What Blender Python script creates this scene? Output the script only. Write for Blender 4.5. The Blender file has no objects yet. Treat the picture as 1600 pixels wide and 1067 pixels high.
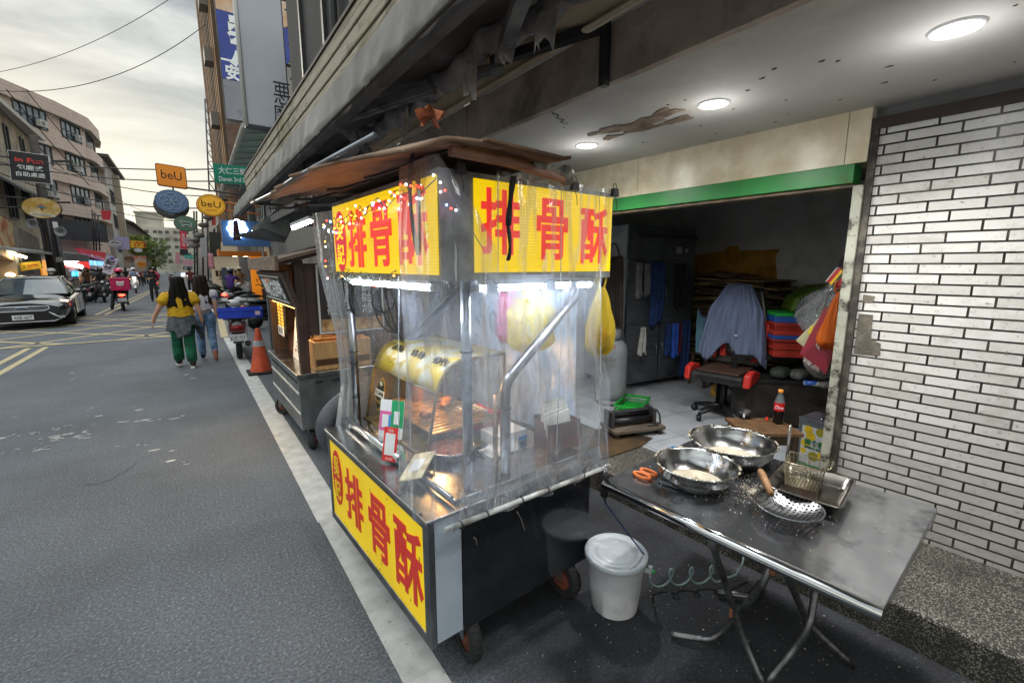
import bpy, bmesh, math, random
from mathutils import Vector, Matrix
sc = bpy.context.scene
col = sc.collection
rnd = random.Random(7)
PI = math.pi
R = math.radians
# ------------------------------------------------------------------ camera
HC = 1.7
PITCH, YAW = R(9.57), R(35.69)
FPX = 700.0
cd = bpy.data.cameras.new('camera'); cam = bpy.data.objects.new('camera', cd); col.objects.link(cam)
cd.sensor_width = 36.0; cd.lens = 36.0 * FPX / 1600.0; cd.clip_start = .02; cd.clip_end = 3000
cam.location = (0, 0, HC); cam.rotation_euler = (PI / 2 - PITCH, 0, -YAW)
sc.camera = cam
# ------------------------------------------------------------------ sky, sun, exposure
SUN_EL, SUN_AZ = R(14), R(-14)
w = bpy.data.worlds.new('World'); sc.world = w; w.use_nodes = True
nt = w.node_tree; nd = nt.nodes; nd.clear()
def N(t, **k):
    n = nd.new(t)
    for a, b in k.items(): setattr(n, a, b)
    return n
sky = N('ShaderNodeTexSky', sky_type='NISHITA', sun_disc=False, sun_elevation=SUN_EL, sun_rotation=SUN_AZ, air_density=1.2, dust_density=1.5)
tc = N('ShaderNodeTexCoord'); mp = N('ShaderNodeMapping'); mp.inputs['Scale'].default_value = (1.2, 1.9, 5.5); mp.inputs['Rotation'].default_value = (0, R(22), R(-20))
n1 = N('ShaderNodeTexNoise'); n1.inputs['Scale'].default_value = 2.4; n1.inputs['Detail'].default_value = 9; n1.inputs['Roughness'].default_value = .58; n1.inputs['Distortion'].default_value = .35
r1 = N('ShaderNodeValToRGB')
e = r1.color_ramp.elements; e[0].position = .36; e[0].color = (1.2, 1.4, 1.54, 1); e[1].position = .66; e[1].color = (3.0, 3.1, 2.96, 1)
sep = N('ShaderNodeSeparateXYZ'); r2 = N('ShaderNodeValToRGB')            # clouds thin and warm towards the horizon
e = r2.color_ramp.elements; e[0].position = 0.02; e[0].color = (1, 1, 1, 1); e[1].position = .33; e[1].color = (0, 0, 0, 1)
mx = N('ShaderNodeMixRGB'); mx.inputs[2].default_value = (5.0, 4.7, 3.8, 1)
mth = N('ShaderNodeMath', operation='MULTIPLY'); mth.inputs[1].default_value = .8
m2 = N('ShaderNodeMixRGB'); m2.inputs[0].default_value = .978
bg = N('ShaderNodeBackground'); bg.inputs['Strength'].default_value = .1; out = N('ShaderNodeOutputWorld')
L = nt.links.new
L(tc.outputs['Generated'], mp.inputs['Vector']); L(mp.outputs[0], n1.inputs['Vector']); L(n1.outputs['Fac'], r1.inputs[0])
L(tc.outputs['Generated'], sep.inputs[0]); L(sep.outputs['Z'], r2.inputs[0]); L(r2.outputs[0], mth.inputs[0]); L(mth.outputs[0], mx.inputs[0]); L(r1.outputs[0], mx.inputs[1])
L(sky.outputs[0], m2.inputs[1]); L(mx.outputs[0], m2.inputs[2]); # an overcast sky is about three times brighter overhead than at the horizon
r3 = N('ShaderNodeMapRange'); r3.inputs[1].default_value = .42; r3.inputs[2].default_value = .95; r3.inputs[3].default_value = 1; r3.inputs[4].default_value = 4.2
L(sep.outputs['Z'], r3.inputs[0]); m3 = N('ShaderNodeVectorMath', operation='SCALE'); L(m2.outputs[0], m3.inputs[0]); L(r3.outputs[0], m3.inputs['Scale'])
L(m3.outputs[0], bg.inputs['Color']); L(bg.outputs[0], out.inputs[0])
sd = bpy.data.lights.new('sun', 'SUN'); sd.energy = .6; sd.angle = R(22); sd.color = (1, .93, .8)
sun = bpy.data.objects.new('sun', sd); col.objects.link(sun)
dirv = Vector((math.sin(SUN_AZ) * math.cos(SUN_EL), math.cos(SUN_AZ) * math.cos(SUN_EL), math.sin(SUN_EL)))
sun.rotation_euler = dirv.to_track_quat('Z', 'Y').to_euler()
vs = sc.view_settings
vs.view_transform = 'Standard'; vs.look = 'None'; vs.exposure = 1.4; vs.gamma = 1; vs.use_curve_mapping = False
cy = sc.cycles
cy.use_denoising = True; cy.max_bounces = 10; cy.transparent_max_bounces = 24; cy.diffuse_bounces = 4; cy.glossy_bounces = 4; cy.transmission_bounces = 6
cy.caustics_reflective = False; cy.caustics_refractive = False; cy.sample_clamp_indirect = 4.0
# ------------------------------------------------------------------ where a sight line of the survey meets a plane of the place
_fh = Vector((math.sin(YAW), math.cos(YAW), 0)); _r = Vector((math.cos(YAW), -math.sin(YAW), 0)); _z = Vector((0, 0, 1))
_fw = _fh * math.cos(PITCH) - _z * math.sin(PITCH); _up = _fh * math.sin(PITCH) + _z * math.cos(PITCH)
_C = Vector((0, 0, HC))
def ray(u, v): return _fw * FPX + _r * (u - 800) + _up * (533.5 - v)
def pG(u, v, Z=0): d = ray(u, v); return _C + d * ((Z - HC) / d.z)
def pY(u, v, Y): d = ray(u, v); return _C + d * (Y / d.y)
def pX(u, v, X): d = ray(u, v); return _C + d * (X / d.x)
# ------------------------------------------------------------------ colours and materials
def H(s):
    if not isinstance(s, str): return tuple(s) + (1,) if len(s) == 3 else tuple(s)
    c = [int(s[i:i + 2], 16) / 255 for i in (0, 2, 4)]
    return tuple(x / 12.92 if x <= .04045 else ((x + .055) / 1.055) ** 2.4 for x in c) + (1,)
MT = {}
class NT:
    def __init__(s, name):
        s.m = bpy.data.materials.new(name); s.m.use_nodes = True; s.t = s.m.node_tree; s.t.nodes.clear()
        s.out = s.t.nodes.new('ShaderNodeOutputMaterial')
    def n(s, t, ins=None, **k):
        x = s.t.nodes.new('ShaderNode' + t)
        for a, b in k.items(): setattr(x, a, b)
        for a, b in (ins or {}).items():
            if hasattr(b, 'is_linked') or isinstance(b, bpy.types.NodeSocket): s.t.links.new(b, x.inputs[a])
            else: x.inputs[a].default_value = b
        return x
    def ramp(s, fac, *st):
        x = s.n('ValToRGB', {0: fac}); e = x.color_ramp.elements
        while len(e) < len(st): e.new(.5)
        for q, (p, c) in zip(e, st): q.position = p; q.color = H(c)
        return x.outputs[0]
    def mix(s, f, a, b, typ='MIX'):
        x = s.n('MixRGB', {0: f, 1: a if not isinstance(a, (str, tuple)) else H(a), 2: b if not isinstance(b, (str, tuple)) else H(b)}, blend_type=typ)
        return x.outputs[0]
    def coord(s, stretch=None, kind='Object', rot=None):
        c = s.n('TexCoord').outputs[kind]
        if stretch or rot:
            mpn = s.n('Mapping', {'Vector': c}); mpn.inputs['Scale'].default_value = stretch or (1, 1, 1)
            if rot: mpn.inputs['Rotation'].default_value = rot
            c = mpn.outputs[0]
        return c
    def noise(s, co, scale, detail=5, rough=.55, dist=0):
        return s.n('TexNoise', {'Vector': co, 'Scale': scale, 'Detail': detail, 'Roughness': rough, 'Distortion': dist}).outputs['Fac']
    def bump(s, h, strength, d=.01): return s.n('Bump', {'Height': h, 'Strength': strength, 'Distance': d}).outputs[0]
    def pr(s, colr, r=.5, m=0, nrm=None, emi=None, es=0, **k):
        p = s.n('BsdfPrincipled'); i = p.inputs
        for nm, val in (('Base Color', colr), ('Roughness', r), ('Metallic', m), ('Normal', nrm), ('Emission Color', emi)):
            if val is None: continue
            if isinstance(val, bpy.types.NodeSocket): s.t.links.new(val, i[nm])
            else: i[nm].default_value = H(val) if isinstance(val, (str, tuple)) else val
        i['Emission Strength'].default_value = es
        for nm, val in k.items(): i[nm.replace('_', ' ')].default_value = val
        return p.outputs[0]
    def done(s, sh): s.t.links.new(sh, s.out.inputs[0]); return s.m
def mt(name, c=None, c2=None, sc_=6, r=.6, m=0, bump=0, bsc=None, es=0, stretch=None, lo=.38, hi=.62, dirt=None, dsc=2.5, dlo=.5, dhi=.72, detail=5, coat=0, rv=0, bd=.01, **k):
    if name in MT: return MT[name]
    t = NT(name); co = t.coord(stretch); co0 = t.coord()
    colr = c; f = None
    if c2: f = t.noise(co, sc_, detail); colr = t.ramp(f, (lo, c), (hi, c2))
    if dirt:
        f2 = t.noise(co0, dsc, 7, .65); a = t.ramp(f2, (dlo, (0, 0, 0)), (dhi, (1, 1, 1)))
        colr = t.mix(a, colr, dirt)
    nrm = None
    if bump: nrm = t.bump(t.noise(co, bsc or sc_ * 4, 4), bump, bd)
    rr = r
    if rv:
        q = t.n('MapRange', {'Value': t.noise(co0, 3, 6), 1: .3, 2: .7, 3: max(.03, r - rv), 4: r + rv}); rr = q.outputs[0]
    if coat: k['Coat_Weight'] = coat
    sh = t.pr(colr, rr, m, nrm, emi=(colr if es else None), es=es, **k)
    MT[name] = t.done(sh); return MT[name]
# ------------------------------------------------------------------ mesh builder
class MB:
    def __init__(s): s.v = []; s.f = []; s.m = []; s.k = 0; s.sm = []; s.smooth = False
    def _add(s, vs_, fs, sm=None):
        b = len(s.v); s.v += [Vector(p) for p in vs_]
        for f in fs: s.f.append([b + i for i in f]); s.m.append(s.k); s.sm.append(s.smooth if sm is None else sm)
        return s
    def mat(s, k): s.k = k; return s
    def box(s, x0, x1, y0, y1, z0, z1, M=None):
        p = [Vector((x, y, z)) for z in (z0, z1) for y in (y0, y1) for x in (x0, x1)]
        if M is not None: p = [M @ q for q in p]
        return s._add(p, [(0, 2, 3, 1), (4, 5, 7, 6), (0, 1, 5, 4), (2, 6, 7, 3), (0, 4, 6, 2), (1, 3, 7, 5)], False)
    def beam(s, p0, p1, w_, h_, up=(0, 0, 1)):
        p0, p1 = Vector(p0), Vector(p1); d = (p1 - p0).normalized(); sd_ = d.cross(Vector(up))
        if sd_.length < 1e-4: sd_ = d.cross(Vector((1, 0, 0)))
        sd_.normalize(); u = sd_.cross(d).normalized(); a, b = sd_ * w_ / 2, u * h_ / 2
        p = [q + i + j for q in (p0, p1) for i, j in ((-a, -b), (a, -b), (a, b), (-a, b))]
        return s._add(p, [(0, 3, 2, 1), (4, 5, 6, 7), (0, 1, 5, 4), (1, 2, 6, 5), (2, 3, 7, 6), (3, 0, 4, 7)], False)
    def tube(s, pts, r, n=8, cap=True, closed=False):
        pts = [Vector(p) for p in pts]; m_ = len(pts); rs = r if isinstance(r, (list, tuple)) else [r] * m_
        vs_ = []; u = None
        for i, p in enumerate(pts):
            if closed: t = pts[(i + 1) % m_] - pts[i - 1]
            else: t = pts[min(i + 1, m_ - 1)] - pts[max(i - 1, 0)]
            t.normalize()
            if u is None: u = t.cross(Vector((0, 0, 1)) if abs(t.z) < .9 else Vector((1, 0, 0)))
            u = u - t * u.dot(t)
            if u.length < 1e-5: u = t.cross(Vector((0, 1, 0)))
            u.normalize(); w_ = t.cross(u)
            vs_ += [p + (u * math.cos(2 * PI * j / n) + w_ * math.sin(2 * PI * j / n)) * rs[i] for j in range(n)]
        fs = []
        for i in range(m_ if closed else m_ - 1):
            a, b = i * n, ((i + 1) % m_) * n
            fs += [(a + j, a + (j + 1) % n, b + (j + 1) % n, b + j) for j in range(n)]
        s._add(vs_, fs, True)
        if cap and not closed:
            b = len(s.v) - len(vs_)
            for ring, rev in ((0, True), (m_ - 1, False)):
                idx = [b + ring * n + j for j in range(n)]
                s.f.append(idx[::-1] if rev else idx); s.m.append(s.k); s.sm.append(False)
        return s
    def lathe(s, prof, c=(0, 0, 0), n=24, M=None, sm=True, arc=1.0):
        vs_ = []; M = M or Matrix.Identity(4); c = Vector(c)
        nn = n if arc >= 1 else n + 1
        for r_, z_ in prof:
            for j in range(nn):
                a = 2 * PI * arc * j / n; vs_.append(c + (M @ Vector((r_ * math.cos(a), r_ * math.sin(a), z_))))
        fs = []
        for i in range(len(prof) - 1):
            for j in range(n):
                j2 = (j + 1) % n if arc >= 1 else j + 1
                fs.append((i * nn + j, i * nn + j2, (i + 1) * nn + j2, (i + 1) * nn + j))
        return s._add(vs_, fs, sm)
    def prism(s, pts, d):
        pts = [Vector(p) for p in pts]; d = Vector(d); n = len(pts)
        return s._add(pts + [p + d for p in pts], [tuple(range(n))[::-1], tuple(range(n, 2 * n))] + [(i, (i + 1) % n, n + (i + 1) % n, n + i) for i in range(n)], False)
    def quad(s, *p): return s._add(p, [tuple(range(len(p)))], False)
    def grid(s, fn, nu, nv, sm=True):
        return s._add([fn(i / nu, j / nv) for j in range(nv + 1) for i in range(nu + 1)],
                      [(j * (nu + 1) + i, j * (nu + 1) + i + 1, (j + 1) * (nu + 1) + i + 1, (j + 1) * (nu + 1) + i) for j in range(nv) for i in range(nu)], sm)
    def ball(s, c, rx, ry=None, rz=None, nu=12, nv=8, M=None):
        ry = rx if ry is None else ry; rz = rx if rz is None else rz; c = Vector(c); M = M or Matrix.Identity(3)
        def P(i, j): a, b = 2 * PI * i, PI * (j - .5); return c + M @ Vector((rx * math.cos(a) * math.cos(b), ry * math.sin(a) * math.cos(b), rz * math.sin(b)))
        return s.grid(P, nu, nv)
MATS = {}
def wm(o):
    m_ = MATS.get(o.name)
    if m_ is None: return Matrix.Identity(4)
    return m_
def build(mb, name, mats, parent=None, W=False, bevel=0, seg=2, solid=0, sub=0, loc=None, rotz=0):
    me = bpy.data.meshes.new(name)
    vs_ = mb.v
    if W and parent is not None: inv = wm(parent).inverted(); vs_ = [inv @ p for p in vs_]
    me.from_pydata([tuple(p) for p in vs_], [], mb.f)
    if not isinstance(mats, (list, tuple)): mats = [mats]
    for q in mats: me.materials.append(q)
    me.polygons.foreach_set('material_index', mb.m); me.polygons.foreach_set('use_smooth', mb.sm)
    me.validate(); me.update()
    o = bpy.data.objects.new(name, me); col.objects.link(o)
    if parent is not None: o.parent = parent; MATS[o.name] = wm(parent)
    if loc is not None: o.location = loc; o.rotation_euler = (0, 0, rotz)
    if bevel:
        b = o.modifiers.new('bevel', 'BEVEL'); b.width = bevel; b.segments = seg; b.limit_method = 'ANGLE'; b.angle_limit = R(40)
    if solid:
        b = o.modifiers.new('thickness', 'SOLIDIFY'); b.thickness = solid; b.offset = 0
    if sub: b = o.modifiers.new('smooth', 'SUBSURF'); b.levels = sub; b.render_levels = sub
    return o
def tag(o, label=None, cat=None, group=None, kind=None):
    if label: o['label'] = label
    if cat: o['category'] = cat
    if group: o['group'] = group
    if kind: o['kind'] = kind
    return o
def thing(name, label, cat, loc=(0, 0, 0), rotz=0, group=None):
    o = bpy.data.objects.new(name, None); col.objects.link(o); o.empty_display_size = .1
    o.location = loc; o.rotation_euler = (0, 0, rotz)
    MATS[o.name] = Matrix.Translation(Vector(loc)) @ Matrix.Rotation(rotz, 4, 'Z')
    return tag(o, label, cat, group)
def solo(mb, name, label, cat, mats, loc=(0, 0, 0), rotz=0, group=None, W=False, **k):
    if W:
        inv = (Matrix.Translation(Vector(loc)) @ Matrix.Rotation(rotz, 4, 'Z')).inverted(); mb.v = [inv @ p for p in mb.v]
    o = build(mb, name, mats, loc=loc, rotz=rotz, **k); MATS[o.name] = Matrix.Translation(Vector(loc)) @ Matrix.Rotation(rotz, 4, 'Z')
    return tag(o, label, cat, group)
def struct(mb, name, mats, **k): return tag(build(mb, name, mats, **k), kind='structure')
def kids(o): return [c for c in bpy.data.objects if c.parent == o]
def dup(root, loc, rotz, label=None, group=None, swap=None):
    def cp(o, parent):
        c = o.copy(); col.objects.link(c); c.parent = parent
        if swap and c.type == 'MESH' and any(s_.name in swap for s_ in o.data.materials):
            c.data = o.data.copy()
            for i, s_ in enumerate(c.data.materials):
                if s_.name in swap: c.data.materials[i] = swap[s_.name]
        for ch in CH.get(o.name, ()): cp(ch, c)
        return c
    global CH
    CH = {}
    for o in bpy.data.objects:
        if o.parent: CH.setdefault(o.parent.name, []).append(o)
    r_ = cp(root, None); r_.location = loc; r_.rotation_euler = (0, 0, rotz)
    MATS[r_.name] = Matrix.Translation(Vector(loc)) @ Matrix.Rotation(rotz, 4, 'Z')
    if label: r_['label'] = label
    if group: r_['group'] = group
    return r_
def text(s_, parent, ctr, rt, up, w_, h_, m_, name='lettering', depth=.003, off=0.0, W=False, shear=0, stuff=None):
    cu = bpy.data.curves.new('t', 'FONT'); cu.body = s_; cu.align_x = 'CENTER'; cu.align_y = 'CENTER'; cu.size = 1; cu.offset = off; cu.extrude = .01; cu.resolution_u = 3; cu.shear = shear
    if '\n' in s_: cu.space_line = .95
    ob = bpy.data.objects.new('t', cu); col.objects.link(ob)
    me = bpy.data.meshes.new_from_object(ob)
    bpy.data.objects.remove(ob); bpy.data.curves.remove(cu)
    rt, up, ctr = Vector(rt).normalized(), Vector(up).normalized(), Vector(ctr); nn = rt.cross(up)
    xs = [q.co.x for q in me.vertices] or [0, 1]; ys = [q.co.y for q in me.vertices] or [0, 1]
    x0, x1, y0, y1 = min(xs), max(xs), min(ys), max(ys); sx = w_ / max(x1 - x0, 1e-6); sy = h_ / max(y1 - y0, 1e-6)
    inv = wm(parent).inverted() if W else Matrix.Identity(4)
    for q in me.vertices:
        c = q.co; q.co = inv @ (ctr + rt * ((c.x - (x0 + x1) / 2) * sx) + up * ((c.y - (y0 + y1) / 2) * sy) + nn * (depth if c.z > 0 else -.001))
    me.materials.clear(); me.materials.append(m_); me.name = name
    o = bpy.data.objects.new(name, me); col.objects.link(o); o.parent = parent; MATS[o.name] = wm(parent)
    return o
def arc(c, r_, a0, a1, n, ax=(1, 0, 0), ay=(0, 0, 1)):
    c, ax, ay = Vector(c), Vector(ax), Vector(ay)
    return [c + ax * (r_ * math.cos(a0 + (a1 - a0) * i / n)) + ay * (r_ * math.sin(a0 + (a1 - a0) * i / n)) for i in range(n + 1)]
def bez(p0, p1, p2, n=10, p3=None):
    p0, p1, p2 = Vector(p0), Vector(p1), Vector(p2); o = []
    for i in range(n + 1):
        t = i / n
        if p3 is None: o.append(p0 * (1 - t) ** 2 + p1 * 2 * t * (1 - t) + p2 * t * t)
        else: o.append(p0 * (1 - t) ** 3 + p1 * 3 * t * (1 - t) ** 2 + p2 * 3 * t * t * (1 - t) + Vector(p3) * t ** 3)
    return o
def sag(a, b, d, n=14):
    a, b = Vector(a), Vector(b); return [a.lerp(b, i / n) - Vector((0, 0, d * 4 * (i / n) * (1 - i / n))) for i in range(n + 1)]
def vnoise(x, y, s_=0):                     # smooth pseudo-noise for drapes
    return (math.sin(x * 1.7 + s_ + 1.3 * math.sin(y * 1.1 + s_)) + math.sin(x * 3.1 - y * 1.3 + 2 * s_) * .5 + math.sin(y * 2.3 + x * .7 + s_ * 3) * .5) / 2
# common materials
steel = mt('stainless steel', 'b4b6b8', 'a3a6a9', 14, r=.24, m=1, rv=.1, dirt='6e6a64', dsc=5, dlo=.58, dhi=.8)
steel_dull = mt('dull steel', '8d9196', '74787c', 9, r=.42, m=1, rv=.1, dirt='4b4743', dsc=6, dlo=.55, dhi=.8)
chrome = mt('chrome', 'd6d8da', r=.1, m=1)
black = mt('black plastic', '141416', '1c1c1f', 8, r=.45)
rubber = mt('rubber', '17171a', '232326', 10, r=.8, bump=.2)
dark_metal = mt('dark painted metal', '24262a', '33363a', 9, r=.5, dirt='4a4038', dsc=5)
white_p = mt('white paint', 'd8d9d6', 'c8c9c6', 4, r=.55)
grey_p = mt('grey paint', '85888c', '74777b', 4, r=.6)
red_ink = mt('red lettering', 'e03a30', r=.5)
red_lit = mt('red lettering on lit acrylic', 'd8302a', r=.4, es=.35)
white_ink = mt('white lettering', 'e8ecec', r=.5)
black_ink = mt('black lettering', '18181a', r=.5)
concrete = mt('weathered concrete', '8f8b82', '6f6b63', 3, r=.85, bump=.3, bsc=40, dirt='3f3b35', dsc=1.6, dlo=.52, dhi=.75)
glass = mt('window glass', '6f8088', '43525a', 2.5, r=.08, m=.0, Specular_IOR_Level=.9)
skin = mt('skin', 'c99a80', 'bd8c72', 8, r=.5)
hair_m = mt('black hair', '0c0a09', '17130f', 30, r=.62, stretch=(6, 6, .6), bump=.15, bsc=40, Specular_IOR_Level=.15)
def lamp_mat(name, c, es): 
    return mt(name, c, r=.4, es=es)
# ================================================================== ground, road and markings
t = NT('asphalt'); co = t.coord()
big = t.noise(co, .7, 6, .6); fine = t.noise(co, 95, 3, .7); vor = t.n('TexVoronoi', {'Vector': co, 'Scale': 150}).outputs['Distance']
c0 = t.ramp(t.noise(co, 70, 4, .8), (.3, '383b41'), (.46, '63676e'), (.58, '757a81'), (.70, 'bfc4c9'))
patch = t.ramp(big, (.38, (.58, .58, .58)), (.62, (.80, .80, .80)))
c1 = t.mix(1.0, c0, patch, 'MULTIPLY')
lng = t.noise(t.coord((1.6, .12, 1)), 2.2, 5, .6)
c1 = t.mix(t.ramp(lng, (.6, (0, 0, 0)), (.8, (.18, .18, .18))), c1, '8b8e91')
oil = t.ramp(t.noise(co, 5.5, 5, .6), (.7, (0, 0, 0)), (.78, (1, 1, 1)))
c1 = t.mix(oil, c1, '2f3033')
# the kerb side strip is blacker, less so farther along the street
sx = t.n('SeparateXYZ', {0: co}); pos = t.n('MapRange', {'Value': sx.outputs['X'], 1: .72, 2: .95, 3: 0, 4: 1}).outputs[0]
py = t.n('MapRange', {'Value': sx.outputs['Y'], 1: 3.6, 2: 5.5, 3: 1, 4: .25}).outputs[0]
kerb_dark = t.n('Math', {0: pos, 1: py}, operation='MULTIPLY').outputs[0]
dk = t.mix(1.0, c1, t.ramp(t.noise(co, 2.6, 6, .65), (.3, (.34, .34, .36)), (.7, (.10, .10, .11))), 'MULTIPLY')
spk = t.ramp(t.noise(co, 60, 2, .6), (.70, (0, 0, 0)), (.74, (.8, .8, .8)))
dk = t.mix(spk, dk, '8b8c8c')
c1 = t.mix(kerb_dark, c1, dk)
nrm = t.bump(t.n('Math', {0: fine, 1: vor}, operation='ADD').outputs[0], .55, .006)
asphalt = t.done(t.pr(c1, .82, 0, nrm))
mb = MB(); mb.grid(lambda a, b: (-260 + 520 * a, -60 + 560 * b, 0), 8, 8, False)
struct(mb, 'road', asphalt)
def paint(name, c, wear):
    t = NT(name); co = t.coord(); f = t.ramp(t.noise(co, 42, 4, .7), (.30, (1, 1, 1)), (.36, (0, 0, 0)))
    g = t.ramp(t.noise(co, 5, 6, .7), (wear - .08, (1, 1, 1)), (wear + .06, (0, 0, 0)))
    cc = t.mix(t.noise(co, 9, 4), c, '8a8884'); cc = t.mix(f, cc, '4a4b4d'); cc = t.mix(g, cc, '606163')
    return t.done(t.pr(cc, .75, 0, t.bump(t.noise(co, 110, 3), .35, .005)))
white_line = paint('worn white road paint', 'dadbd8', .29)
yellow_line = paint('worn yellow road paint', 'd6bd7c', .36)
Zm = .004
def strip(mb, a, b, w_, z=Zm):
    a, b = Vector((a[0], a[1], z)), Vector((b[0], b[1], z)); d = (b - a).normalized(); n_ = Vector((d.y, -d.x, 0)) * w_ / 2
    L_ = (b - a).length; k = max(1, int(L_ / 3))
    for i in range(k):
        p, q = a.lerp(b, i / k), a.lerp(b, (i + 1) / k); mb.quad(p - n_, p + n_, q + n_, q - n_)
mb = MB(); strip(mb, (.645, -4), (.645, 3.0), .165); strip(mb, (.645, 3.0), (.655, 8), .185); strip(mb, (.655, 8), (.665, 12.6), .2); strip(mb, (.665, 20.3), (.70, 60), .2)
tag(build(mb, 'road_edge_line', white_line), kind='structure')
mb = MB(); strip(mb, (.62, 12.75), (.86, 20.2), .2); 
for dx in (-.13, .13):
    strip(mb, (-2.75 + dx, 4.5), (-2.7 + dx, 13.35), .1); strip(mb, (-2.6 + dx, 21.2), (-1.95 + dx, 44), .1)
tag(build(mb, 'yellow_road_line', yellow_line), kind='structure')
mb = MB()                                     # the yellow box junction
bx0, bx1, by0, by1 = -7.2, .5, 13.6, 20.4
ln = []
for k in range(-4, 9):                       # two families of diagonals
    for sg in (1, -1):
        pts = []
        x0 = bx0 + k * 1.9
        y_a, y_b = by0, by1
        xa, xb = (x0, x0 + (by1 - by0)) if sg > 0 else (x0 + (by1 - by0), x0)
        # clip in x
        def yx(x): return y_a + (x - xa) / (xb - xa) * (y_b - y_a)
        lo_, hi_ = max(min(xa, xb), bx0), min(max(xa, xb), bx1)
        if hi_ - lo_ > .4: ln.append(((lo_, yx(lo_)), (hi_, yx(hi_))))
for i, (a, b) in enumerate(ln): strip(mb, a, b, .11, Zm + .0012 * (i % 5) + .001)
for a, b in (((bx0, by0), (bx1, by0)), ((bx0, by1), (bx1, by1)), ((bx0, by0), (bx0, by1))): strip(mb, a, b, .13, Zm + .008)
tag(build(mb, 'box_junction_marking', yellow_line), kind='structure')
# chipped remains of an old stop line, and hairline cracks
q = random.Random(17); mb = MB()
for (u0, v0, u1, v1, n, sp_) in ((0, 684, 110, 667, 14, 3), (110, 668, 285, 651, 16, 3), (60, 690, 140, 678, 26, 6), (0, 706, 80, 700, 10, 3), (150, 690, 300, 720, 8, 12), (0, 655, 250, 640, 7, 9), (280, 590, 330, 585, 5, 4), (90, 590, 220, 575, 9, 6)):
    for _ in range(n):
        f = q.random(); p_ = pG(u0 + (u1 - u0) * f, v0 + (v1 - v0) * f + q.uniform(-sp_, sp_)); s2 = q.choice([.015, .02, .03, .05]); a0 = q.uniform(0, 6); st2 = q.uniform(.25, .5)
        mb.quad(*[(p_.x + s2 * math.cos(a0 + k * 1.047) * q.uniform(.6, 1.2), p_.y + s2 * st2 * math.sin(a0 + k * 1.047) * q.uniform(.6, 1.2), Zm) for k in range(6)])
tag(build(mb, 'chipped_road_marking', white_line), kind='structure')
mb = MB()
for pts in (((100, 620), (180, 612), (300, 606), (430, 598)), ((0, 560), (120, 556), (260, 552)), ((130, 760), (170, 752), (200, 735), (215, 720))):
    P = [pG(*p_, 0) for p_ in pts]; fine_ = []
    for a, b in zip(P, P[1:]): fine_ += [a.lerp(b, k / 8) + Vector((q.uniform(-.02, .02), q.uniform(-.02, .02), 0)) for k in range(8)]
    for a, b in zip(fine_, fine_[1:]):
        d = (b - a); nn = Vector((-d.y, d.x, 0)).normalized() * q.uniform(.0015, .004); z_ = Vector((0, 0, .0025)); mb.quad(a - nn + z_, b - nn + z_, b + nn + z_, a + nn + z_)
tag(build(mb, 'road_crack', mt('crack filler', '3a3b3e', r=.9)), kind='structure')
# ------------------------------------------------------------------ pebble step (pavement) and shop floor
t = NT('washed pebble terrazzo'); co = t.coord()
v1 = t.n('TexVoronoi', {'Vector': co, 'Scale': 150}); cc = t.ramp(v1.outputs['Distance'], (.1, 'b0aca2'), (.42, '8a867c'), (.6, '3b3a35'))
sp = t.n('SeparateColor', {0: v1.outputs['Color']}); cc = t.mix(t.ramp(sp.outputs[0], (.42, (1, 1, 1)), (.58, (0, 0, 0))), cc, '35332f')
cc = t.mix(t.ramp(t.noise(co, 2.2, 6, .65), (.42, (0, 0, 0)), (.7, (.8, .8, .8))), cc, '2a2825')
peb = t.done(t.pr(cc, .7, 0, t.bump(v1.outputs['Distance'], -.6, .005)))
SX = lambda y: 2.50 - .045 * y               # step edge
WX = lambda y: 3.21 - .045 * y               # shop front line
HS = .185
mb = MB()
def slab(y0, y1, x0f, x1f, z0, z1):
    p = [(x0f(y0), y0), (x1f(y0), y0), (x1f(y1), y1), (x0f(y1), y1)]
    mb.prism([(x, y, z0) for x, y in p], (0, 0, z1 - z0))
slab(-3, 4.3, SX, lambda y: 3.0 + .35 - .045 * y if y < 2 else 3.05, -.05, HS)
o = struct(mb, 'pavement', peb, bevel=.012)
t = NT('grey floor tile'); co = t.coord(rot=(0, 0, R(8)))
br = t.n('TexBrick', {'Vector': co, 'Color1': H('b2b8be'), 'Color2': H('a8aeb5'), 'Mortar': H('85898d'), 'Scale': 1, 'Mortar Size': .006, 'Brick Width': .45, 'Row Height': .45}, offset=0)
cc = t.mix(t.ramp(t.noise(t.coord(), 2, 7, .65), (.45, (0, 0, 0)), (.8, (.7, .7, .7))), br.outputs[0], '4a4a49')
ftile = t.done(t.pr(cc, .45))
mb = MB(); mb.prism([(3.02, .99, .17), (6.5, .99, .17), (6.5, 4.4, .17), (2.97, 4.4, .17)], (0, 0, HS + .004 - .17))
struct(mb, 'shop_floor', ftile)
# ================================================================== the shop house the stall stands in front of
CZ = 2.56
shop = thing('shop_building', 'shop house with white tiled front wall, cream lintel, green band and dark open garage', 'shop house', (3.2, 2, 0))
t = NT('long white tiles'); co = t.coord(); s_ = t.n('SeparateXYZ', {0: co}); cb = t.n('CombineXYZ', {0: s_.outputs['Y'], 1: s_.outputs['Z'], 2: 0}).outputs[0]
wob = t.n('TexNoise', {'Vector': cb, 'Scale': 3.0}).outputs['Color']
cbw = t.n('VectorMath', {0: cb, 1: t.n('VectorMath', {0: wob, 1: (.012, .004, 0)}, operation='MULTIPLY').outputs[0]}, operation='ADD').outputs[0]
br = t.n('TexBrick', {'Vector': cbw, 'Color1': H('d4d3d0'), 'Color2': H('bab8b4'), 'Mortar': H('1a1613'), 'Scale': 1, 'Mortar Size': .0052, 'Mortar Smooth': .12, 'Bias': -.1, 'Brick Width': .215, 'Row Height': .0535}, offset=.42, squash=1)
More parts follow.
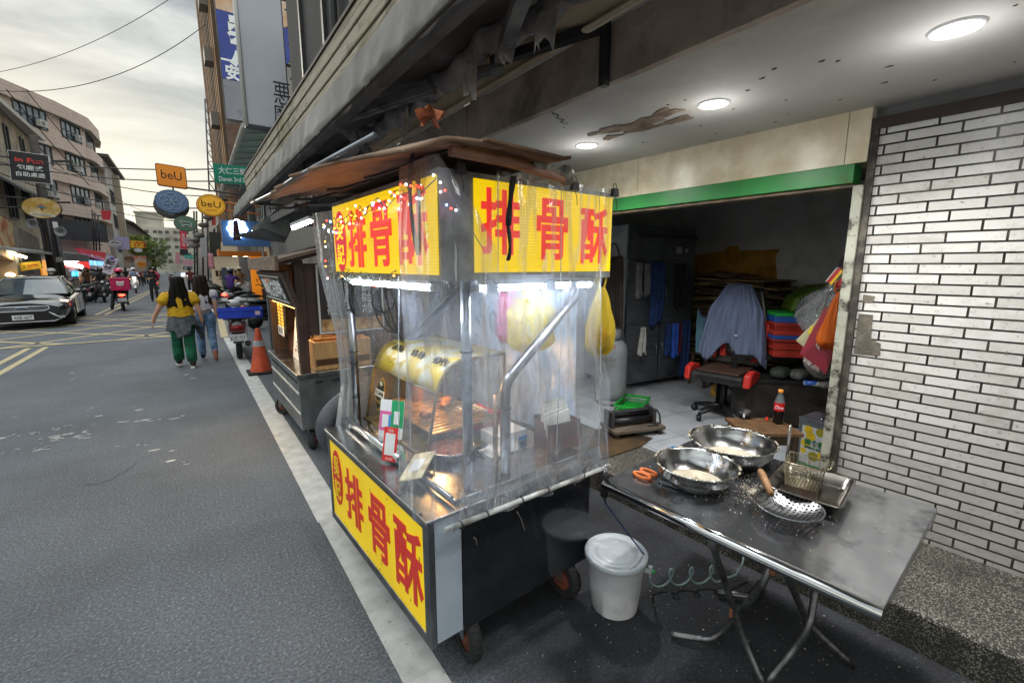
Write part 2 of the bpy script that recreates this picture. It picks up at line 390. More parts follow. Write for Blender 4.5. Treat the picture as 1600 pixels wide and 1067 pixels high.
f = br.outputs['Fac']
d1 = t.ramp(t.noise(co, 3.2, 9, .72), (.5, (0, 0, 0)), (.72, (.6, .6, .6)))
d2 = t.ramp(t.noise(co, 38, 5, .7), (.58, (0, 0, 0)), (.72, (.7, .7, .7)))
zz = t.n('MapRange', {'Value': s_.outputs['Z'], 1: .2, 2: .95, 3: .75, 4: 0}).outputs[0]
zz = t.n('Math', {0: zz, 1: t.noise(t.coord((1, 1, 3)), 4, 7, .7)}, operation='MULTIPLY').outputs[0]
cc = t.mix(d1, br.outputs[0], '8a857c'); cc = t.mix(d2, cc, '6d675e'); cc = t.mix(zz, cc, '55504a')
sc2 = t.ramp(t.noise(t.coord((1, 1, 4)), 11, 6, .75), (.66, (0, 0, 0)), (.70, (.9, .9, .9))); cc = t.mix(sc2, cc, '3a2f26')
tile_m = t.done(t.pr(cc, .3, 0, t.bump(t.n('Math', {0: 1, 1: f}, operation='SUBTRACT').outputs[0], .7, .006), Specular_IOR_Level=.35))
JY = .945
def wallslab(mb, y0, y1, z0, z1, off=0, th=.18):
    p = [(WX(y0) - off, y0), (WX(y0) + th, y0), (WX(y1) + th, y1), (WX(y1) - off, y1)]
    mb.prism([(x, y, z0) for x, y in p], (0, 0, z1 - z0)); return mb
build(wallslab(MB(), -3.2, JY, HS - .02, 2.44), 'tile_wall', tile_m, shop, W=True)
brownm = mt('dark brown trim', '2b211d', '3a2c25', 5, r=.6, dirt='17120f', dsc=4)
build(wallslab(MB(), -3.2, JY + .05, 2.44, 2.5, .012), 'top_trim', brownm, shop, W=True)
build(wallslab(MB(), -3.2, JY + .05, 2.5, CZ + .03, -.05), 'wall_recess', mt('grey recess', '6f706f', '5d5e5d', 4), shop, W=True)
jm = mt('peeling door frame paint', 'a5a698', '8f9084', 5, r=.7, bump=.3, dirt='2c2620', dsc=9, dlo=.5, dhi=.6)
mb = MB(); wallslab(mb, JY, JY + .035, HS - .02, 2.44, .02, .1)
build(mb, 'wall_edge_trim', mt('black edge trim', '26221f', '3b352f', 12, r=.7, dirt='6a655a', dsc=14), shop, W=True)
build(wallslab(MB(), JY + .035, JY + .085, HS - .02, 2.15, .035, .16), 'door_jamb', jm, shop, W=True, bevel=.004)
creamm = mt('cream stone panel', 'ece3c8', 'dccfae', 7, r=.22, dirt='b5a582', dsc=2.2, dlo=.56, dhi=.8)
mb = MB()
for y0, y1 in ((JY + .04, 1.09), (1.094, 2.52), (2.524, 3.95), (3.954, 4.6)): wallslab(mb, y0, y1, 2.275, CZ + .01, .015)
build(mb, 'lintel_panel', creamm, shop, W=True)
build(wallslab(MB(), JY + .09, 4.6, 2.165, 2.272, .03, .1), 'lintel_band', mt('green enamel', '2f8a43', '28783a', 3, r=.35, dirt='4f3c22', dsc=4, dlo=.6, dhi=.75), shop, W=True, bevel=.004)
build(wallslab(MB(), JY + .09, 4.6, 2.145, 2.163, .01, .1), 'shutter_rail', mt('rusty rail', '7b6a50', '4c4033', 8, r=.6), shop, W=True)
# ceiling and beam
ceilm = mt('ceiling paint', 'cbc9c4', 'bbb8b2', 1.2, r=.8, dirt='a0988c', dsc=1.1, dlo=.55, dhi=.78, bump=.08, bsc=30)
mb = MB(); mb.prism([(1.97, -3.2, CZ), (3.5, -3.2, CZ), (3.26, 5.2, CZ), (1.97, 5.2, CZ)], (0, 0, .05))
build(mb, 'ceiling', ceilm, shop, W=True)
mb = MB(); mb.prism([(1.74, -3.2, CZ - .004), (1.966, -3.2, CZ - .004), (1.966, 5.2, CZ - .004), (1.74, 5.2, CZ - .004)], (0, 0, .05))
build(mb, 'ceiling_edge_board', ceilm, shop, W=True)
mb = MB(); mb.box(1.9655, 1.9705, -3.2, 5.2, CZ - .001, CZ + .02); P = [Vector((1.76 + .21 * k / 9 + .008 * math.sin(k * 2.3), 2.06 + .02 * math.sin(k * 1.9) + .014 * k, CZ - .0055)) for k in range(10)]
for a, b in zip(P, P[1:]): mb.beam(a, b, .004, .002)
build(mb, 'ceiling_seam', mt('dark grime', '3a3430', r=.9), shop, W=True)
beamm = mt('sooty concrete beam', 'c2b4a6', 'a5978a', 4, r=.85, bump=.35, bsc=50, dirt='5e5348', dsc=2.6, dlo=.5, dhi=.75)
mb = MB(); mb.box(1.70, 1.74, -3.2, 5.2, CZ - .012, 2.80)
for y in (1.02, .86, 2.9): mb.box(1.692, 1.70, y, y + .012, CZ, 2.79)
build(mb, 'beam', beamm, shop, W=True)
# peeled and stained ceiling patches
peel = mt('peeled brown patch', '6b5848', '93816d', 9, r=.9, bump=.5, bsc=60)
rr = random.Random(3)
def blob(cx, cy, rx, ry, z, n=26, seed=0):
    q = random.Random(seed); out_ = []
    for i in range(n):
        a = 2 * PI * i / n; k = 1 + .28 * math.sin(3 * a + seed) + .2 * math.sin(7 * a + 2 * seed) + q.uniform(-.14, .14)
        out_.append((cx + rx * k * math.cos(a), cy + ry * k * math.sin(a), z))
    return out_
mb = MB()
for i, (cx, cy, rx, ry) in enumerate(((2.36, 1.95, .10, .22), (2.28, 2.15, .05, .12), (2.47, 1.78, .04, .13), (2.30, 1.72, .05, .1), (2.42, 2.22, .035, .07))):
    mb.prism(blob(cx, cy, rx, ry, CZ - .0035 - .0006 * i, 30, i + 1), (0, 0, .003))
build(mb, 'peeling_patch', peel, shop, W=True)
mb = MB()
for i in range(46):
    x, y = rr.uniform(2.0, 3.1), rr.uniform(.1, 3.6); s2 = rr.uniform(.003, .009)
    mb.prism(blob(x, y, s2, s2 * rr.uniform(.8, 2.2), CZ - .002, 9, i), (0, 0, .0015))
build(mb, 'ceiling_spots', mt('dark grime', '3a3430', r=.9), shop, W=True)
# interior
plaster = mt('old plaster wall', 'd6d7d6', 'c4c5c5', 1.6, r=.9, dirt='8d8882', dsc=1.3, dlo=.52, dhi=.8, bump=.1, bsc=25)
mb = MB(); mb.box(6.35, 6.45, .3, 4.5, .15, 2.7); build(mb, 'back_wall', plaster, shop, W=True)
mb = MB(); mb.box(3.3, 6.35, 4.3, 4.4, .15, 2.7); build(mb, 'side_wall', plaster, shop, W=True); mb = MB(); mb.box(3.36, 6.35, .3, .4, .15, 2.7); build(mb, 'side_wall', plaster, shop, W=True)
mb = MB(); mb.box(3.3, 6.45, .3, 4.5, 2.66, 2.72); build(mb, 'inner_ceiling', mt('dark ceiling board', '9a9892', '87857f', 2, r=.9), shop, W=True)
ywall = mt('ochre painted patch', 'c08f36', 'ab7c2c', 5, r=.9, dirt='54462a', dsc=4)
out2 = [(1072, 400), (1128, 393), (1140, 384), (1153, 384), (1156, 391), (1186, 391), (1219, 389), (1212, 400), (1215, 445), (1075, 452)]
mb = MB(); mb.prism([pX(u, v, 6.346) for u, v in out2], (-.002, 0, 0)); build(mb, 'painted_patch', ywall, shop, W=True)
mortar = mt('bare mortar', '6f6a5f', '565148', 14, r=.95, bump=.5, bsc=70)
mb = MB()
def onwall(u, v, off=.004):
    d = ray(u, v); a = (3.21 - off) / (d.x + .045 * d.y); return _C + d * a
mb.prism([onwall(*p) for p in ((1342, 490), (1364, 492), (1362, 512), (1361, 530), (1376, 537), (1375, 556), (1334, 552), (1338, 520))], (.003, 0, 0))
mb.prism([onwall(*p) for p in ((1349, 460), (1368, 463), (1363, 473), (1347, 472))], (.003, 0, 0))
build(mb, 'broken_tile_patch', mortar, shop, W=True)
# upper floors above the awning
upm = mt('dirty upper wall', '303133', '242426', 1.5, r=.9, dirt='33302c', dsc=1)
mb = MB(); mb.box(1.95, 6.6, -3.4, 9.8, 2.86, 9.5); build(mb, 'upper_wall', upm, shop, W=True)
mb = MB()
acol = mt('dark arcade column', '4b4844', '3a3835', 3, r=.9)
for y in (5.32, 7.4): mb = MB(); mb.box(1.75, 1.98, y, y + .14, .0, 2.86); build(mb, 'arcade_column', acol, shop, W=True)
mb = MB(); mb.box(1.9, 3.4, 5.2, 5.3, HS, 2.9); build(mb, 'arcade_wall', acol, shop, W=True)
for y in (.6, 1.9, 3.2, 4.6, 5.9, 7.2, 8.6):
    mb = MB(); mb.box(1.90, 1.95, y, y + .09, 2.86, 9.4); build(mb, 'wall_batten', dark_metal, shop, W=True)
mb = MB(); mb.tube([(1.88, 6.6, 3.0), (1.88, 6.6, 9.3)], .05, 8); build(mb, 'drain_pipe', mt('dark drain pipe', '4a4c50', r=.6), shop, W=True)
for y in (2.4, 5.1): mb = MB(); mb.box(1.91, 1.95, y, y + .7, 4.0, 6.4); build(mb, 'shutter', mt('dark corrugated shutter', '3d4046', '2a2c30', 1, r=.5, stretch=(1, 30, .2)), shop, W=True)
# ceiling lights
DL = mt('lit downlight diffuser', 'ffffff', es=14)
def downlight(x, y, label):
    t_ = thing('ceiling_light', label, 'ceiling light', (x, y, CZ), 0, 'round downlights in the arcade ceiling')
    mb = MB(); mb.lathe([(.066, -.004), (.072, -.010), (.080, -.008), (.084, 0)], n=32); build(mb, 'trim_ring', mt('white ring', 'd8d8d6', r=.4), t_)
    mb = MB(); mb.lathe([(.0001, -.0045), (.066, -.0045)], n=32); build(mb, 'diffuser', DL, t_)
    ld = bpy.data.lights.new('downlight', 'SPOT'); ld.energy = 40; ld.spot_size = R(150); ld.spot_blend = .8; ld.shadow_soft_size = .07; ld.color = (1, .98, .94)
    lo = bpy.data.objects.new('bulb', ld); col.objects.link(lo); lo.parent = t_; lo.location = (0, 0, -.03)
    ld = bpy.data.lights.new('diffuser glow', 'POINT'); ld.energy = .9; ld.shadow_soft_size = .08; lo = bpy.data.objects.new('bulb', ld); col.objects.link(lo); lo.parent = t_; lo.location = (0, 0, -.16)
downlight(2.38, .52, 'round ceiling downlight nearest the white tiled wall, largest of the three')
downlight(2.39, 1.47, 'round ceiling downlight beside the peeling brown ceiling patch')
downlight(2.44, 2.47, 'round ceiling downlight just above the food stall roof, smallest of the three')
# ------------------------------------------------------------------ awning along the arcade
aw = thing('awning', 'old awning with mossy plank fascia and grey cloth valance over the stall', 'awning', (.9, 4, 2.5))
t = NT('weathered plank'); co = t.coord((8, .55, 8)); wv = t.noise(co, 2.4, 6, .65, 1.6)
ring = t.n('Math', {0: t.n('Math', {0: wv, 1: 21.0}, operation='MULTIPLY').outputs[0]}, operation='SINE').outputs[0]
cc = t.ramp(wv, (.3, '70695c'), (.5, 'a79f8e'), (.7, '8b8473')); cc = t.mix(t.ramp(ring, (.1, (0, 0, 0)), (.95, (.55, .55, .55))), cc, '5d5648')
cc = t.mix(t.ramp(t.noise(t.coord(), 1.1, 6, .65), (.52, (0, 0, 0)), (.66, (.8, .8, .8))), cc, '6d7145')
cc = t.mix(t.ramp(t.noise(t.coord(), 1.9, 7, .7, .5), (.56, (0, 0, 0)), (.68, (.85, .85, .85))), cc, '39352d')
plankm = t.done(t.pr(cc, .85, 0, t.bump(ring, .35, .004)))
Y0, Y1 = -1.2, 9.7
zs = [2.75, 2.84, 2.93, 3.02]
for i in range(3):
    mb = MB(); mb.box(.84 - .006 * i, .88, Y0, 7.9, zs[i] + .006, zs[i + 1]); build(mb, 'fascia_plank', plankm, aw, W=True, bevel=.006)
mb = MB(); mb.box(.818, .9, Y0, 7.9, 3.02, 3.04); build(mb, 'fascia_cap', mt('dark rusted cap', '2b221d', '3c2f27', 6, r=.7), aw, W=True)
cloth = mt('grey valance cloth', '8b8a88', '73726f', 3, r=.9, stretch=(1, 1, .3), dirt='46423d', dsc=2.2, dlo=.5, dhi=.8, bump=.15, bsc=60)
mb = MB()
def val(a, b):
    y = Y0 + (Y1 - Y0) * a; k = .012 * math.sin(y * 21 + 2 * math.sin(y * 3)) * (.3 + b) + .02 * math.sin(y * 5.1) * b
    return (.815 - .035 * b + k * .6 + (.02 if b > .95 else 0), y, 2.765 - .215 * b + .006 * math.sin(y * 13))
mb.grid(val, 220, 8); build(mb, 'valance', cloth, aw, W=True)
mb = MB(); mb.tube([(.79, Y0, 2.553), (.79, Y1, 2.553)], .009); build(mb, 'valance_hem', mt('dark hem', '45423f', r=.9), aw, W=True)
# canvas roof behind the fascia, folding arms and front rail
dk = mt('sooty awning canvas', '787b80', '5c5f64', 3, r=.9, dirt='45443f', dsc=2, bump=.2, bsc=30)
mb = MB()
mb.grid(lambda a, b: (.88 + .62 * b, Y0 + (Y1 - Y0) * a, 2.93 + .05 * math.sin(a * 60 + 4 * b) * (b * (1 - b)) * 2 - .10 * math.sin(PI * b)), 140, 8)
mb.box(.885, .93, Y0, Y1, 2.60, 2.70); build(mb, 'canopy', dk, aw, W=True)
arm_m = mt('folded awning arm', '8d9196', '74787d', 6, r=.5, dirt='2a2826', dsc=5)
for y in (.15, 2.3, 4.6, 7.0):
    mb = MB(); mb.beam((.93, y + .95, 2.66), (1.52, y, 2.80), .07, .05); mb.beam((.94, y + 1.0, 2.64), (1.5, y + 2.1, 2.76), .06, .05)
    for k in (-.02, 0, .02): mb.beam((.93, y + .95 + k, 2.632), (1.52, y + k, 2.772), .007, .006)
    build(mb, 'folding_arm', arm_m, aw, W=True, bevel=.006)
# beige sheet behind and the torn tarpaulin roll
beige = mt('stained beige sheet', 'dccfb8', 'c5b79f', 2, r=.8, dirt='857868', dsc=1.7, dlo=.5, dhi=.8)
mb = MB(); mb.box(1.36, 1.70, Y0, Y1, 2.812, 2.83)
mb.tube([(1.62, Y0, 2.78), (1.62, Y1, 2.78)], .018); build(mb, 'soffit_sheet', beige, aw, W=True)
tarp = mt('torn grey tarpaulin', 'b0afb3', '8d8d92', 4, r=.7, dirt='2f2d2c', dsc=3, dlo=.5, dhi=.7, bump=.4, bsc=25)
mb = MB()
def roll(a, b):
    y = Y0 + 7.5 * a; r_ = .05 + .014 * math.sin(y * 9 + 5 * b) + .012 * math.sin(y * 23 + b * 9); th = 2 * PI * b
    return (1.37 + r_ * math.cos(th) + .02 * math.sin(y * 2.3), y, 2.79 + r_ * math.sin(th) * 1.25 + .015 * math.sin(y * 3.7))
mb.grid(roll, 150, 14); build(mb, 'tarpaulin_roll', tarp, aw, W=True)
flap = mt('hanging tarpaulin flap', 'dcd8d0', 'a8a29a', 7, r=.8, bump=.3, bsc=30)
for i, (y, l, w2) in enumerate(((1.62, .17, .16), (1.9, .12, .1), (2.25, .17, .09), (2.6, .1, .12), (3.1, .2, .1), (1.2, .07, .1))):
    mb = MB(); q = random.Random(i)
    jag = [q.uniform(.55, 1.15) for _ in range(9)]
    mb.grid(lambda a, b: (1.34 + .02 * math.sin(a * 7 + i) - .03 * b * math.sin(a * 3), y + w2 * (a - .5) * (1 - .35 * b), 2.77 - l * b * jag[int(round(a * 8))]), 8, 6)
    build(mb, 'torn_flap', flap, aw, W=True, solid=.003)
mb = MB()
p = pX(946, 138, 1.69); q = pX(936, 60, 1.69); mb.box(1.66, 1.697, p.y - .02, p.y + .02, CZ - .03, 2.86)
a_ = Vector((1.68, p.y, 2.79)); b_ = pG(768, 98, 2.73); mb.beam(a_, b_, .05, .045)
solo(mb, 'awning_bracket', 'black steel bracket sticking out from the sooty beam', 'bracket', dark_metal, loc=(1.69, p.y, 2.56), W=True, bevel=.003)
# ================================================================== the food stall
SA = R(3.0); SO = (.655, 1.45, 0)
SM = Matrix.Translation(Vector(SO)) @ Matrix.Rotation(SA, 4, 'Z')
def SL(x, y, z): return SM @ Vector((x, y, z))
stall = thing('food_stall', 'yellow and steel fried pork rib stall on wheels under clear plastic curtains', 'food stall', SO, SA)
CT = .75
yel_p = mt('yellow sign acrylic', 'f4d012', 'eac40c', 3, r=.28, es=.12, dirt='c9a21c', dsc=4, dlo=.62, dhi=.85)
t = NT('lit yellow ribbed acrylic'); co = t.coord(); sp = t.n('SeparateXYZ', {0: co})
rib = t.n('Math', {0: t.n('Math', {0: sp.outputs['Z'], 1: 520.0}, operation='MULTIPLY').outputs[0]}, operation='SINE').outputs[0]
cc = t.mix(t.noise(co, 4, 4), 'f2cc06', 'ecc204'); cc = t.mix(t.ramp(t.noise(co, 6, 6, .7), (.6, (0, 0, 0)), (.8, (.5, .5, .5))), cc, 'a8800a')
yel_l = t.done(t.pr(cc, .3, 0, t.bump(rib, .25, .002), emi=cc, es=.30))
blue_w = mt('pale blue corner panel', 'a9b3bf', '9aa5b2', 4, r=.4, dirt='74787c', dsc=5, dlo=.6)
t = NT('black laminate panel'); co = t.coord()
cc = t.mix(t.ramp(t.noise(co, 7, 8, .7), (.4, (0, 0, 0)), (.75, (.5, .5, .5))), '1d1e22', '35363b')
cc = t.mix(t.ramp(t.noise(co, 90, 3, .6), (.68, (0, 0, 0)), (.74, (.6, .6, .6))), cc, '808286')
blk_l = t.done(t.pr(cc, .09, 0, Specular_IOR_Level=.7))
mb = MB(); mb.box(.006, .905, .016, 1.232, .2, .735); build(mb, 'cabinet', steel_dull, stall)
mb = MB(); mb.box(-.004, .004, .045, 1.205, .235, .70); build(mb, 'front_sign', yel_p, stall)
mb = MB()
for a in ((-.008, .02, .0, .045, .19, .735), (-.008, .02, 1.205, 1.245, .19, .735), (-.008, .02, .045, 1.205, .19, .235), (-.008, .02, .045, 1.205, .70, .735)): mb.box(*a)
build(mb, 'sign_frame', steel_dull, stall, bevel=.002)
mb = MB(); mb.box(.022, .142, .003, .014, .2, .735); build(mb, 'corner_panel', blue_w, stall)
mb = MB(); mb.box(.146, .91, .001, .014, .195, .735); build(mb, 'side_panel', blk_l, stall)
mb = MB()
for (p0, p1) in (((.43, -.0005, .63), (.475, -.0005, .52)), ((.2, -.0005, .6), (.215, -.0005, .56)), ((.78, -.0005, .66), (.8, -.0005, .635))): mb.tube([p0, Vector(p0).lerp(p1, .4) + Vector((.006, 0, 0)), p1], .0026, 5)
build(mb, 'scratch', mt('pale scratch', '8e8d88', '6a6966', 30, r=.8), stall)
# scuffed steel counter
mb = MB(); mb.box(-.018, .925, -.008, 1.255, .735, CT); build(mb, 'countertop', steel, stall, bevel=.003)
mb = MB()
for i in range(7): mb.lathe([(.0001, .004), (.006, .003), (.007, 0)], (-.004 + .0, .06 + i * .19, CT), 8)
build(mb, 'screw', dark_metal, stall)
q = random.Random(41); mb = MB()
for k in range(26):
    y, z, s2 = q.uniform(.06, 1.19), q.choice([q.uniform(.235, .27), q.uniform(.24, .68)]), q.uniform(.002, .006); mb.prism([(-.0045, y + s2 * math.cos(a), z + s2 * q.uniform(.6, 2.6) * math.sin(a)) for a in [2 * PI * i / 8 for i in range(8)]], (-.0006, 0, 0))
build(mb, 'grease_spots', mt('grease spots', 'a8862a', r=.5), stall)
mb = MB(); mb.tube([(.0, 1.24, .735), (.0, 1.275, .735)], .012); build(mb, 'hinge_knob', steel_dull, stall)
rail = [(.115, 1.23, .79), (.115, .5, .79)]
mb = MB(); mb.tube(rail, .016, 10); mb.box(.125, .16, .45, 1.25, CT, .79); mb.box(.16, .22, .45, 1.25, CT, .77); build(mb, 'counter_rail', chrome, stall)
mb = MB(); mb.box(.14, .9, .04, .44, CT, .765); mb.tube([(.13, .05, .775), (.13, .44, .775)], .012); build(mb, 'steel_tray', steel, stall, bevel=.004)
# posts
post_m = mt('worn steel tube', 'a2a6ab', '878b90', 12, r=.3, m=1, dirt='5b554d', dsc=7)
mb = MB(); mb.tube([(.235, .085, CT), (.235, .085, 1.68)], .0215, 12); build(mb, 'post', post_m, stall)
mb = MB(); mb.tube([(.17, 1.215, CT), (.17, 1.215, 1.68)], .0215, 12); build(mb, 'post', post_m, stall)
for y in (.12, 1.17):
    mb = MB(); mb.tube([(.46, y, CT), (.46, y, 1.12)] + arc((.58, y, 1.13), .12, PI, PI * .72, 6) + [(.98, y, 1.62)], .0235, 12); build(mb, 'bent_post', post_m, stall)
mb = MB(); mb.tube([(.455, .19, CT), (.455, .19, 1.12)], .012, 10); build(mb, 'inner_pole', mt('coppery pole', '9c7d63', r=.3, m=1), stall)
mb = MB()
for (x, y, z) in ((.235, .085, 1.36), (.235, .085, .93), (.46, .12, 1.07), (.17, 1.215, 1.45), (.17, 1.215, 1.2), (.17, 1.215, 1.13), (.17, 1.215, .92)):
    mb.tube(arc((x, y, z), .0255, 0, 2 * PI, 14, (1, 0, 0), (0, 1, 0))[:-1], .003, 5, closed=True)
mb.tube([(.23, .05, .93), (.215, .02, .92)], .004, 5); mb.tube([(.2, .04, .90), (.24, .045, .935), (.285, .03, .905)], .004, 5)
for k in range(6): mb.ball((.235 + .01 * math.cos(k), .05, .93 + .012 * math.sin(k * 2)), .009, nu=6, nv=4)
build(mb, 'cable_tie', black, stall)
# sign box on top
SZ0, SZ1 = 1.655, 2.02
frm = mt('sign box frame', '9a9c9e', '7c7e80', 8, r=.5, m=.6, dirt='504a42', dsc=6)
mb = MB(); mb.box(.085, 1.015, .006, 1.165, SZ0 - .01, SZ1 + .015); build(mb, 'sign_box', frm, stall)
mb = MB(); mb.box(.078, .084, .02, 1.15, SZ0 + .012, SZ1 - .008); build(mb, 'lit_sign', yel_l, stall)
mb = MB(); mb.box(.225, 1.005, -.002, .005, SZ0 + .02, SZ1 - .006); build(mb, 'lit_sign', yel_l, stall)
def redsign(xyz, rt, w3, h3, cx, mat_, mk):
    for c_, (o_, ww, hh, dz) in zip('排骨酥', cx): text(c_, stall, mk(o_, dz), rt, (0, 0, 1), ww, hh, mat_, depth=.0035, off=.028)
fx = lambda o, dz: (.0775, o, dz)
for c_, o_, ww, hh, dz in (('排', .80, .235, .275, 1.83), ('骨', .51, .225, .275, 1.835), ('酥', .205, .25, .285, 1.845)): text(c_, stall, (.0772, o_, dz), (0, -1, 0), (0, 0, 1), ww, hh, red_lit, depth=.003, off=.019)
for c_, o_, ww, hh, dz in (('排', .345, .19, .245, 1.865), ('骨', .62, .18, .25, 1.85), ('酥', .885, .185, .25, 1.835)): text(c_, stall, (o_, -.0025, dz), (1, 0, 0), (0, 0, 1), ww, hh, red_lit, depth=.003, off=.019)
for c_, o_, ww, hh, dz in (('排', .835, .255, .30, .475), ('骨', .50, .25, .31, .47), ('酥', .19, .265, .335, .475)): text(c_, stall, (-.0042, o_, dz), (0, -1, 0), (0, 0, 1), ww, hh, red_ink, depth=.003, off=.019)
def oval(x, y, z, ry, rz, mred, mtxt):
    mb = MB(); mb.prism([(x, y + ry * math.cos(a), z + rz * math.sin(a)) for a in [2 * PI * i / 36 for i in range(36)]], (-.0025, 0, 0)); build(mb, 'emblem', mred, stall)
    text('吳', stall, (x - .0026, y, z + rz * .42), (0, -1, 0), (0, 0, 1), ry * 1.15, rz * .72, mtxt, off=.012); text('記', stall, (x - .0026, y, z - rz * .42), (0, -1, 0), (0, 0, 1), ry * 1.2, rz * .7, mtxt, off=.012)
oval(.0775, 1.04, 1.825, .085, .155, mt('red emblem lit', 'c8283c', es=.3), mt('yellow lettering lit', 'f2d21a', es=.35))
oval(-.0045, 1.095, .50, .082, .165, mt('red emblem', 'd8342c'), mt('yellow lettering', 'f2d21a'))
# fluorescent tubes under the sign
tube_m = mt('lit fluorescent tube', 'eaf2ff', es=24)
def fl(p0, p1):
    mb = MB(); mb.tube([p0, p1], .013, 10); build(mb, 'fluorescent_tube', tube_m, stall)
    d = (Vector(p1) - Vector(p0)).normalized(); mb = MB()
    for p_, k in ((p0, -1), (p1, 1)): mb.tube([Vector(p_), Vector(p_) + d * k * .03], .016, 10)
    a, b = Vector(p0) + Vector((0, 0, .024)), Vector(p1) + Vector((0, 0, .024)); mb.beam(a, b, .045, .022)
    build(mb, 'lamp_fitting', mt('lamp fitting', 'b5b7b8', r=.5), stall)
fl((.11, .98, 1.618), (.11, .12, 1.618)); fl((.28, .06, 1.612), (.93, .06, 1.612))
mb = MB()
for x in (.3, .62, .76): mb.box(x, x + .055, .03, .055, 1.585, 1.628)
build(mb, 'lamp_holder', mt('lamp holder', '9aa0a6', r=.5), stall)
mb = MB(); mb.tube(bez((.3, -.004, 1.65), (.42, -.01, 1.5), (.6, -.004, 1.64), 14) + [(.9, .0, 1.63)], .0035, 5)
mb.tube(bez((.17, 1.15, 1.62), (.1, 1.12, 1.5), (.19, 1.2, 1.42), 10), .006, 6)
for k in range(4): mb.tube(bez((.25 + .03 * k, 1.1, 1.62), (.25 + .06 * k, 1.1, 1.3 + .05 * k), (.42, 1.15, 1.3), 12), .004, 5)
mb.tube(arc((.33, 1.12, 1.5), .07, -PI, 0, 10), .005, 6); mb.tube(bez((.42, 1.15, 1.3), (.46, 1.12, 1.24), (.42, 1.12, 1.18), 8), .008, 6)
build(mb, 'cable', black, stall)
# ragged cardboard roof
t = NT('brown cardboard'); co = t.coord(); cc = t.ramp(t.noise(co, 2.2, 7, .62), (.3, '5e4c40'), (.5, '8a6f5a'), (.72, 'b3957a'))
cc = t.mix(t.ramp(t.noise(t.coord((1, 5, 1)), 3, 6, .7), (.58, (0, 0, 0)), (.75, (.8, .8, .8))), cc, '4a3527')
card_u = t.done(t.pr(cc, .7, 0, t.bump(t.noise(t.coord((1.5, 5, 1)), 4, 5), .7, .02)))
q = random.Random(11)
eN = [q.uniform(-.03, .03) for _ in range(41)]
ZR = lambda x, y: 1.995 + .105 * max(0, min(1, (x + .3) / .34)) - .03 * max(0, (x - .25)) + .018 * math.sin(y * 5 + x * 3) + .02 * y * (x < 0)
def roofL(a, b):
    y = -.14 + 1.62 * a; xo = -.09 - .17 * min(1, (y + .14) / .6) + eN[int(a * 40)]; x = xo + (.24 - xo) * b
    return (x, y + (.02 * math.sin(b * 5) if a in (0, 1) else 0), ZR(x, y) + .006 * math.sin(5 * b + 6 * y))
mb = MB(); mb.grid(roofL, 40, 12); build(mb, 'cardboard_roof', card_u, stall, solid=.011)
def roofR(a, b):
    x = .16 + .34 * a; y = -.17 - .025 * a + eN[int(b * 20) + 10] * (a > .97) + 1.4 * b; return (x, y, 2.104 - .022 * a + .006 * math.sin(4 * x + 7 * y))
mb = MB(); mb.grid(roofR, 30, 20); build(mb, 'cardboard_roof', mt('dirty cardboard top', '6b5140', '8d6b50', 4, r=.85, dirt='3b2e25', dsc=3, bump=.4, bsc=20), stall, solid=.012)
mb = MB(); mb.grid(lambda a, b: (-.02 + .06 * (a - .5) + .02 * math.sin(9 * b), -.13 + .05 * (b - .5), 2.14 + .022 * math.sin(7 * a + 5 * b) + .02 * (1 - abs(2 * a - 1))), 8, 8); build(mb, 'orange_scrap', mt('orange scrap', 'b0633f', '8a4a2e', 20, r=.8, bump=.4), stall)
mb = MB(); mb.tube([(-.26, 1.42, 2.03), (-.26, .9, 2.02), (-.26, .5, 2.03), (-.14, .0, 2.1)], .008, 6); build(mb, 'roof_edge_wire', steel_dull, stall)
mb = MB()
for k in range(5): mb.tube([(-.2 + .07 * k, 1.3 - .27 * k, 2.0 + .02 * k), (-.12 + .05 * k, 1.18 - .25 * k, 1.995 + .022 * k), (-.05 + .05 * k, 1.12 - .3 * k, 2.02 + .02 * k)], .006, 5)
build(mb, 'tie_wire', black, stall)
mb = MB(); mb.tube([(.08, -.08, 2.07), (.3, -.085, 2.068), (.62, -.06, 2.048)], [.018, .019, .016], 9); build(mb, 'wooden_rod', mt('weathered pink wood', 'a0745c', '7d5844', 9, r=.7, stretch=(1, 6, 6), bump=.4), stall)
junk = mt('crumpled foil', '6a655c', '8a857b', 18, r=.45, m=.4, bump=.8, bsc=30)
for (x, y, z) in ((.48, -.07, 2.085), (.645, -.05, 2.065)):
    mb = MB(); mb.grid(lambda a, b: (x + (.042 + .012 * math.sin(5 * 2 * PI * a + 3 * b)) * math.cos(2 * PI * a) * math.sin(PI * b), y + (.03) * math.sin(2 * PI * a) * math.sin(PI * b), z + .032 * -math.cos(PI * b) + .01 * math.sin(9 * a * 2)), 18, 8); build(mb, 'foil_bundle', junk, stall)
# straps and clips
def strapf(pts, w_, name='strap'):
    mb = MB(); pts = [Vector(p) for p in pts]; d = Vector((w_ / 2, 0, 0)) if abs(pts[0].x - .05) > .06 else Vector((0, w_ / 2, 0)); n_ = len(pts)
    mb.grid(lambda a, b: pts[int(round(b * (n_ - 1)))] + d * (2 * a - 1) * (1 + .2 * math.sin(b * 9)), 2, n_ - 1); build(mb, name, mt('black webbing', '141416', '202024', 40, r=.7), stall, solid=.002)
strapf(bez((.055, .14, 2.1), (.045, .19, 1.95), (.06, .13, 1.74), 12), .03); strapf(bez((.06, .13, 1.74), (.05, .09, 1.8), (.062, .115, 2.03), 10), .024)
strapf(bez((.37, -.05, 2.03), (.35, -.052, 1.95), (.345, -.05, 1.85), 8), .024); strapf(bez((.345, -.048, 1.85), (.355, -.06, 1.76), (.342, -.05, 1.72), 6), .016)
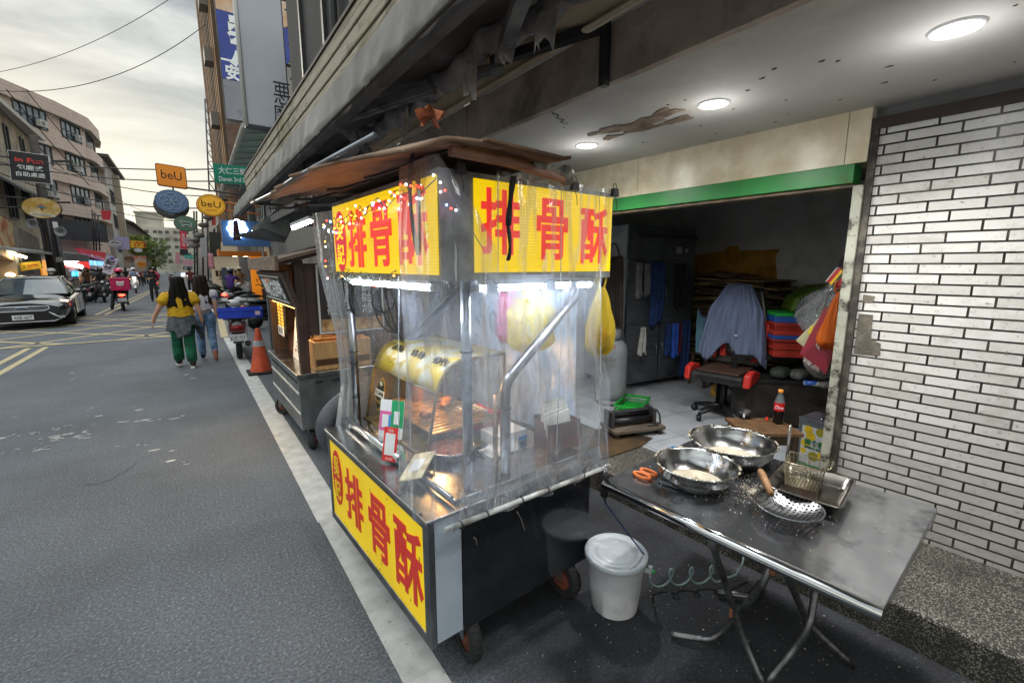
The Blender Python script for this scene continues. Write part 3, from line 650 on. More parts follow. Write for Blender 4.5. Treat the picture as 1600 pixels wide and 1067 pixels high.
for x in (.7, .965, .13):
    mb = MB(); mb.prism([(x, -.04, 2.015), (x + .04, -.04, 2.015), (x + .034, -.04, 2.05), (x + .006, -.04, 2.05)], (0, .02, 0)); mb.tube(arc((x + .02, -.03, 2.06), .012, 0, 2 * PI, 10)[:-1], .002, 4, closed=True); mb.tube(bez((x + .02, -.03, 2.02), (x + .02, -.05, 1.98), (x + .025, -.04, 1.955), 5), .0018, 4)
    build(mb, 'binder_clip', black, stall)
# ------------------------------------------------------------------ clear plastic curtains
def plastic(name, milk, sheen=.10, tint='dfe8f0', wr=9, bs=.5):
    t = NT(name); co = t.coord((1, 1, .6))
    nz = t.noise(co, wr, 5, .6, .8)
    nrm = t.bump(t.n('Math', {0: nz, 1: t.n('Math', {0: t.noise(t.coord((2, 2, .6)), wr * 2.0, 4), 1: .3}, operation='MULTIPLY').outputs[0]}, operation='ADD').outputs[0], bs, .03)
    tr = t.n('BsdfTransparent', {'Color': (.95, .965, .975, 1)}).outputs[0]
    di = t.n('BsdfDiffuse', {'Color': H(tint), 'Normal': nrm}).outputs[0]; tl = t.n('BsdfTranslucent', {'Color': H(tint), 'Normal': nrm}).outputs[0]
    md = t.n('MixShader', {0: .5, 1: di, 2: tl}).outputs[0]
    gl = t.n('BsdfGlossy', {'Color': (1, 1, 1, 1), 'Roughness': .16, 'Normal': nrm}).outputs[0]
    mk = t.ramp(nz, (.36, (milk * .6,) * 3), (.68, (min(1, milk * 1.5),) * 3))
    s1 = t.n('MixShader', {0: mk, 1: tr, 2: md}).outputs[0]
    fr = t.n('LayerWeight', {'Blend': .25, 'Normal': nrm}).outputs['Fresnel']
    fg = t.n('Math', {0: fr, 1: sheen * 3}, operation='MULTIPLY').outputs[0]; fg = t.n('Math', {0: fg, 1: .03}, operation='ADD').outputs[0]
    return t.done(t.n('MixShader', {0: fg, 1: s1, 2: gl}).outputs[0])
pl1 = plastic('clear plastic sheet', .05, .12, tint='cfe0f5', bs=.3); pl1b = plastic('painted haze plastic sheet', .25, .10, tint='dbe7f8', wr=2.6, bs=.4); pl1c = plastic('half painted haze plastic sheet', .15, .10, tint='dbe7f8', wr=2.6, bs=.35)  # same plastic throughout; tube-lit haze below the sign is mixed into its milkiness
pl2 = plastic('milky plastic sheet', .5, .2, tint='d5dbe0', wr=6, bs=.5); pl4 = plastic('bluish backing plastic', .72, .03, tint='b4c8e4')
pl3 = plastic('crinkled plastic film', .22, .3, 'c2c8cf', 14, 1.0)
def wav(x, z, s_): return .010 * vnoise(x * 17, z * 2.5, s_) + .006 * vnoise(x * 41, z * 5, s_ + 2)
def edge_x(z):                                   # right hem: sags out at the foot
    k = (2.03 - z) / 1.3; return .985 - .13 * math.sin(PI * min(1, max(0, (k - .18) / .5))) * .55 + .07 * max(0, k - .55)
def cs(a, b):                                    # side curtain hung over the sign
    z = 2.045 - 1.335 * b + .018 * math.sin(a * 11) * (b > .97) ; x0 = .30 - .07 * min(1, b * 2.5); x = x0 + (edge_x(z) - x0) * a
    fold = (.024 * math.sin(a * 26 + 1.8 * math.sin(b * 3)) ) * (b ** .6) * (.3 + a)
    return (x, -.032 - .02 * b + fold + wav(x, z, .4), z)
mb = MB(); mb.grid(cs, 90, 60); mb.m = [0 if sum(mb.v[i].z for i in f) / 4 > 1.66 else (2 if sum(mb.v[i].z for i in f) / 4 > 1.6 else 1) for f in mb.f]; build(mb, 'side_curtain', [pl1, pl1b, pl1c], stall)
def cf(a, b):                                    # narrow curtain round the near corner
    z = 2.06 - 1.345 * b; s0 = .30 - .05 * math.sin(b * 3); L_ = s0 + .27; s_ = L_ * a
    k = .018 * math.sin(a * 19 + 2 * math.sin(b * 4)) * (.3 + b * .5)
    if b < .22: s_ = .12 + (s_ - .12) * (.45 + 2.5 * b)
    if s_ < s0: return (.035 - .06 * b * .6 + k + wav(s_, z, 2), s0 - s_ - .03, z)
    return (.035 - .04 * b + (s_ - s0), -.05 - .01 * b + k * .6 + wav(s_, z, 3), z)
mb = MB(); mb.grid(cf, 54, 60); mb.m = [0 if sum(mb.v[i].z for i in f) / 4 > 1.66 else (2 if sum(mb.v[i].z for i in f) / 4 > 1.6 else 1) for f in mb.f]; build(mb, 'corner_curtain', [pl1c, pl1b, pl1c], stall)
def cfar(a, b):                                  # far curtain blown out towards the road
    k = b * 4; i = min(3, int(k)); f = k - i; f = f * f * (3 - 2 * f) * .4 + f * .6
    l_, r_ = FL[i].lerp(FL[i + 1], f), FR[i].lerp(FR[i + 1], f); p_ = l_.lerp(r_, a)
    return (p_.x, p_.y + .018 * math.sin(a * 14 + 3 * b) + wav(a, p_.z, 6), p_.z)
def onV(u, v, c):
    inv = SM.inverted(); o_ = inv @ _C; d_ = (inv.to_3x3() @ ray(u, v)); return o_ + d_ * ((c - o_.y) / d_.y)
FL = [onV(u, v, 1.31) for u, v in ((487, 334), (498, 420), (526, 520), (534, 600), (522, 692))]; FR = [onV(u, v, 1.29) for u, v in ((524, 328), (535, 430), (548, 520), (556, 600), (557, 668))]
mb = MB(); mb.grid(cfar, 30, 50); build(mb, 'far_curtain', pl2, stall)
def cback(a, b): 
    x = .16 + .8 * a; z = 1.66 - .9 * b; return (x, 1.262 + .03 * vnoise(x * 14, z * 9, 5) * .8, z)
mb = MB(); mb.grid(cback, 70, 60); build(mb, 'end_film', pl3, stall)
def cbk2(a, b):
    y = 1.25 - 1.1 * a; z = 1.66 - .9 * b; return (.955 + .02 * vnoise(y * 13, z * 7, 8), y, z)
mb = MB(); mb.grid(cbk2, 60, 50); build(mb, 'back_curtain', pl4, stall)
mb = MB()
for x0, x1, y in ((.30, .26, -.045), (.62, .6, -.05), (.86, .9, -.045)): mb.tube([(x0, y, 2.03), ((x0 + x1) / 2 + .01, y - .012, 1.4), (x1, y - .015, .73)], .0028, 5)
mb.tube([(.04, .265, 1.66), (.02, .27, 1.2), (.005, .27, .72)], .0028, 5)
build(mb, 'curtain_seam', plastic('seam plastic', .3, .1), stall)
pvc = mt('white pvc pipe', 'c9cac8', 'a9aaa8', 8, r=.4, dirt='6f6a60', dsc=8)
mb = MB(); mb.tube([(.03, -.062, .728), (.5, -.068, .722), (.985, -.06, .705)], .0115, 10); build(mb, 'curtain_rail', pvc, stall)
for x in (.1, .22, .40, .55, .78): mb = MB(); mb.tube(arc((x, -.064, .724), .016, 0, 2 * PI, 10, (0, 1, 0), (0, 0, 1))[:-1], .003, 5, closed=True); build(mb, 'rail_tie', black, stall)
mb = MB()
mb.grid(lambda a, b: (.14 + .8 * a, -.03 - .035 * b + .012 * math.sin(a * 22) * b, .80 - .09 * b + .012 * math.sin(a * 15)), 50, 5)
build(mb, 'skirt_film', plastic('dark skirt film', .3, .3, '9aa2a8', 12, .9), stall)
# casters
for (x, y, sp_) in ((.20, .055, 20), (.79, .06, -15), (.16, 1.1, 30), (.82, 1.1, 5)):
    c_ = Vector((x, y, .105)); M = Matrix.Rotation(R(90 - sp_ * .4), 4, 'Z') @ Matrix.Rotation(PI / 2, 4, 'X')
    fk = MB(); ax = M @ Vector((0, 0, 1))
    for k in (-1, 1): fk.beam(c_ + ax * .032 * k, c_ + ax * .03 * k + Vector((.0, 0, .1)), .035, .006, ax)
    fk.box(x - .05, x + .05, y - .05, y + .05, .19, .2); cas = build(fk, 'caster', mt('rusty caster fork', '59606a', '6b4535', 7, r=.6), stall)
    mb = MB(); mb.lathe([(.06, -.024), (.09, -.028), (.103, -.02), (.105, 0), (.103, .02), (.09, .028), (.06, .024)], c_, 28, M)
    for k in range(24): 
        a = 2 * PI * k / 24; mb.tube([c_ + M @ Vector((.104 * math.cos(a), .104 * math.sin(a), -.018)), c_ + M @ Vector((.104 * math.cos(a + .1), .104 * math.sin(a + .1), .018))], .004, 4)
    build(mb, 'tyre', rubber, cas)
    mb = MB(); mb.lathe([(.0001, -.02), (.02, -.024), (.028, -.012), (.05, -.008), (.062, -.02), (.062, .02), (.05, .008), (.028, .012), (.02, .024), (.0001, .02)], c_, 20, M); build(mb, 'rim', mt('rust red rim', '7d4132', '5d3026', 9, r=.7), cas)
# ------------------------------------------------------------------ glass display case on the counter
case = thing('display_case', 'greasy glass display case with yellow printed hood glowing warm on the stall counter', 'display case', SL(.24, .45, CT + .02), SA)
def kp(x, y, z): return (x - .24, y - .45, z - CT - .02)
grease = mt('greasy case frame', '8d7a4c', '5d4c2c', 9, r=.4, dirt='2b2115', dsc=9)
def gl_mat(name, tint, milk):
    t = NT(name); co = t.coord(); tr = t.n('BsdfTransparent', {'Color': (.97, .96, .93, 1)}).outputs[0]
    di = t.n('BsdfDiffuse', {'Color': H(tint)}).outputs[0]; gl = t.n('BsdfGlossy', {'Roughness': .08}).outputs[0]
    f = t.ramp(t.noise(co, 9, 7, .7), (.45, (milk,) * 3), (.72, (milk * 4,) * 3)); s1 = t.n('MixShader', {0: f, 1: tr, 2: di}).outputs[0]
    return t.done(t.n('MixShader', {0: .07, 1: s1, 2: gl}).outputs[0])
gcase = gl_mat('greasy glass', '8d6f38', .06)
prof = [(.235, .77), (.300, 1.085), (.325, 1.15), (.365, 1.2), (.43, 1.235), (.72, 1.235)]
Ya, Yb = .46, 1.235
mb = MB(); mb.quad(kp(.235, Ya, .77), kp(.235, Yb, .77), kp(.3, Yb, 1.085), kp(.3, Ya, 1.085)); build(mb, 'front_glass', gcase, case)
for y in (Ya, Yb):
    mb = MB(); mb.quad(*[kp(x, y, z) for x, z in prof + [(.72, .77)]]); build(mb, 'side_glass', gcase, case)
t = NT('yellow printed hood'); co = t.coord(); cc = t.mix(t.ramp(t.noise(co, 7, 5, .6), (.42, (0, 0, 0)), (.52, (1, 1, 1))), 'd8d4bc', 'd9b93a'); cc = t.mix(t.ramp(t.noise(co, 14, 7, .7), (.56, (0, 0, 0)), (.68, (.8, .8, .8))), cc, '6d5420')
hoodm = t.done(t.pr(cc, .3))
mb = MB(); hp = prof[1:]; mb.grid(lambda a, b: kp(hp[int(round(b * 4))][0], Ya - .004 + (Yb - Ya + .008) * a, hp[int(round(b * 4))][1] + .003), 8, 4); hood = build(mb, 'printed_hood', hoodm, case, solid=.004)
for k, s2 in enumerate(('香酥', '排骨', '現炸')): text(s2, case, kp(.378, 1.05 - .25 * k, 1.217), (0, -1, 0), (.6, 0, .8), .15, .055, black_ink, off=.0, depth=.004)
mb = MB()
for y in (Ya, Yb): mb.tube([kp(x, y, z) for x, z in prof], .008, 6); mb.tube([kp(.72, y, .77), kp(.72, y, 1.235)], .008, 6)
mb.tube([kp(.235, Ya, .77), kp(.235, Yb, .77)], .009, 6); mb.tube([kp(.30, Ya, 1.085), kp(.30, Yb, 1.085)], .006, 6); mb.tube([kp(.72, Ya, 1.235), kp(.72, Yb, 1.235)], .008, 6)
mb.box(*[v for p_ in zip(kp(.21, .44, CT + .004), kp(.74, 1.25, CT + .02)) for v in p_]); build(mb, 'case_frame', grease, case)
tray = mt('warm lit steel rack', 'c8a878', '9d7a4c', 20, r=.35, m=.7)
mb = MB(); mb.box(*[v for p_ in zip(kp(.3, .5, .86), kp(.7, 1.2, .868)) for v in p_])
for k in range(17): mb.tube([kp(.3, .52 + .04 * k, .876), kp(.7, .52 + .04 * k, .876)], .0035, 5)
build(mb, 'wire_rack', tray, case)
food = mt('fried golden food', 'b5762c', '6d3b14', 28, r=.5, bump=.8)
q = random.Random(5)
for _ in range(4):
    mb = MB(); cx, cy = q.uniform(.36, .66), q.uniform(.54, .9); mb.grid(lambda a, b: kp(cx + (.03 + .008 * math.sin(7 * a * 2 * PI + 4 * b)) * math.cos(2 * PI * a) * math.sin(PI * b), cy + (.04 + .008 * math.sin(5 * a * 6.28)) * math.sin(2 * PI * a) * math.sin(PI * b), .9 - .022 * math.cos(PI * b)), 14, 7); build(mb, 'fried_piece', food, case)
mb = MB(); mb.lathe([(.05, .0), (.062, .16), (.064, .162), (.058, .162), (.046, .006), (.0001, .006)], kp(.5, 1.05, .88), 20); build(mb, 'tong_can', mt('warm tin can', 'b8956a', 'a07a50', 9, r=.3, m=.8), case)
mb = MB(); mb.tube([kp(.5, 1.05, .92), kp(.44, .93, 1.13)], .006, 6); mb.tube([kp(.51, 1.06, .92), kp(.47, 1.0, 1.15)], .006, 6); build(mb, 'tongs', steel, case)
mb = MB(); mb.lathe([(.0001, 0), (.02, -.006), (.03, -.03), (.022, -.055), (.0001, -.065)], kp(.52, .82, 1.2), 14); build(mb, 'heat_lamp', mt('lit heat lamp', 'ffb060', es=10), case)
ld = bpy.data.lights.new('heat lamp', 'POINT'); ld.energy = 2.6; ld.color = (1, .62, .28); ld.shadow_soft_size = .05
lo = bpy.data.objects.new('bulb', ld); col.objects.link(lo); lo.parent = case; lo.location = kp(.5, .84, 1.08)
# gold round sticker and payment cards on the case glass
gold = mt('gold sticker', 'b98f2a', 'a77f20', 9, r=.35); dkgreen = mt('black green sticker', '25291a', r=.4)
def onfront(y, z, d=.004):
    k = (z - .77) / .315; return Vector(kp(.235 + .065 * k - d, y, z))
up_g = Vector((.065, 0, .315)).normalized()
st = thing('round_sticker', 'black and gold shield shaped sticker on the display case glass', 'sticker', SM @ (Vector((.24, .45, CT + .02)) + onfront(1.08, .95)), SA)
mb = MB()
for sc3, m_i, d in ((1, 0, .002), (.88, 1, .004)):
    mb.mat(m_i)
    pts = [Vector((0, sc3 * .056 * math.cos(a) * (1 if math.sin(a) > -.2 else .9), 0)) + up_g * (sc3 * .1 * math.sin(a)) + Vector((-d, 0, 0)) for a in [2 * PI * i / 30 for i in range(30)]]; mb.prism(pts, (-.0015, 0, 0))
build(mb, 'sticker_face', [gold, dkgreen], st)
mb = MB(); c0 = up_g * .005; mb.prism([c0 + Vector((-.006, s1 * .062, 0)) + up_g * s2 * .02 for s1, s2 in ((-1, -1), (1, -1), (1, 1), (-1, 1))], (-.0015, 0, 0)); mb.ball(up_g * .062 + Vector((-.006, 0, 0)), .003, .018, .018); build(mb, 'sticker_band', mt('sticker cream band', 'e4dcc4'), st)
text('老乙排骨酥', st, c0 + Vector((-.0078, 0, 0)), (0, -1, 0), up_g, .105, .024, black_ink, depth=.001); text('台灣味', st, up_g * -.045 + Vector((-.006, 0, 0)), (0, -1, 0), up_g, .06, .02, gold, depth=.001)
def card(name, label, y, z, w_, h_, face, extra, tilt=None, cat='payment card'):
    base = SM @ (Vector((.24, .45, CT + .02)) + onfront(y, z, .05)); c_ = thing(name, label, cat, base, SA + R(32))
    u_ = tilt or up_g; rt = Vector((0, -1, 0)); nn = rt.cross(u_)
    def rect(cy, cz, ww, hh, d, m_, nm):
        mb = MB(); c1 = rt * cy + u_ * cz + nn * d; mb.prism([c1 + rt * a * ww / 2 + u_ * b * hh / 2 for a, b in ((-1, -1), (1, -1), (1, 1), (-1, 1))], nn * -.002); build(mb, nm, m_, c_)
    rect(0, 0, w_, h_, .0, face, 'card_face')
    for e_ in extra: rect(*e_)
    return c_, rt, u_, nn
wh = mt('white card', 'dfe2e2', r=.35); grn = mt('green card', '129a62', r=.35)
card('payment_card', 'green and pink payment code card stuck on the display case', .80, .885, .15, .205, wh, [(.036, .03, .075, .145, .0025, grn, 'green_field'), (-.037, -.012, .07, .105, .0025, mt('pink card', 'd5609a'), 'pink_field'), (-.02, -.02, .035, .085, .004, mt('blue card', '3f8fd0'), 'blue_field'), (.036, .01, .034, .07, .006, wh, 'code_blank'), (-.035, -.012, .04, .07, .006, wh, 'code_blank')])
c_, rt, u_, nn = card('payment_card', 'red payment code card standing against the chrome counter rail', .575, .845, .078, .165, mt('red card', 'd8262c', r=.35), [(0, .0, .055, .105, .0025, wh, 'code_blank')], Vector((.22, 0, .97)).normalized())
c_.location = SM @ Vector((.10, .575, CT + .093))
for k in range(9): 
    x_ = (k % 3 - 1) * .012; mb = MB(); c1 = rt * x_ + u_ * (.035 - (k // 3) * .03) + nn * .0035
text('掃碼', c_, u_ * .066 + nn * .001, rt, u_, .03, .018, mt('pale pink print', 'f0b8b0'), depth=.001); text('收款', c_, u_ * -.07 + nn * .001, rt, u_, .04, .014, mt('pale pink print', 'f0b8b0'), depth=.001)
# things on the near counter
def stl(x, y, z): return SL(x, y, z)
mb = MB(); mb.box(-.055, .055, -.11, .11, 0, .008)
mb.mat(1).box(-.03, .025, -.05, .05, .008, .011)
o = solo(mb, 'cream_pouch', 'cream coloured card pouch lying on the near counter edge', 'card pouch', [mt('cream card', 'd9cdaa', 'c4b692', 20, r=.5, dirt='77663f', dsc=14), wh], stl(.14, .36, CT + .045), SA + R(-48), bevel=.003); o.rotation_euler = (R(8), R(-14), SA + R(-48))
bowlf = thing('food_pan', 'round pan of reddish fried food behind the corner curtain', 'pan', stl(.36, .44, .766), SA)
mb = MB(); mb.lathe([(.0001, .003), (.10, .003), (.118, .04), (.125, .042), (.125, .048), (.114, .046), (.097, .01), (.0001, .01)], n=36); build(mb, 'pan', steel, bowlf)
mb = MB(); q = random.Random(2); mb.grid(lambda a, b: (.113 * b * math.cos(2 * PI * a), .113 * b * math.sin(2 * PI * a), .045 + .012 * vnoise(30 * b * math.cos(2 * PI * a), 30 * b * math.sin(2 * PI * a), 1) - .008 * b), 40, 12); build(mb, 'filling', mt('reddish fried crumbs', 'a5684c', '7d4230', 30, r=.7, bump=.6), bowlf)
pap = mt('white paper', 'd9dad6', 'c6c8c6', 6, r=.7)
mb = MB(); 
for k in range(5): mb.box(-.09, .09, -.06, .06, .004 * k, .004 * k + .003, Matrix.Rotation(R(9 * k - 20), 4, 'Z') @ Matrix.Translation((.008 * k, 0, 0)))
solo(mb, 'paper_bags', 'fanned white paper bags lying beside the food pan', 'paper bags', pap, stl(.58, .33, .767), SA + R(20))
pb = thing('pink_basket', 'red plastic basket of paper packets behind the side curtain', 'basket', stl(.66, .72, .767), SA)
mb = MB(); pk = mt('red pink plastic', 'c8485c', 'b83c50', 5, r=.4)
mb.box(-.13, .13, -.09, .09, 0, .008)
for a in ((-.14, -.13, -.1, .1), (.13, .14, -.1, .1), (-.13, .13, -.1, -.09), (-.13, .13, .09, .1)): mb.box(*a, 0, .085)
mb.box(-.145, .145, -.105, -.1, .075, .088); mb.box(-.145, .145, .1, .105, .075, .088); build(mb, 'basket', pk, pb, bevel=.004)
mb = MB()
for k in range(8): mb.box(-.1 + .024 * k, -.088 + .024 * k, -.07, .07, .02, .095 + .006 * (k % 3), Matrix.Rotation(R(4 * (k % 3) - 3), 4, 'X'))
build(mb, 'paper_packet', pap, pb)
mb = MB(); mb.box(-.1, .1, -.075, .075, 0, .06); mb.mat(1).box(-.1, .1, -.076, .076, .06, .064); mb.mat(2).box(.04, .1, -.078, -.0755, .005, .03)
solo(mb, 'white_box', 'flat white paper box with blue strip on the stall counter', 'paper box', [wh, pap, mt('blue label', '3a86c8')], stl(.68, .42, .767), SA, bevel=.002)
nb = thing('napkin_box', 'dark brown napkin box with white bags by the right curtain', 'napkin box', stl(.865, .2, .76), SA + R(-6))
mb = MB(); 
for a in ((-.1, .1, -.07, -.064, .0, .15), (-.1, .1, .064, .07, .0, .17), (-.1, -.094, -.064, .064, 0, .15), (.094, .1, -.064, .064, 0, .15), (-.094, .094, -.064, .064, 0, .01)): mb.box(*a)
build(mb, 'box', mt('dark maroon box', '3c2a2b', '4b3030', 5, r=.4, dirt='6b4038', dsc=8), nb, bevel=.003)
for k in range(5):
    mb = MB(); mb.box(-.085, .075, -.05 + .02 * k, -.046 + .02 * k, .06, .2 + .012 * k, Matrix.Rotation(R(-10 + 3 * k), 4, 'Y')); build(mb, 'white_bag', pap, nb)
# plastic bags hung at the far right corner
def bag(name, label, top, w_, d_, h_, mat_, seed, knot=.25, rot=0, cat='plastic bag', n=26, mouth=.12):
    c_ = thing(name, label, cat, top, rot); mb = MB()
    def P(a, b):
        th = 2 * PI * a; k = (mouth + (1 - mouth) * min(1, (b / knot)) ** .8 if b < knot else 1 - .1 * (1 - b) * 0) ; k *= (1 - .55 * max(0, (b - .86) / .14) ** 1.6)
        pl_ = 1 + .10 * math.sin(9 * th + seed) * (1 - b * .6) + .05 * math.sin(17 * th + 3 * b * 4 + seed) + .10 * vnoise(3 * math.cos(th) + seed, 5 * b + 2 * math.sin(th), seed)
        return (w_ / 2 * k * pl_ * math.cos(th), d_ / 2 * k * pl_ * math.sin(th), -h_ * b + .01 * math.sin(5 * th + seed) * b)
    mb.grid(P, 44, n); mb.quad(*[P(i / 44, 1) for i in range(44)]); build(mb, 'bag_body', mat_, c_)
    mb = MB(); 
    for s2 in (-1, 1): mb.tube(bez((s2 * .01, 0, -.02), (s2 * .05, 0, .05), (s2 * .012, 0, .075), 6), .006, 5)
    build(mb, 'bag_handle', mat_, c_); return c_
def filmmat(name, c, al, es=0, rg=.3):
    t = NT(name); co = t.coord((2, 2, .4)); nz = t.noise(co, 16, 5, .6); nrm = t.bump(nz, .7, .02)
    tr = t.n('BsdfTransparent', {'Color': H(c)}).outputs[0]; p_ = t.pr(c, rg, 0, nrm); tl = t.n('BsdfTranslucent', {'Color': H(c), 'Normal': nrm}).outputs[0]
    s1 = t.n('MixShader', {0: .45, 1: p_, 2: tl}).outputs[0]
    return t.done(t.n('MixShader', {0: al, 1: tr, 2: s1}).outputs[0])
yb = filmmat('yellow bag film', 'e6d65a', .72); yb2 = filmmat('lime bag film', 'e2d05a', .5)
bag('plastic_bag', 'pale yellow plastic bag hanging behind the curtain at the bent post', SL(.74, .27, 1.60), .27, .16, .32, yb, 1.3, .4, SA)
bag('plastic_bag', 'pink plastic bag hanging behind the yellow bag', SL(.66, .35, 1.62), .13, .1, .3, filmmat('pink bag film', 'e07aa0', .75), 2.1, .3, SA)
fb = bag('plastic_bag', 'lime plastic bag full of brown fried crumbs at stall corner', SL(.975, .02, 1.60), .145, .12, .33, yb2, 4.2, .6, SA, mouth=.2)
mb = MB(); mb.grid(lambda a, b: (.062 * math.cos(2 * PI * a) * math.sin(PI * b) * (1 + .08 * math.sin(9 * a * 6.28)), .05 * math.sin(2 * PI * a) * math.sin(PI * b), -.262 - .058 * math.cos(PI * (1 - b))), 24, 12); build(mb, 'fried_crumbs', mt('brown fried crumbs', 'a8682c', '6d3d18', 45, r=.7, bump=.9), fb)
# ------------------------------------------------------------------ string of little lights under the eave
sl = thing('string_lights', 'tangled string of tiny red, blue and white lights under the stall eave', 'string lights', SL(.05, .6, 2.0), SA)
q = random.Random(21); path = []
for i in range(60):
    a = i / 59; y = 1.2 - 1.12 * a; path.append((.058 + .02 * math.sin(i * 1.7), y, 1.90 + .085 * a + .022 * math.sin(i * 2.1) + .018 * math.sin(i * .7)))
path += [(.07 + .012 * i, -.02 - .002 * i, 2.0 - .018 * i) for i in range(14)]
low = [(.06 + .015 * math.sin(i * 2.3), 1.2 - .95 * i / 40, 1.648 + .022 * math.sin(i * 1.9)) for i in range(41)]
vert = [(.05 + .01 * math.sin(i * 2), 1.19 + .014 * math.sin(i * 3), 1.92 - .27 * i / 16) for i in range(17)]
def sub(ps): return [(x - .05, y - .6, z - 2.0) for x, y, z in ps]
mb = MB()
for ps in (path, low, vert): mb.tube(sub(ps), .0022, 4)
for i in range(26): 
    p_ = Vector(low[q.randrange(41)]); mb.tube(sub([p_, p_ + Vector((q.uniform(-.03, .03), q.uniform(-.05, .05), q.uniform(-.03, .03))), p_ + Vector((q.uniform(-.03, .03), q.uniform(-.08, .08), q.uniform(-.03, .02)))]), .0022, 4)
build(mb, 'light_cable', mt('pale green cable', '8f9a86', '6b6f66', 20), sl)
LC = [mt('lit red bulb', 'ff3020', es=6), mt('lit white bulb', 'e8f0ff', es=7), mt('lit amber bulb', 'ff9a30', es=6), mt('lit blue bulb', '6a90ff', es=7)]
bm_ = MB(); bm_.ball((0, 0, 0), .0040, nu=8, nv=6); bulb0 = None
spots = [path[i] for i in range(1, 74) if i % 1 == 0][:66] + low[2::9] + vert[1::3]
for i, p_ in enumerate(spots[:84]):
    x, y, z = p_; k = q.choice([0, 0, 1, 1, 1, 2, 3]) if i < 66 else q.choice([0, 1, 2, 1])
    lo_ = (x - .062 + q.uniform(-.012, 0), y - .6 + q.uniform(-.012, .012), z - 2.0 + q.uniform(-.03, .012))
    if bulb0 is None: bulb0 = [build(bm_, 'bulb', c, sl) for c in LC]; 
    if i < 4: o = bulb0[i]
    else: o = bulb0[k].copy(); col.objects.link(o); o.parent = sl
    o.location = lo_
# ribbed grey hose sticking out behind
mb = MB(); hose = bez(pY(545, 715, 3.0), pY(470, 668, 3.0), pY(548, 620, 3.0), 40)
mb.tube(hose, [.062 + .005 * (i % 2) for i in range(41)], 14); solo(mb, 'duct_hose', 'thick ribbed grey hose bulging out behind the stall', 'hose', mt('grey ribbed hose', '55585f', '464950', 12, r=.6), SL(.0, 1.5, .4), SA, W=True)
# ================================================================== folding steel table and what lies on it
TZ = .725; TA = R(3.6); TO = pG(950, 752, TZ); TO = (TO.x, TO.y, 0)
TM = Matrix.Translation(Vector(TO)) @ Matrix.Rotation(TA, 4, 'Z')
tb = thing('folding_table', 'low steel folding table with rolled front edge and crossed tube legs', 'table', TO, TA)
TW, TL = .86, 1.0
topm = mt('scratched steel top', 'b0b2b6', '999ba0', 5, r=.17, m=.9, rv=.1, dirt='3a3a3c', dsc=6, dlo=.5, dhi=.75)
mb = MB(); mb.box(.0, TW, -TL, .02, TZ - .012, TZ); mb.box(.01, TW - .005, .012, .02, TZ - .04, TZ - .012); mb.box(.01, TW, -TL, -TL + .008, TZ - .045, TZ - .012); mb.box(TW - .01, TW, -TL + .01, .01, TZ - .04, TZ - .012); build(mb, 'table_top', topm, tb, bevel=.003)
mb = MB(); mb.tube([(.0, -TL, TZ - .021), (.0, .02, TZ - .021)], .0225, 14); build(mb, 'rolled_edge', chrome, tb)
mb = MB(); mb.box(.1, TW - .1, -.52, -.46, TZ - .045, TZ - .014); build(mb, 'under_bar', dark_metal, tb)
legm = mt('scuffed steel tube', '8a8c8e', '6a6b6c', 15, r=.4, m=.9, dirt='3c3834', dsc=14, dlo=.5, dhi=.7)
piv = TM @ Vector((.28, -.42, TZ - .05))
legs = [
 [pG(1108, 836, .69), pG(1135, 915, .42), pG(1150, 965, .26), pG(1166, 1010, .14), pG(1194, 1072, .02)],
 [pG(1048, 990, .022), pG(1085, 997, .03), pG(1112, 998, .05), pG(1132, 985, .10), pG(1214, 886, .56), piv + Vector((.25, .05, 0))],
 [pG(1226, 888, .68), pG(1252, 950, .30), pG(1262, 972, .2), pG(1280, 992, .14), pG(1334, 1040, .02)],
 [pG(1196, 1068, .02), pG(1240, 1015, .16), pG(1268, 975, .3), piv + Vector((.3, -.25, 0))]]
for pts in legs:
    mb = MB(); sm = []
    for i in range(len(pts) - 1):
        for k in range(4): sm.append(pts[i].lerp(pts[i + 1], k / 4))
    sm.append(pts[-1]); s2 = [sm[0]] + [(sm[i - 1] + sm[i] * 2 + sm[i + 1]) / 4 for i in range(1, len(sm) - 1)] + [sm[-1]]
    mb.tube(s2, .0138, 12); build(mb, 'leg', legm, tb, W=True)
mb = MB(); a, b = pG(1120, 924, .03), pG(1170, 932, .03); mb.tube([a, b, b + Vector((.16, .02, .0))], .016, 10); build(mb, 'foot_bar', legm, tb, W=True)
mb = MB(); mb.tube([pG(1144, 955, .31) + Vector((-.03, -.01, 0)), pG(1144, 955, .31) + Vector((.03, .02, 0))], .007, 8); c_ = pG(1216, 886, .57); mb.tube([c_ + Vector((-.05, 0, 0)), c_ + Vector((.04, 0, 0))], .013, 8); build(mb, 'pivot_bolt', mt('rusty bolt', '6d4028', '8a5a3a', 30, r=.7), tb, W=True)
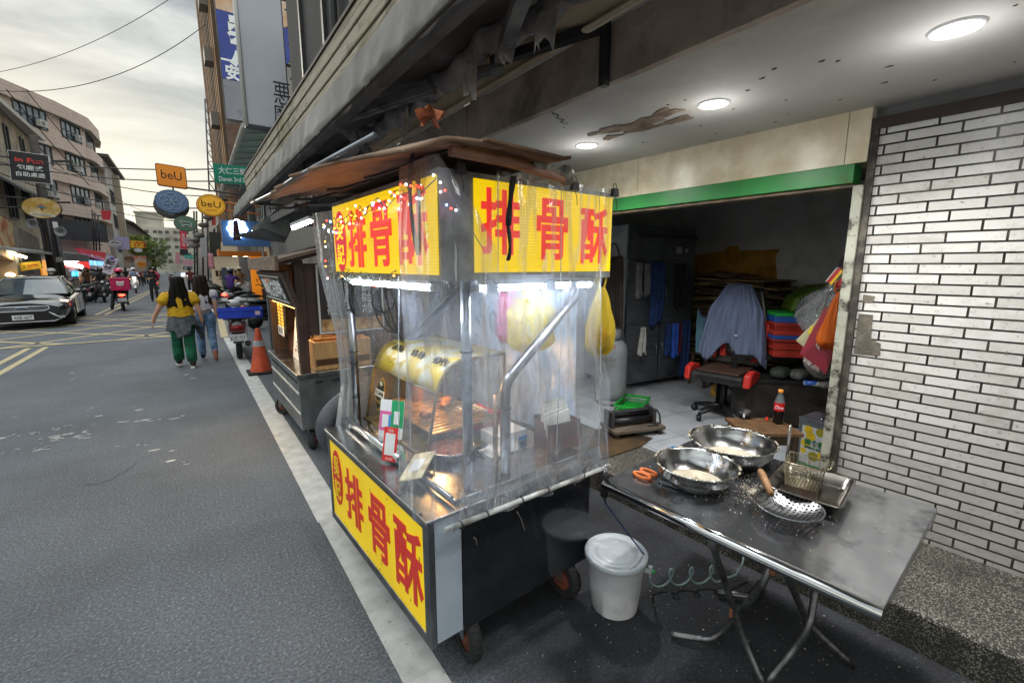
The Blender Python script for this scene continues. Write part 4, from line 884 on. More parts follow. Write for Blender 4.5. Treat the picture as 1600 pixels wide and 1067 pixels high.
# mixing bowls
t = NT('spun steel bowl'); co = t.coord(); f = t.noise(t.coord((1, 1, 7)), 5, 6, .6); cc = t.ramp(f, (.3, '8f9092'), (.7, 'c2c2c0')); fl_ = t.ramp(t.noise(co, 16, 7, .75), (.6, (0, 0, 0)), (.66, (.85, .85, .85)))
cc = t.mix(fl_, cc, 'c9c6bd'); rr_ = t.ramp(fl_, (0, (.2, .2, .2)), (1, (.8, .8, .8))); mm_ = t.ramp(fl_, (0, (1, 1, 1)), (1, (0, 0, 0)))
bowl_m = t.done(t.pr(cc, rr_, mm_, t.bump(f, .15, .01)))
batter = mt('floury batter', 'c7bda6', 'aca390', 12, r=.8, bump=.6)
def bowl(lu, lv, ru, rv_, h, label, tip=0):
    a, b = pG(lu, lv, TZ + h), pG(ru, rv_, TZ + h); c = (a + b) / 2; r_ = (a - b).length / 2
    t_ = thing('mixing_bowl', label, 'mixing bowl', (c.x, c.y, TZ), 0, 'steel mixing bowls on the folding table')
    pr_ = [(.0001, .004), (r_ * .55, .004), (r_ * .72, h * .22), (r_ * .88, h * .55), (r_ * .95, h * .93), (r_ * 1.0, h), (r_ * 1.02, h - .004), (r_ * 1.0, h - .008), (r_ * .965, h * .9), (r_ * .9, h * .53), (r_ * .74, h * .17), (r_ * .56, 0.0), (.0001, 0)]
    mb = MB(); mb.lathe(pr_, n=56); build(mb, 'bowl', bowl_m, t_); 
    mb = MB(); q = random.Random(lu)
    mb.grid(lambda x, y: (r_ * .66 * y * math.cos(2 * PI * x) + .02 * r_, r_ * .66 * y * math.sin(2 * PI * x), h * .2 + .02 * vnoise(9 * y * math.cos(6.283 * x), 9 * y * math.sin(6.283 * x), lu) * (1 - y) - .004 * y), 32, 8); build(mb, 'batter', batter, t_)
    mb = MB()
    for k in range(46):
        a_ = q.uniform(0, 6.283); mb.ball((r_ * math.cos(a_), r_ * math.sin(a_), h - .001), q.uniform(.003, .008), q.uniform(.003, .008), .003, 6, 4)
    build(mb, 'floury_rim', batter, t_); return t_
bowl(1025, 710, 1157, 735, .105, 'near steel mixing bowl with floury rim beside the orange scissors')
bowl(1077, 680, 1214, 692, .115, 'farther steel mixing bowl with flour and batter behind the first bowl')
# scissors
sp_ = pG(1018, 748, TZ); sz = thing('scissors', 'orange handled scissors lying by the near bowl', 'scissors', (sp_.x, sp_.y, TZ), 0)
d = (pG(1065, 768, TZ) - sp_).normalized(); ang = math.atan2(d.y, d.x); om = mt('orange plastic grip', 'd8702c', r=.45)
Ms = Matrix.Rotation(ang, 4, 'Z')
for s2 in (-1, 1):
    mb = MB(); mb.tube([Ms @ Vector((-.035 + .042 * math.cos(a), s2 * .026 + .02 * math.sin(a), .012)) for a in [2 * PI * i / 18 for i in range(18)]], .0075, 7, closed=True); build(mb, 'grip', om, sz)
    mb = MB(); mb.prism([Ms @ Vector(p_) for p_ in ((.01, s2 * .012, .008), (.05, -s2 * .004, .008), (.15, -s2 * .003 + .004 * s2, .008), (.05, s2 * .012, .008))], (0, 0, .003 + .002 * (s2 > 0))); build(mb, 'blade', steel, sz)
mb = MB(); mb.tube([Ms @ Vector((.045, 0, .006)), Ms @ Vector((.045, 0, .017))], .007, 10); build(mb, 'screw', steel_dull, sz)
# strainer ladle
c_ = pG(1230, 800, TZ + .02); ld_ = thing('strainer_ladle', 'round perforated steel strainer with a wooden handle on the table', 'strainer', (c_.x, c_.y, TZ), 0)
rs_ = (pG(1175, 783, TZ + .05) - pG(1290, 806, TZ + .05)).length / 2
t = NT('perforated steel'); co = t.coord((62, 62, 0)); 
vv = t.n('VectorMath', {0: co}, operation='FRACTION').outputs[0]; dd = t.n('VectorMath', {0: vv, 1: (.5, .5, 0)}, operation='DISTANCE').outputs['Value']
hole = t.n('Math', {0: dd, 1: .27}, operation='LESS_THAN').outputs[0]
sh = t.pr(t.mix(t.noise(t.coord(), 8, 4), '9c9ea0', '7d7f82'), .28, 1); tr_ = t.n('BsdfTransparent').outputs[0]
perf = t.done(t.n('MixShader', {0: hole, 1: sh, 2: tr_}).outputs[0])
mb = MB(); mb.lathe([(.0001, .006), (rs_ * .4, .012), (rs_ * .75, .03), (rs_ * .97, .052)], n=44); o = build(mb, 'perforated_dish', perf, ld_)
mb = MB(); mb.lathe([(rs_ * .96, .052), (rs_, .055), (rs_ * .985, .05)], n=44); build(mb, 'rim', steel, ld_)
h0 = pG(1212, 786, TZ + .05) - Vector((c_.x, c_.y, TZ)); h1 = pG(1188, 735, TZ + .10) - Vector((c_.x, c_.y, TZ)); hm = h0.lerp(h1, .25)
mb = MB(); mb.tube([h0 + Vector((.02, -.02, -.02)), h0, hm], .006, 8); build(mb, 'handle_rod', steel, ld_)
mb = MB(); mb.tube([hm, hm.lerp(h1, .3), hm.lerp(h1, .8), h1], [.011, .0145, .0155, .012], 10); build(mb, 'wooden_handle', mt('worn wooden handle', 'a57c50', '7f5a38', 10, r=.6, stretch=(1, 1, 4)), ld_)
# steel tray with wire basket
pa, pb_, pc = pG(1190, 757, TZ + .05), pG(1306, 793, TZ + .05), pG(1338, 752, TZ + .05)
tc_ = (pa + pc) / 2; ta = math.atan2((pa - pb_).y, (pa - pb_).x); tw, tl = (pa - pb_).length, (pb_ - pc).length
tr = thing('steel_tray', 'deep rectangular steel tray under the wire basket at table back', 'tray', (tc_.x, tc_.y, TZ), ta)
def traymb(w2, l2, h, fl2):
    mb = MB(); o_ = [(w2, l2, h), (w2 - .012, l2 - .012, h), (w2 - .022, l2 - .022, .006), (0, 0, .006)]
    rings = [(w2 + .01, l2 + .01, h - .004), (w2 + .01, l2 + .01, h + .001), (w2, l2, h + .001), (w2 - .02, l2 - .02, .012), (w2 - .03, l2 - .03, .006)]
    def rr2(a, b, z, n=6, rad=.025):
        out_ = []
        for sx_, sy_, a0 in ((1, 1, 0), (-1, 1, PI / 2), (-1, -1, PI), (1, -1, 1.5 * PI)):
            for k in range(n + 1): t2 = a0 + PI / 2 * k / n; out_.append((sx_ * (a - rad) + rad * math.cos(t2), sy_ * (b - rad) + rad * math.sin(t2), z))
        return out_
    R_ = [rr2(*q) for q in rings]; n = len(R_[0]); b0 = len(mb.v); mb._add([p_ for r3 in R_ for p_ in r3], [(i * n + j, i * n + (j + 1) % n, (i + 1) * n + (j + 1) % n, (i + 1) * n + j) for i in range(len(R_) - 1) for j in range(n)], True); mb.quad(*R_[-1]); return mb
build(traymb(tw / 2, tl / 2, .055, 0), 'tray', mt('tray steel', '8f8c88', '77736e', 8, r=.22, m=1, dirt='5d5248', dsc=7), tr, solid=.0015)
bc = pG(1256, 752, TZ + .02); wb = thing('wire_basket', 'small square wire fry basket with tall looped handle standing in the tray', 'fry basket', (bc.x, bc.y, TZ + .009), ta + R(4))
wire = mt('basket wire', 'b0a890', '8f8770', 30, r=.35, m=.9)
bw = .062; bh = .105
mb = MB()
for k in range(11):
    z = .003 + bh * k / 10; s2 = bw + .012 * k / 10; mb.tube([(-s2, -s2, z), (s2, -s2, z), (s2, s2, z), (-s2, s2, z)], .0011 if k < 10 else .0028, 5, closed=True)
for i in range(11):
    a = -1 + 2 * i / 10
    for sx_ in (-1, 1):
        mb.tube([(a * bw, sx_ * bw, .003), (a * (bw + .012), sx_ * (bw + .012), bh)], .001, 4); mb.tube([(sx_ * bw, a * bw, .003), (sx_ * (bw + .012), a * (bw + .012), bh)], .001, 4)
    mb.tube([(a * bw, -bw, .003), (a * bw, bw, .003)], .001, 4); mb.tube([(-bw, a * bw, .003), (bw, a * bw, .003)], .001, 4)
build(mb, 'basket_mesh', wire, wb)
hx = bw + .012; mb = MB(); hp_ = [(hx, -.022, .01), (hx, -.022, bh + .13)] + [(hx, -.022 * math.cos(PI * k / 8), bh + .13 + .025 * math.sin(PI * k / 8)) for k in range(1, 8)] + [(hx, .022, bh + .13), (hx, .022, .01)]
mb.tube(hp_, .003, 7); build(mb, 'handle', chrome, wb)
mb = MB(); mb.tube([(-hx, -.05, bh), (-hx - .02, -.05, bh + .012), (-hx - .02, .05, bh + .012), (-hx, .05, bh)], .0024, 6); build(mb, 'rest_hook', wire, wb)
# flour on the table
q = random.Random(8); mb = MB()
def fleck(x, y, s2):
    p_ = TM @ Vector((x, y, TZ + .0012)); a0 = q.uniform(0, 6); mb.prism([(p_.x + s2 * math.cos(a0 + k * 1.257) * q.uniform(.6, 1.2), p_.y + s2 * math.sin(a0 + k * 1.257) * q.uniform(.6, 1.2), p_.z) for k in range(5)], (0, 0, s2 * .6))
for _ in range(430):
    x = q.gauss(.42, .16); y = q.gauss(-.38, .2)
    if 0.03 < x < TW - .03 and -TL + .03 < y < -.02: fleck(x, y, q.choice([.0012, .0016, .002, .003]))
for _ in range(260): fleck(q.uniform(.5, .8), q.uniform(-.4, -.15), q.uniform(.001, .003))
for _ in range(320): 
    a_ = q.uniform(0, 6.28); r_ = abs(q.gauss(0, .05)); fleck(.42 + r_ * math.cos(a_) * 1.5, -.46 + r_ * math.sin(a_), q.uniform(.001, .003))
o = build(mb, 'flour_crumbs', mt('flour', 'd6d2c8', 'c2b59c', 30, r=.9)); tag(o, 'white flour flecks and crumbs scattered over the steel table top', 'flour', kind='stuff')
q = random.Random(9); mb = MB()
for _ in range(190):
    x = q.uniform(1.0, 2.4); y = q.uniform(.1, 1.5); s2 = q.choice([.002, .003, .003, .005]); a0 = q.uniform(0, 6)
    mb.prism([(x + s2 * math.cos(a0 + k * 1.257) * q.uniform(.5, 1.3), y + s2 * math.sin(a0 + k * 1.257) * q.uniform(.5, 1.3), .001) for k in range(5)], (0, 0, .002))
o = build(mb, 'dropped_crumbs', mt('dropped crumbs', 'b5b1a8', '8d877b', 30, r=.9)); tag(o, 'pale crumbs dropped on the dark asphalt under the table', 'crumbs', kind='stuff')
# clamp with hook, blue cable
hk = pG(945, 748, TZ); ck = thing('hook_clamp', 'black clamp with a steel hook at the table corner', 'clamp', (hk.x, hk.y, TZ - .09), 0)
mb = MB(); mb.tube([(0, 0, .05), (.004, .0, .1), (0, 0, .12)], [.014, .018, .012], 9); mb.box(-.012, .012, -.014, .014, 0, .05); mb.tube([(.0, 0, 0), (.01, 0, -.03)], .006, 6); build(mb, 'clamp_body', black, ck, bevel=.003)
mb = MB(); mb.tube([(0, 0, .115)] + arc((0, .0, .14), .014, -PI * .6, PI * 1.1, 12), .0035, 6); build(mb, 'hook', chrome, ck)
mb = MB(); mb.tube(bez(hk + Vector((0, 0, -.11)), pG(955, 800, .55), pG(1008, 868, .29), 20), .004, 6)
solo(mb, 'blue_cable', 'dark blue cable hanging from the clamp to the bucket lid', 'cable', mt('blue cable', '1b3060', r=.5), loc=(hk.x, hk.y, .3), W=True)
# bucket
bkc = (1.605, 1.345, 0); bk = thing('bucket', 'white plastic bucket with translucent lid full of milky water on asphalt', 'bucket', bkc)
bkm = mt('cloudy white plastic', 'c3c5c8', 'b4b6ba', 5, r=.5, dirt='8b8c8f', dsc=6, dlo=.62, dhi=.75)
mb = MB(); mb.lathe([(.0001, .0), (.104, .0), (.112, .008), (.128, .15), (.142, .285), (.146, .29)], n=48); build(mb, 'pail', bkm, bk)
q = random.Random(4); mb = MB(); mb.grid(lambda a, b: ((.1125 + .0145 * ((.02 + b * (.13 + .025 * math.sin(a * 9) + .012 * math.sin(a * 23))) / .14)) * math.cos(-2.9 + 2.7 * a), (.1125 + .0145 * ((.02 + b * (.13 + .025 * math.sin(a * 9) + .012 * math.sin(a * 23))) / .14)) * math.sin(-2.9 + 2.7 * a), .008 + b * (.13 + .025 * math.sin(a * 9) + .012 * math.sin(a * 23))), 50, 8); build(mb, 'dried_film', mt('chalky film', 'd0cfd0', 'bcbbbd', 12, r=.9), bk)
mb = MB(); mb.lathe([(.150, .272), (.154, .278), (.155, .296), (.15, .303), (.138, .300), (.132, .294), (.1, .296), (.098, .299), (.075, .297), (.05, .299), (.03, .296), (.0001, .298)], n=56); build(mb, 'lid', mt('translucent lid', 'b9c0c6', 'a4abb2', 4, r=.35, dirt='d8dadb', dsc=12, dlo=.55), bk)
sp = pG(1016, 893, .2) - Vector(bkc); mb = MB(); mb.tube([(.10, -.06, .2), sp], .012, 8); mb.tube([sp + Vector((0, 0, -.012)), sp + Vector((0, 0, .03))], .01, 8); build(mb, 'spigot', bkm, bk)
mb = MB(); mb.tube([sp, sp + Vector((.02, -.01, 0))], .009, 8); build(mb, 'green_valve', mt('green valve', '2fae6a', r=.4), bk)
# coiled clear hose
pts = [pG(1016, 900, .17)]; 
for i in range(90):
    f = i / 89; u = 1024 + 100 * f; v = 918 - 8 * f; th = f * 2 * PI * 3.2 + PI; am = 1
    c_ = pG(u, v, .02); pts.append(c_ + Vector((.035 * math.cos(th), -.012 * math.cos(th), .055 + .05 * math.sin(th))))
pts += [pG(1130, 905, .05), pG(1150, 897, .05), pG(1160, 880, .08), pG(1164, 860, .15)]
mb = MB(); mb.tube(pts, .0055, 7); solo(mb, 'coiled_hose', 'thin clear greenish hose coiled on asphalt beside the bucket', 'hose', mt('clear green hose', '8fa5a3', '7a908e', 9, r=.25), loc=(pts[0].x, pts[0].y, 0), W=True)
# ================================================================== inside the garage shop
FZ = HS + .004
fr = thing('fridge', 'tall dark four door steel fridge with cloths hanging on it', 'fridge', (4.16, 3.50, FZ), R(-7))
FM = wm(fr); fi = FM.inverted()
dks = mt('dark brushed steel door', '5a5e63', '4a4e53', 3, r=.35, m=.25, stretch=(1, 1, 8), dirt='2c2c2e', dsc=2)
lightside = mt('pale grey fridge side', '9da2a8', '8d9298', 2, r=.5, dirt='6d7074', dsc=3)
mb = MB(); mb.box(.004, 1.12, .02, .75, .08, 1.98); build(mb, 'cabinet', [lightside], fr)
for k, (x0, x1) in enumerate(((.0, .55), (.56, 1.12))):
    for z0, z1 in ((.10, .80), (.82, 1.56)):
        mb = MB(); mb.box(x0, x1, -.02, .018, z0, z1); d_ = build(mb, 'door', dks, fr, bevel=.004)
        mb = MB(); hx_ = x1 - .05 if k == 0 else x0 + .05; mb.tube(bez((hx_, -.02, z0 + .25), (hx_, -.07, z0 + .35), (hx_, -.02, z0 + .47), 8), .008, 6); build(mb, 'handle', steel_dull, d_)
mb = MB(); mb.box(.0, 1.12, -.01, .018, 1.58, 1.98); build(mb, 'top_panel', dks, fr)
mb = MB()
for a in ((.0, 1.12, -.021, -.011, 1.562, 1.578), (.552, .558, -.024, .01, .1, 1.56), (-.004, .003, -.022, .0, .1, 1.56)): mb.box(*a)
build(mb, 'edge_trim', steel_dull, fr)
mb = MB(); mb.box(.78, .88, -.016, -.011, 1.66, 1.74); mb.tube([(.95, -.01, 1.7), (.95, -.035, 1.7)], .022, 12); build(mb, 'control', mt('pale control', '9a9792', r=.5), fr)
mb = MB(); mb.box(.1, 1.1, -.06, -.02, 1.84, 1.88); build(mb, 'top_rail', dark_metal, fr)
mb = MB(); 
for x in (.06, 1.06):
    for y in (.06, .7): mb.tube([(x, y, 0), (x, y, .09)], .02, 8)
build(mb, 'foot', black, fr)
mb = MB()
for y, z in ((.3, 1.66), (.45, 1.66), (.42, 1.82)): mb.lathe([(.0001, .0), (.02, 0.0)], (.0, y, z), 10, Matrix.Rotation(-PI / 2, 4, 'Y'))
build(mb, 'vent_hole', black, fr)
# cloths, gloves and apron hanging on the fridge
def drape(name, label, cat, x, z, w_, h_, mt_, seed, face='front', taper=.0, lift=0, group=None):
    M0 = FM if face == 'front' else FM
    def P(a, b):
        k = 1 + taper * b; xx = (a - .5) * w_ * k; f = .02 * math.sin(a * 14 + seed + b * 2) * (.35 + b) + .012 * math.sin(a * 31 + 2 * seed); zz = -h_ * b * (1 + .06 * math.sin(a * 9 + seed)); 
        return (x + xx, -.045 - lift + f, z + zz) if face == 'front' else (-.04 + f, x + xx, z + zz)
    mb = MB(); mb.grid(P, 18, 16); mb.v = [M0 @ p_ for p_ in mb.v]; l = M0 @ (Vector((x, -.05, z - h_)) if face == 'front' else Vector((-.05, x, z - h_)))
    return solo(mb, name, label, cat, mt_, loc=tuple(l), W=True, solid=.006, group=group)
gl_c = mt('grey glove cloth', '77777a', '5f5f63', 8, r=.9, bump=.3); bl_c = mt('blue apron cloth', '1f3f78', '182f5c', 8, r=.85); bl2 = mt('bright blue cloth', '2a5cc0', '2148a0', 8, r=.8)
blk_c = mt('black cloth', '17171b', '212126', 8, r=.9); wht_c = mt('white rag', 'bab9b4', '9d9c98', 8, r=.9); brn = mt('brown apron cloth', '2f2a28', '3d3634', 7, r=.9)
drape('rubber_glove', 'left grey rubber glove hung on the upper fridge door', 'glove', .16, 1.55, .085, .4, gl_c, 1, group='grey gloves on the fridge')
drape('rubber_glove', 'grey rubber glove hung next to the long blue apron', 'glove', .27, 1.54, .085, .38, gl_c, 2, group='grey gloves on the fridge')
drape('blue_apron', 'long dark blue apron hung on the upper fridge doors', 'apron', .40, 1.56, .13, .78, bl_c, 3); drape('blue_apron', 'narrow dark blue apron next to the fridge gap', 'apron', .52, 1.56, .08, .7, bl_c, 5)
drape('black_cloth', 'black cloth hung on the upper right fridge door', 'cloth', .84, 1.54, .18, .55, blk_c, 4)
drape('white_rag', 'white rag hung from the lower left fridge door handle', 'cloth', .26, .78, .07, .33, wht_c, 6, taper=.8)
drape('blue_cloth', 'bright blue cloth hung on the lower right fridge door', 'cloth', .80, .80, .1, .42, bl2, 7, lift=.02); drape('red_cloth', 'thin dark red cloth between two blue cloths on fridge', 'cloth', .885, .8, .05, .42, mt('dark red cloth', '5a1f26', r=.9), 2)
drape('blue_cloth', 'long dark blue cloth at the lower right fridge edge', 'cloth', .99, .82, .15, .72, bl_c, 9); drape('blue_cloth', 'short navy cloth at the lower fridge door centre', 'cloth', .68, .8, .09, .4, bl_c, 11)
drape('brown_apron', 'dark brown apron hung on the pale fridge side', 'apron', .22, 1.62, .34, .95, brn, 8, face='side', taper=.5)
mb = MB(); mb.tube([FM @ Vector(p_) for p_ in bez((-.03, .1, 1.6), (-.03, .2, 1.95), (-.03, .34, 1.6), 12)], .008, 6); solo(mb, 'apron_strap', 'black neck strap looped on the fridge side hook', 'strap', blk_c, loc=tuple(FM @ Vector((-.03, .2, 1.6))), W=True)
p = pG(1078, 640, FZ)
# stool with pale blue shirt
mb = MB(); st2 = thing('wooden_stool', 'dark wooden stool standing right of the fridge under pale blue shirt', 'stool', (5.28, 3.12, FZ), R(-10))
wood_d = mt('dark worn wood', '2c2018', '40301f', 6, r=.6, stretch=(1, 6, 6)); mb.box(-.14, .14, -.14, .14, .4, .43); build(mb, 'seat', wood_d, st2, bevel=.004)
for sx_ in (-1, 1):
    for sy_ in (-1, 1): mb = MB(); mb.beam((sx_ * .12, sy_ * .12, 0), (sx_ * .1, sy_ * .1, .4), .035, .035); build(mb, 'leg', wood_d, st2)
mb = MB(); mb.grid(lambda a, b: ((a - .5) * .28 * (1 - .35 * (b < .25) * (1 - abs(2 * a - 1)) ) , .02 * math.sin(a * 9 + b * 4), .43 + .56 * (1 - b) - (.16 * math.sin(PI * a) if b < .1 else 0)), 16, 12)
solo(mb, 'pale_blue_shirt', 'pale blue sleeveless shirt standing on the dark stool beside fridge', 'shirt', mt('pale blue cloth', '7fb0c8', '6a9ab4', 6, r=.85), loc=(5.26, 3.1, FZ), rotz=R(-35), solid=.006)
# flattened cardboard stack
cardm = [mt('flattened cardboard %d' % k, a, b, 5, r=.9, dirt='3a2f22', dsc=3) for k, (a, b) in enumerate((('8f7a58', '6f5d42'), ('7b684a', '5d4e38'), ('a08a64', '7d6a4c'), ('5e503c', '4a3e2e')))]
q = random.Random(12); z = FZ + .06
ya, yb_ = pX(1240, 500, 5.7).y, pX(1075, 500, 5.7).y; ztop = pX(1150, 432, 5.8).z
nsh = 46; dz = (ztop - z) / nsh
pal = MB(); pal.box(5.5, 6.3, ya, yb_, FZ, FZ + .055); solo(pal, 'cardboard_pallet', 'low dark pallet under the stack of flattened cardboard', 'pallet', wood_d, loc=(5.9, ya + .7, FZ), W=True)
for k in range(nsh):
    mb = MB(); x0 = 5.45 + q.uniform(-.06, .1); y0, y1 = ya + q.uniform(-.05, .25) * (k / nsh + .4), yb_ - q.uniform(-.05, .22); zz = z + dz * k; th = dz * q.uniform(.35, .8); sg = q.uniform(0, .04) * (k / nsh)
    def P(a, b, top): return (x0 + (6.25 - x0) * b, y0 + (y1 - y0) * a, zz + (th if top else 0) + sg * math.sin(PI * a) - .035 * (1 - a) * (k / nsh) ** 2 + .01 * math.sin(7 * a + k))
    mb.grid(lambda a, b: P(a, b, 1), 8, 1, False); mb.grid(lambda a, b: P(a, 1 - b, 0), 8, 1, False)
    mb.grid(lambda a, b: P(a, 0, b), 8, 1, False); mb._add([P(0, 0, 0), P(0, 1, 0), P(0, 1, 1), P(0, 0, 1)], [(0, 1, 2, 3)]); mb._add([P(1, 0, 0), P(1, 0, 1), P(1, 1, 1), P(1, 1, 0)], [(0, 1, 2, 3)])
    solo(mb, 'cardboard_sheet', 'flattened brown cardboard sheet in the tall stack against the back wall', 'cardboard sheet', q.choice(cardm), loc=(5.85, (ya + yb_) / 2, zz), W=True, group='flattened cardboard stacked against the back wall')
mb = MB(); mb.grid(lambda a, b: (5.7 + .35 * (a - .5) + .03 * math.sin(9 * a + 4 * b), yb_ - .5 + .7 * (b - .5), ztop + .06 * math.sin(PI * a) * math.sin(PI * b) + .015 * math.sin(12 * b)), 12, 14); solo(mb, 'crumpled_paper', 'crumpled brown paper lying on top of the cardboard stack', 'paper', mt('crumpled brown paper', '6a4a38', '4e382b', 9, r=.9), loc=(5.7, yb_ - .5, ztop), W=True, solid=.004)
# clear bag under the stack
c_ = pG(1098, 590, .3); bag('clear_bag', 'clear plastic bag of bottles between the stool and chair', (5.35, 2.72, .62), .26, .24, .42, filmmat('clear bag film', '8d9298', .5), 3.3, .3)
# gaming chair
chp = pG(1128, 652, FZ); CHA = R(-80)
ch = thing('gaming_chair', 'black and red gaming chair with a brown mat seat inside the garage', 'chair', (chp.x, chp.y, FZ), CHA)
lea = mt('black leatherette', '151517', '1f1f22', 12, r=.35, dirt='3c3a38', dsc=7); redl = mt('red leatherette', 'c8332a', 'b52c24', 8, r=.4)
def cushion(mb, x0, x1, y0, y1, z0, z1, rad=.03): 
    mb.box(x0, x1, y0, y1, z0, z1)
mb = MB(); mb.box(-.25, .25, -.27, .22, .40, .50); build(mb, 'seat', lea, ch, bevel=.035, seg=3)
mb = MB(); mb.box(-.2, .2, -.25, .2, .502, .516); build(mb, 'seat_mat', mt('brown seat mat', '4c3325', '3a271c', 9, r=.7, stretch=(1, 9, 1)), ch, bevel=.005)
for s2 in (-1, 1):
    mb = MB(); mb.prism([(s2 * .245, -.29, .40), (s2 * .245, -.27, .53), (s2 * .245, -.16, .555), (s2 * .245, .0, .52), (s2 * .245, -.02, .44)], (s2 * .065, .02, 0)); build(mb, 'side_bolster', redl, ch, bevel=.02, seg=3)
    mb = MB(); mb.prism([(s2 * .17, .16, .56), (s2 * .27, .14, .6), (s2 * .3, .2, .95), (s2 * .22, .24, 1.0), (s2 * .16, .2, .75)], (0, .05, .0)); build(mb, 'back_bolster', redl, ch, bevel=.015, seg=2)
mb = MB(); mb.prism([(-.24, .19, .52), (.24, .19, .52), (.27, .24, .95), (.19, .29, 1.28), (-.19, .29, 1.28), (-.27, .24, .95)], (0, .07, .02)); build(mb, 'backrest', lea, ch, bevel=.02, seg=2)
for s2 in (-1, 1):
    mb = MB(); mb.prism([(s2 * .07, .165, .60), (s2 * .13, .165, .6), (s2 * .13, .175, .78), (s2 * .07, .175, .78)], (0, .04, 0)); build(mb, 'red_stripe', redl, ch, bevel=.006)
mb = MB(); mb.box(-.07, .07, .15, .19, .62, .76); build(mb, 'lumbar_pad', lea, ch, bevel=.015)
mb = MB(); mb.prism([(-.04, .146, .735), (-.014, .146, .72), (0, .146, .73), (.014, .146, .72), (.04, .146, .735), (.022, .146, .69), (0, .146, .655), (-.022, .146, .69)], (0, .003, 0)); build(mb, 'emblem', mt('silver emblem', '9a9c9e', r=.5), ch)
mb = MB(); mb.tube([(0, 0, .09), (0, 0, .4)], .03, 10); mb.box(-.12, .12, -.12, .12, .375, .4); build(mb, 'gas_lift', black, ch)
mb = MB()
for k in range(5): a = 2 * PI * k / 5 + .5; mb.tube([(0, 0, .12), (.15 * math.cos(a), .15 * math.sin(a), .105), (.3 * math.cos(a), .3 * math.sin(a), .075)], [.03, .025, .018], 8)
build(mb, 'star_base', black, ch)
for k in range(5): a = 2 * PI * k / 5 + .5; mb = MB(); mb.lathe([(.0001, -.02), (.03, -.02), (.032, 0), (.03, .02), (.0001, .02)], (.3 * math.cos(a), .3 * math.sin(a), .033), 14, Matrix.Rotation(a + 1, 4, 'Z') @ Matrix.Rotation(PI / 2, 4, 'X')); build(mb, 'castor', black, ch)
# shirt thrown over the chair back
t = NT('blue grey shirt cloth'); co = t.coord(); cc = t.mix(t.noise(co, 4, 5), '66728f', '596580'); shirt_m = t.done(t.pr(cc, .9, 0, t.bump(t.noise(t.coord((4, 4, 1)), 6, 5), .4, .02)))
def shp(a, b):
    th = (a - .5) * 2.0; hd = .22 + .20 * min(1, b * 1.15) ** .8 ; fold = .020 * math.sin(a * 27 + 4 * math.sin(2.2 * b + 3 * a)) * b + .010 * math.sin(a * 61 + 3 + 5 * b) + .035 * vnoise(a * 5, b * 3.5, 2) * b
    drop = .60 + .16 * abs(math.sin(th * 1.45)) ** 1.3 - .05 * math.cos(a * 15)
    x = math.sin(th) * (hd * .9) * (.12 + .88 * min(1, b * 2.4) ** .6); y = .24 - math.cos(th) * (.13 + .035 * b) * min(1, b * 2.6) ** .6 - fold
    return (x, y - .03 * b, 1.335 - .03 * b * 0 - drop * max(0, b - .14) * 1.16 - .02 * math.sin(b * 9) * .3 - .05 * min(1, b * 3) ** 2 * .4)
mb = MB(); mb.grid(shp, 60, 26)
sh_ = solo(mb, 'shirt', 'blue grey shirt thrown over the back of the gaming chair', 'shirt', shirt_m, loc=(chp.x, chp.y, FZ + .0), rotz=CHA, solid=.008)
mb = MB(); mb.ball((.06, .02, .84), .02, .004, .008); build(mb, 'chest_mark', mt('white chest mark', 'b5b8bc'), sh_)
# low stool with bottle and ashtray
sp2 = pG(1191, 664, FZ + .425); ls = thing('slatted_stool', 'low wooden slatted stool holding a cola bottle and black ashtray', 'stool', (sp2.x, sp2.y, FZ), R(-38))
mb = MB(); slat = mt('slatted wood', '6b4f33', '4f3922', 7, r=.65, stretch=(6, 1, 1))
for k in range(7): mb.box(-.19, .19, -.16 + .046 * k, -.122 + .046 * k, .40, .425)
build(mb, 'seat', slat, ls, bevel=.003)
for sx_ in (-1, 1):
    for sy_ in (-1, 1): mb = MB(); mb.beam((sx_ * .15, sy_ * .14, 0), (sx_ * .145, sy_ * .135, .4), .04, .04); build(mb, 'leg', wood_d, ls)
mb = MB(); 
for s2 in (-1, 1): mb.box(-.15, .15, s2 * .135 - .015, s2 * .135 + .015, .34, .40)
build(mb, 'apron_rail', wood_d, ls)
bp = pG(1215, 661, FZ + .425); bo = thing('cola_bottle', 'plastic cola bottle with red label and orange cap on the low stool', 'bottle', (bp.x, bp.y, FZ + .425))
t = NT('clear bottle'); clearb = t.done(t.n('MixShader', {0: .25, 1: t.n('BsdfTransparent', {'Color': (.85, .88, .9, 1)}).outputs[0], 2: t.pr('9aa6ad', .1)}).outputs[0])
bs_ = 1.0
mb = MB(); mb.lathe([(.0001, .0), (.026, .0), (.032, .012), (.032, .085), (.0305, .1)], n=24); build(mb, 'cola', mt('dark cola', '120a08', r=.12), bo)
mb = MB(); mb.lathe([(.031, .1), (.029, .115), (.031, .15), (.030, .165), (.022, .19), (.013, .213), (.0125, .225)], n=24); build(mb, 'bottle_neck', clearb, bo)
mb = MB(); mb.lathe([(.0335, .095), (.0325, .118), (.0335, .15)], n=24); build(mb, 'label_band', mt('red bottle label', 'c8141c', r=.35), bo)
mb = MB(); mb.lathe([(.014, .218), (.0155, .219), (.0155, .24), (.013, .243), (.0001, .243)], n=18); build(mb, 'cap', mt('orange cap', 'e09038', r=.4), bo)
va = (Vector((0, 0, 0)) - Vector((bp.x, bp.y, 0))).normalized(); rtb = Vector((-va.y, va.x, 0))
text('Coca', bo, va * .0345 + Vector((0, 0, .123)), rtb, (0, 0, 1), .05, .022, white_ink, depth=.0015, shear=.4)
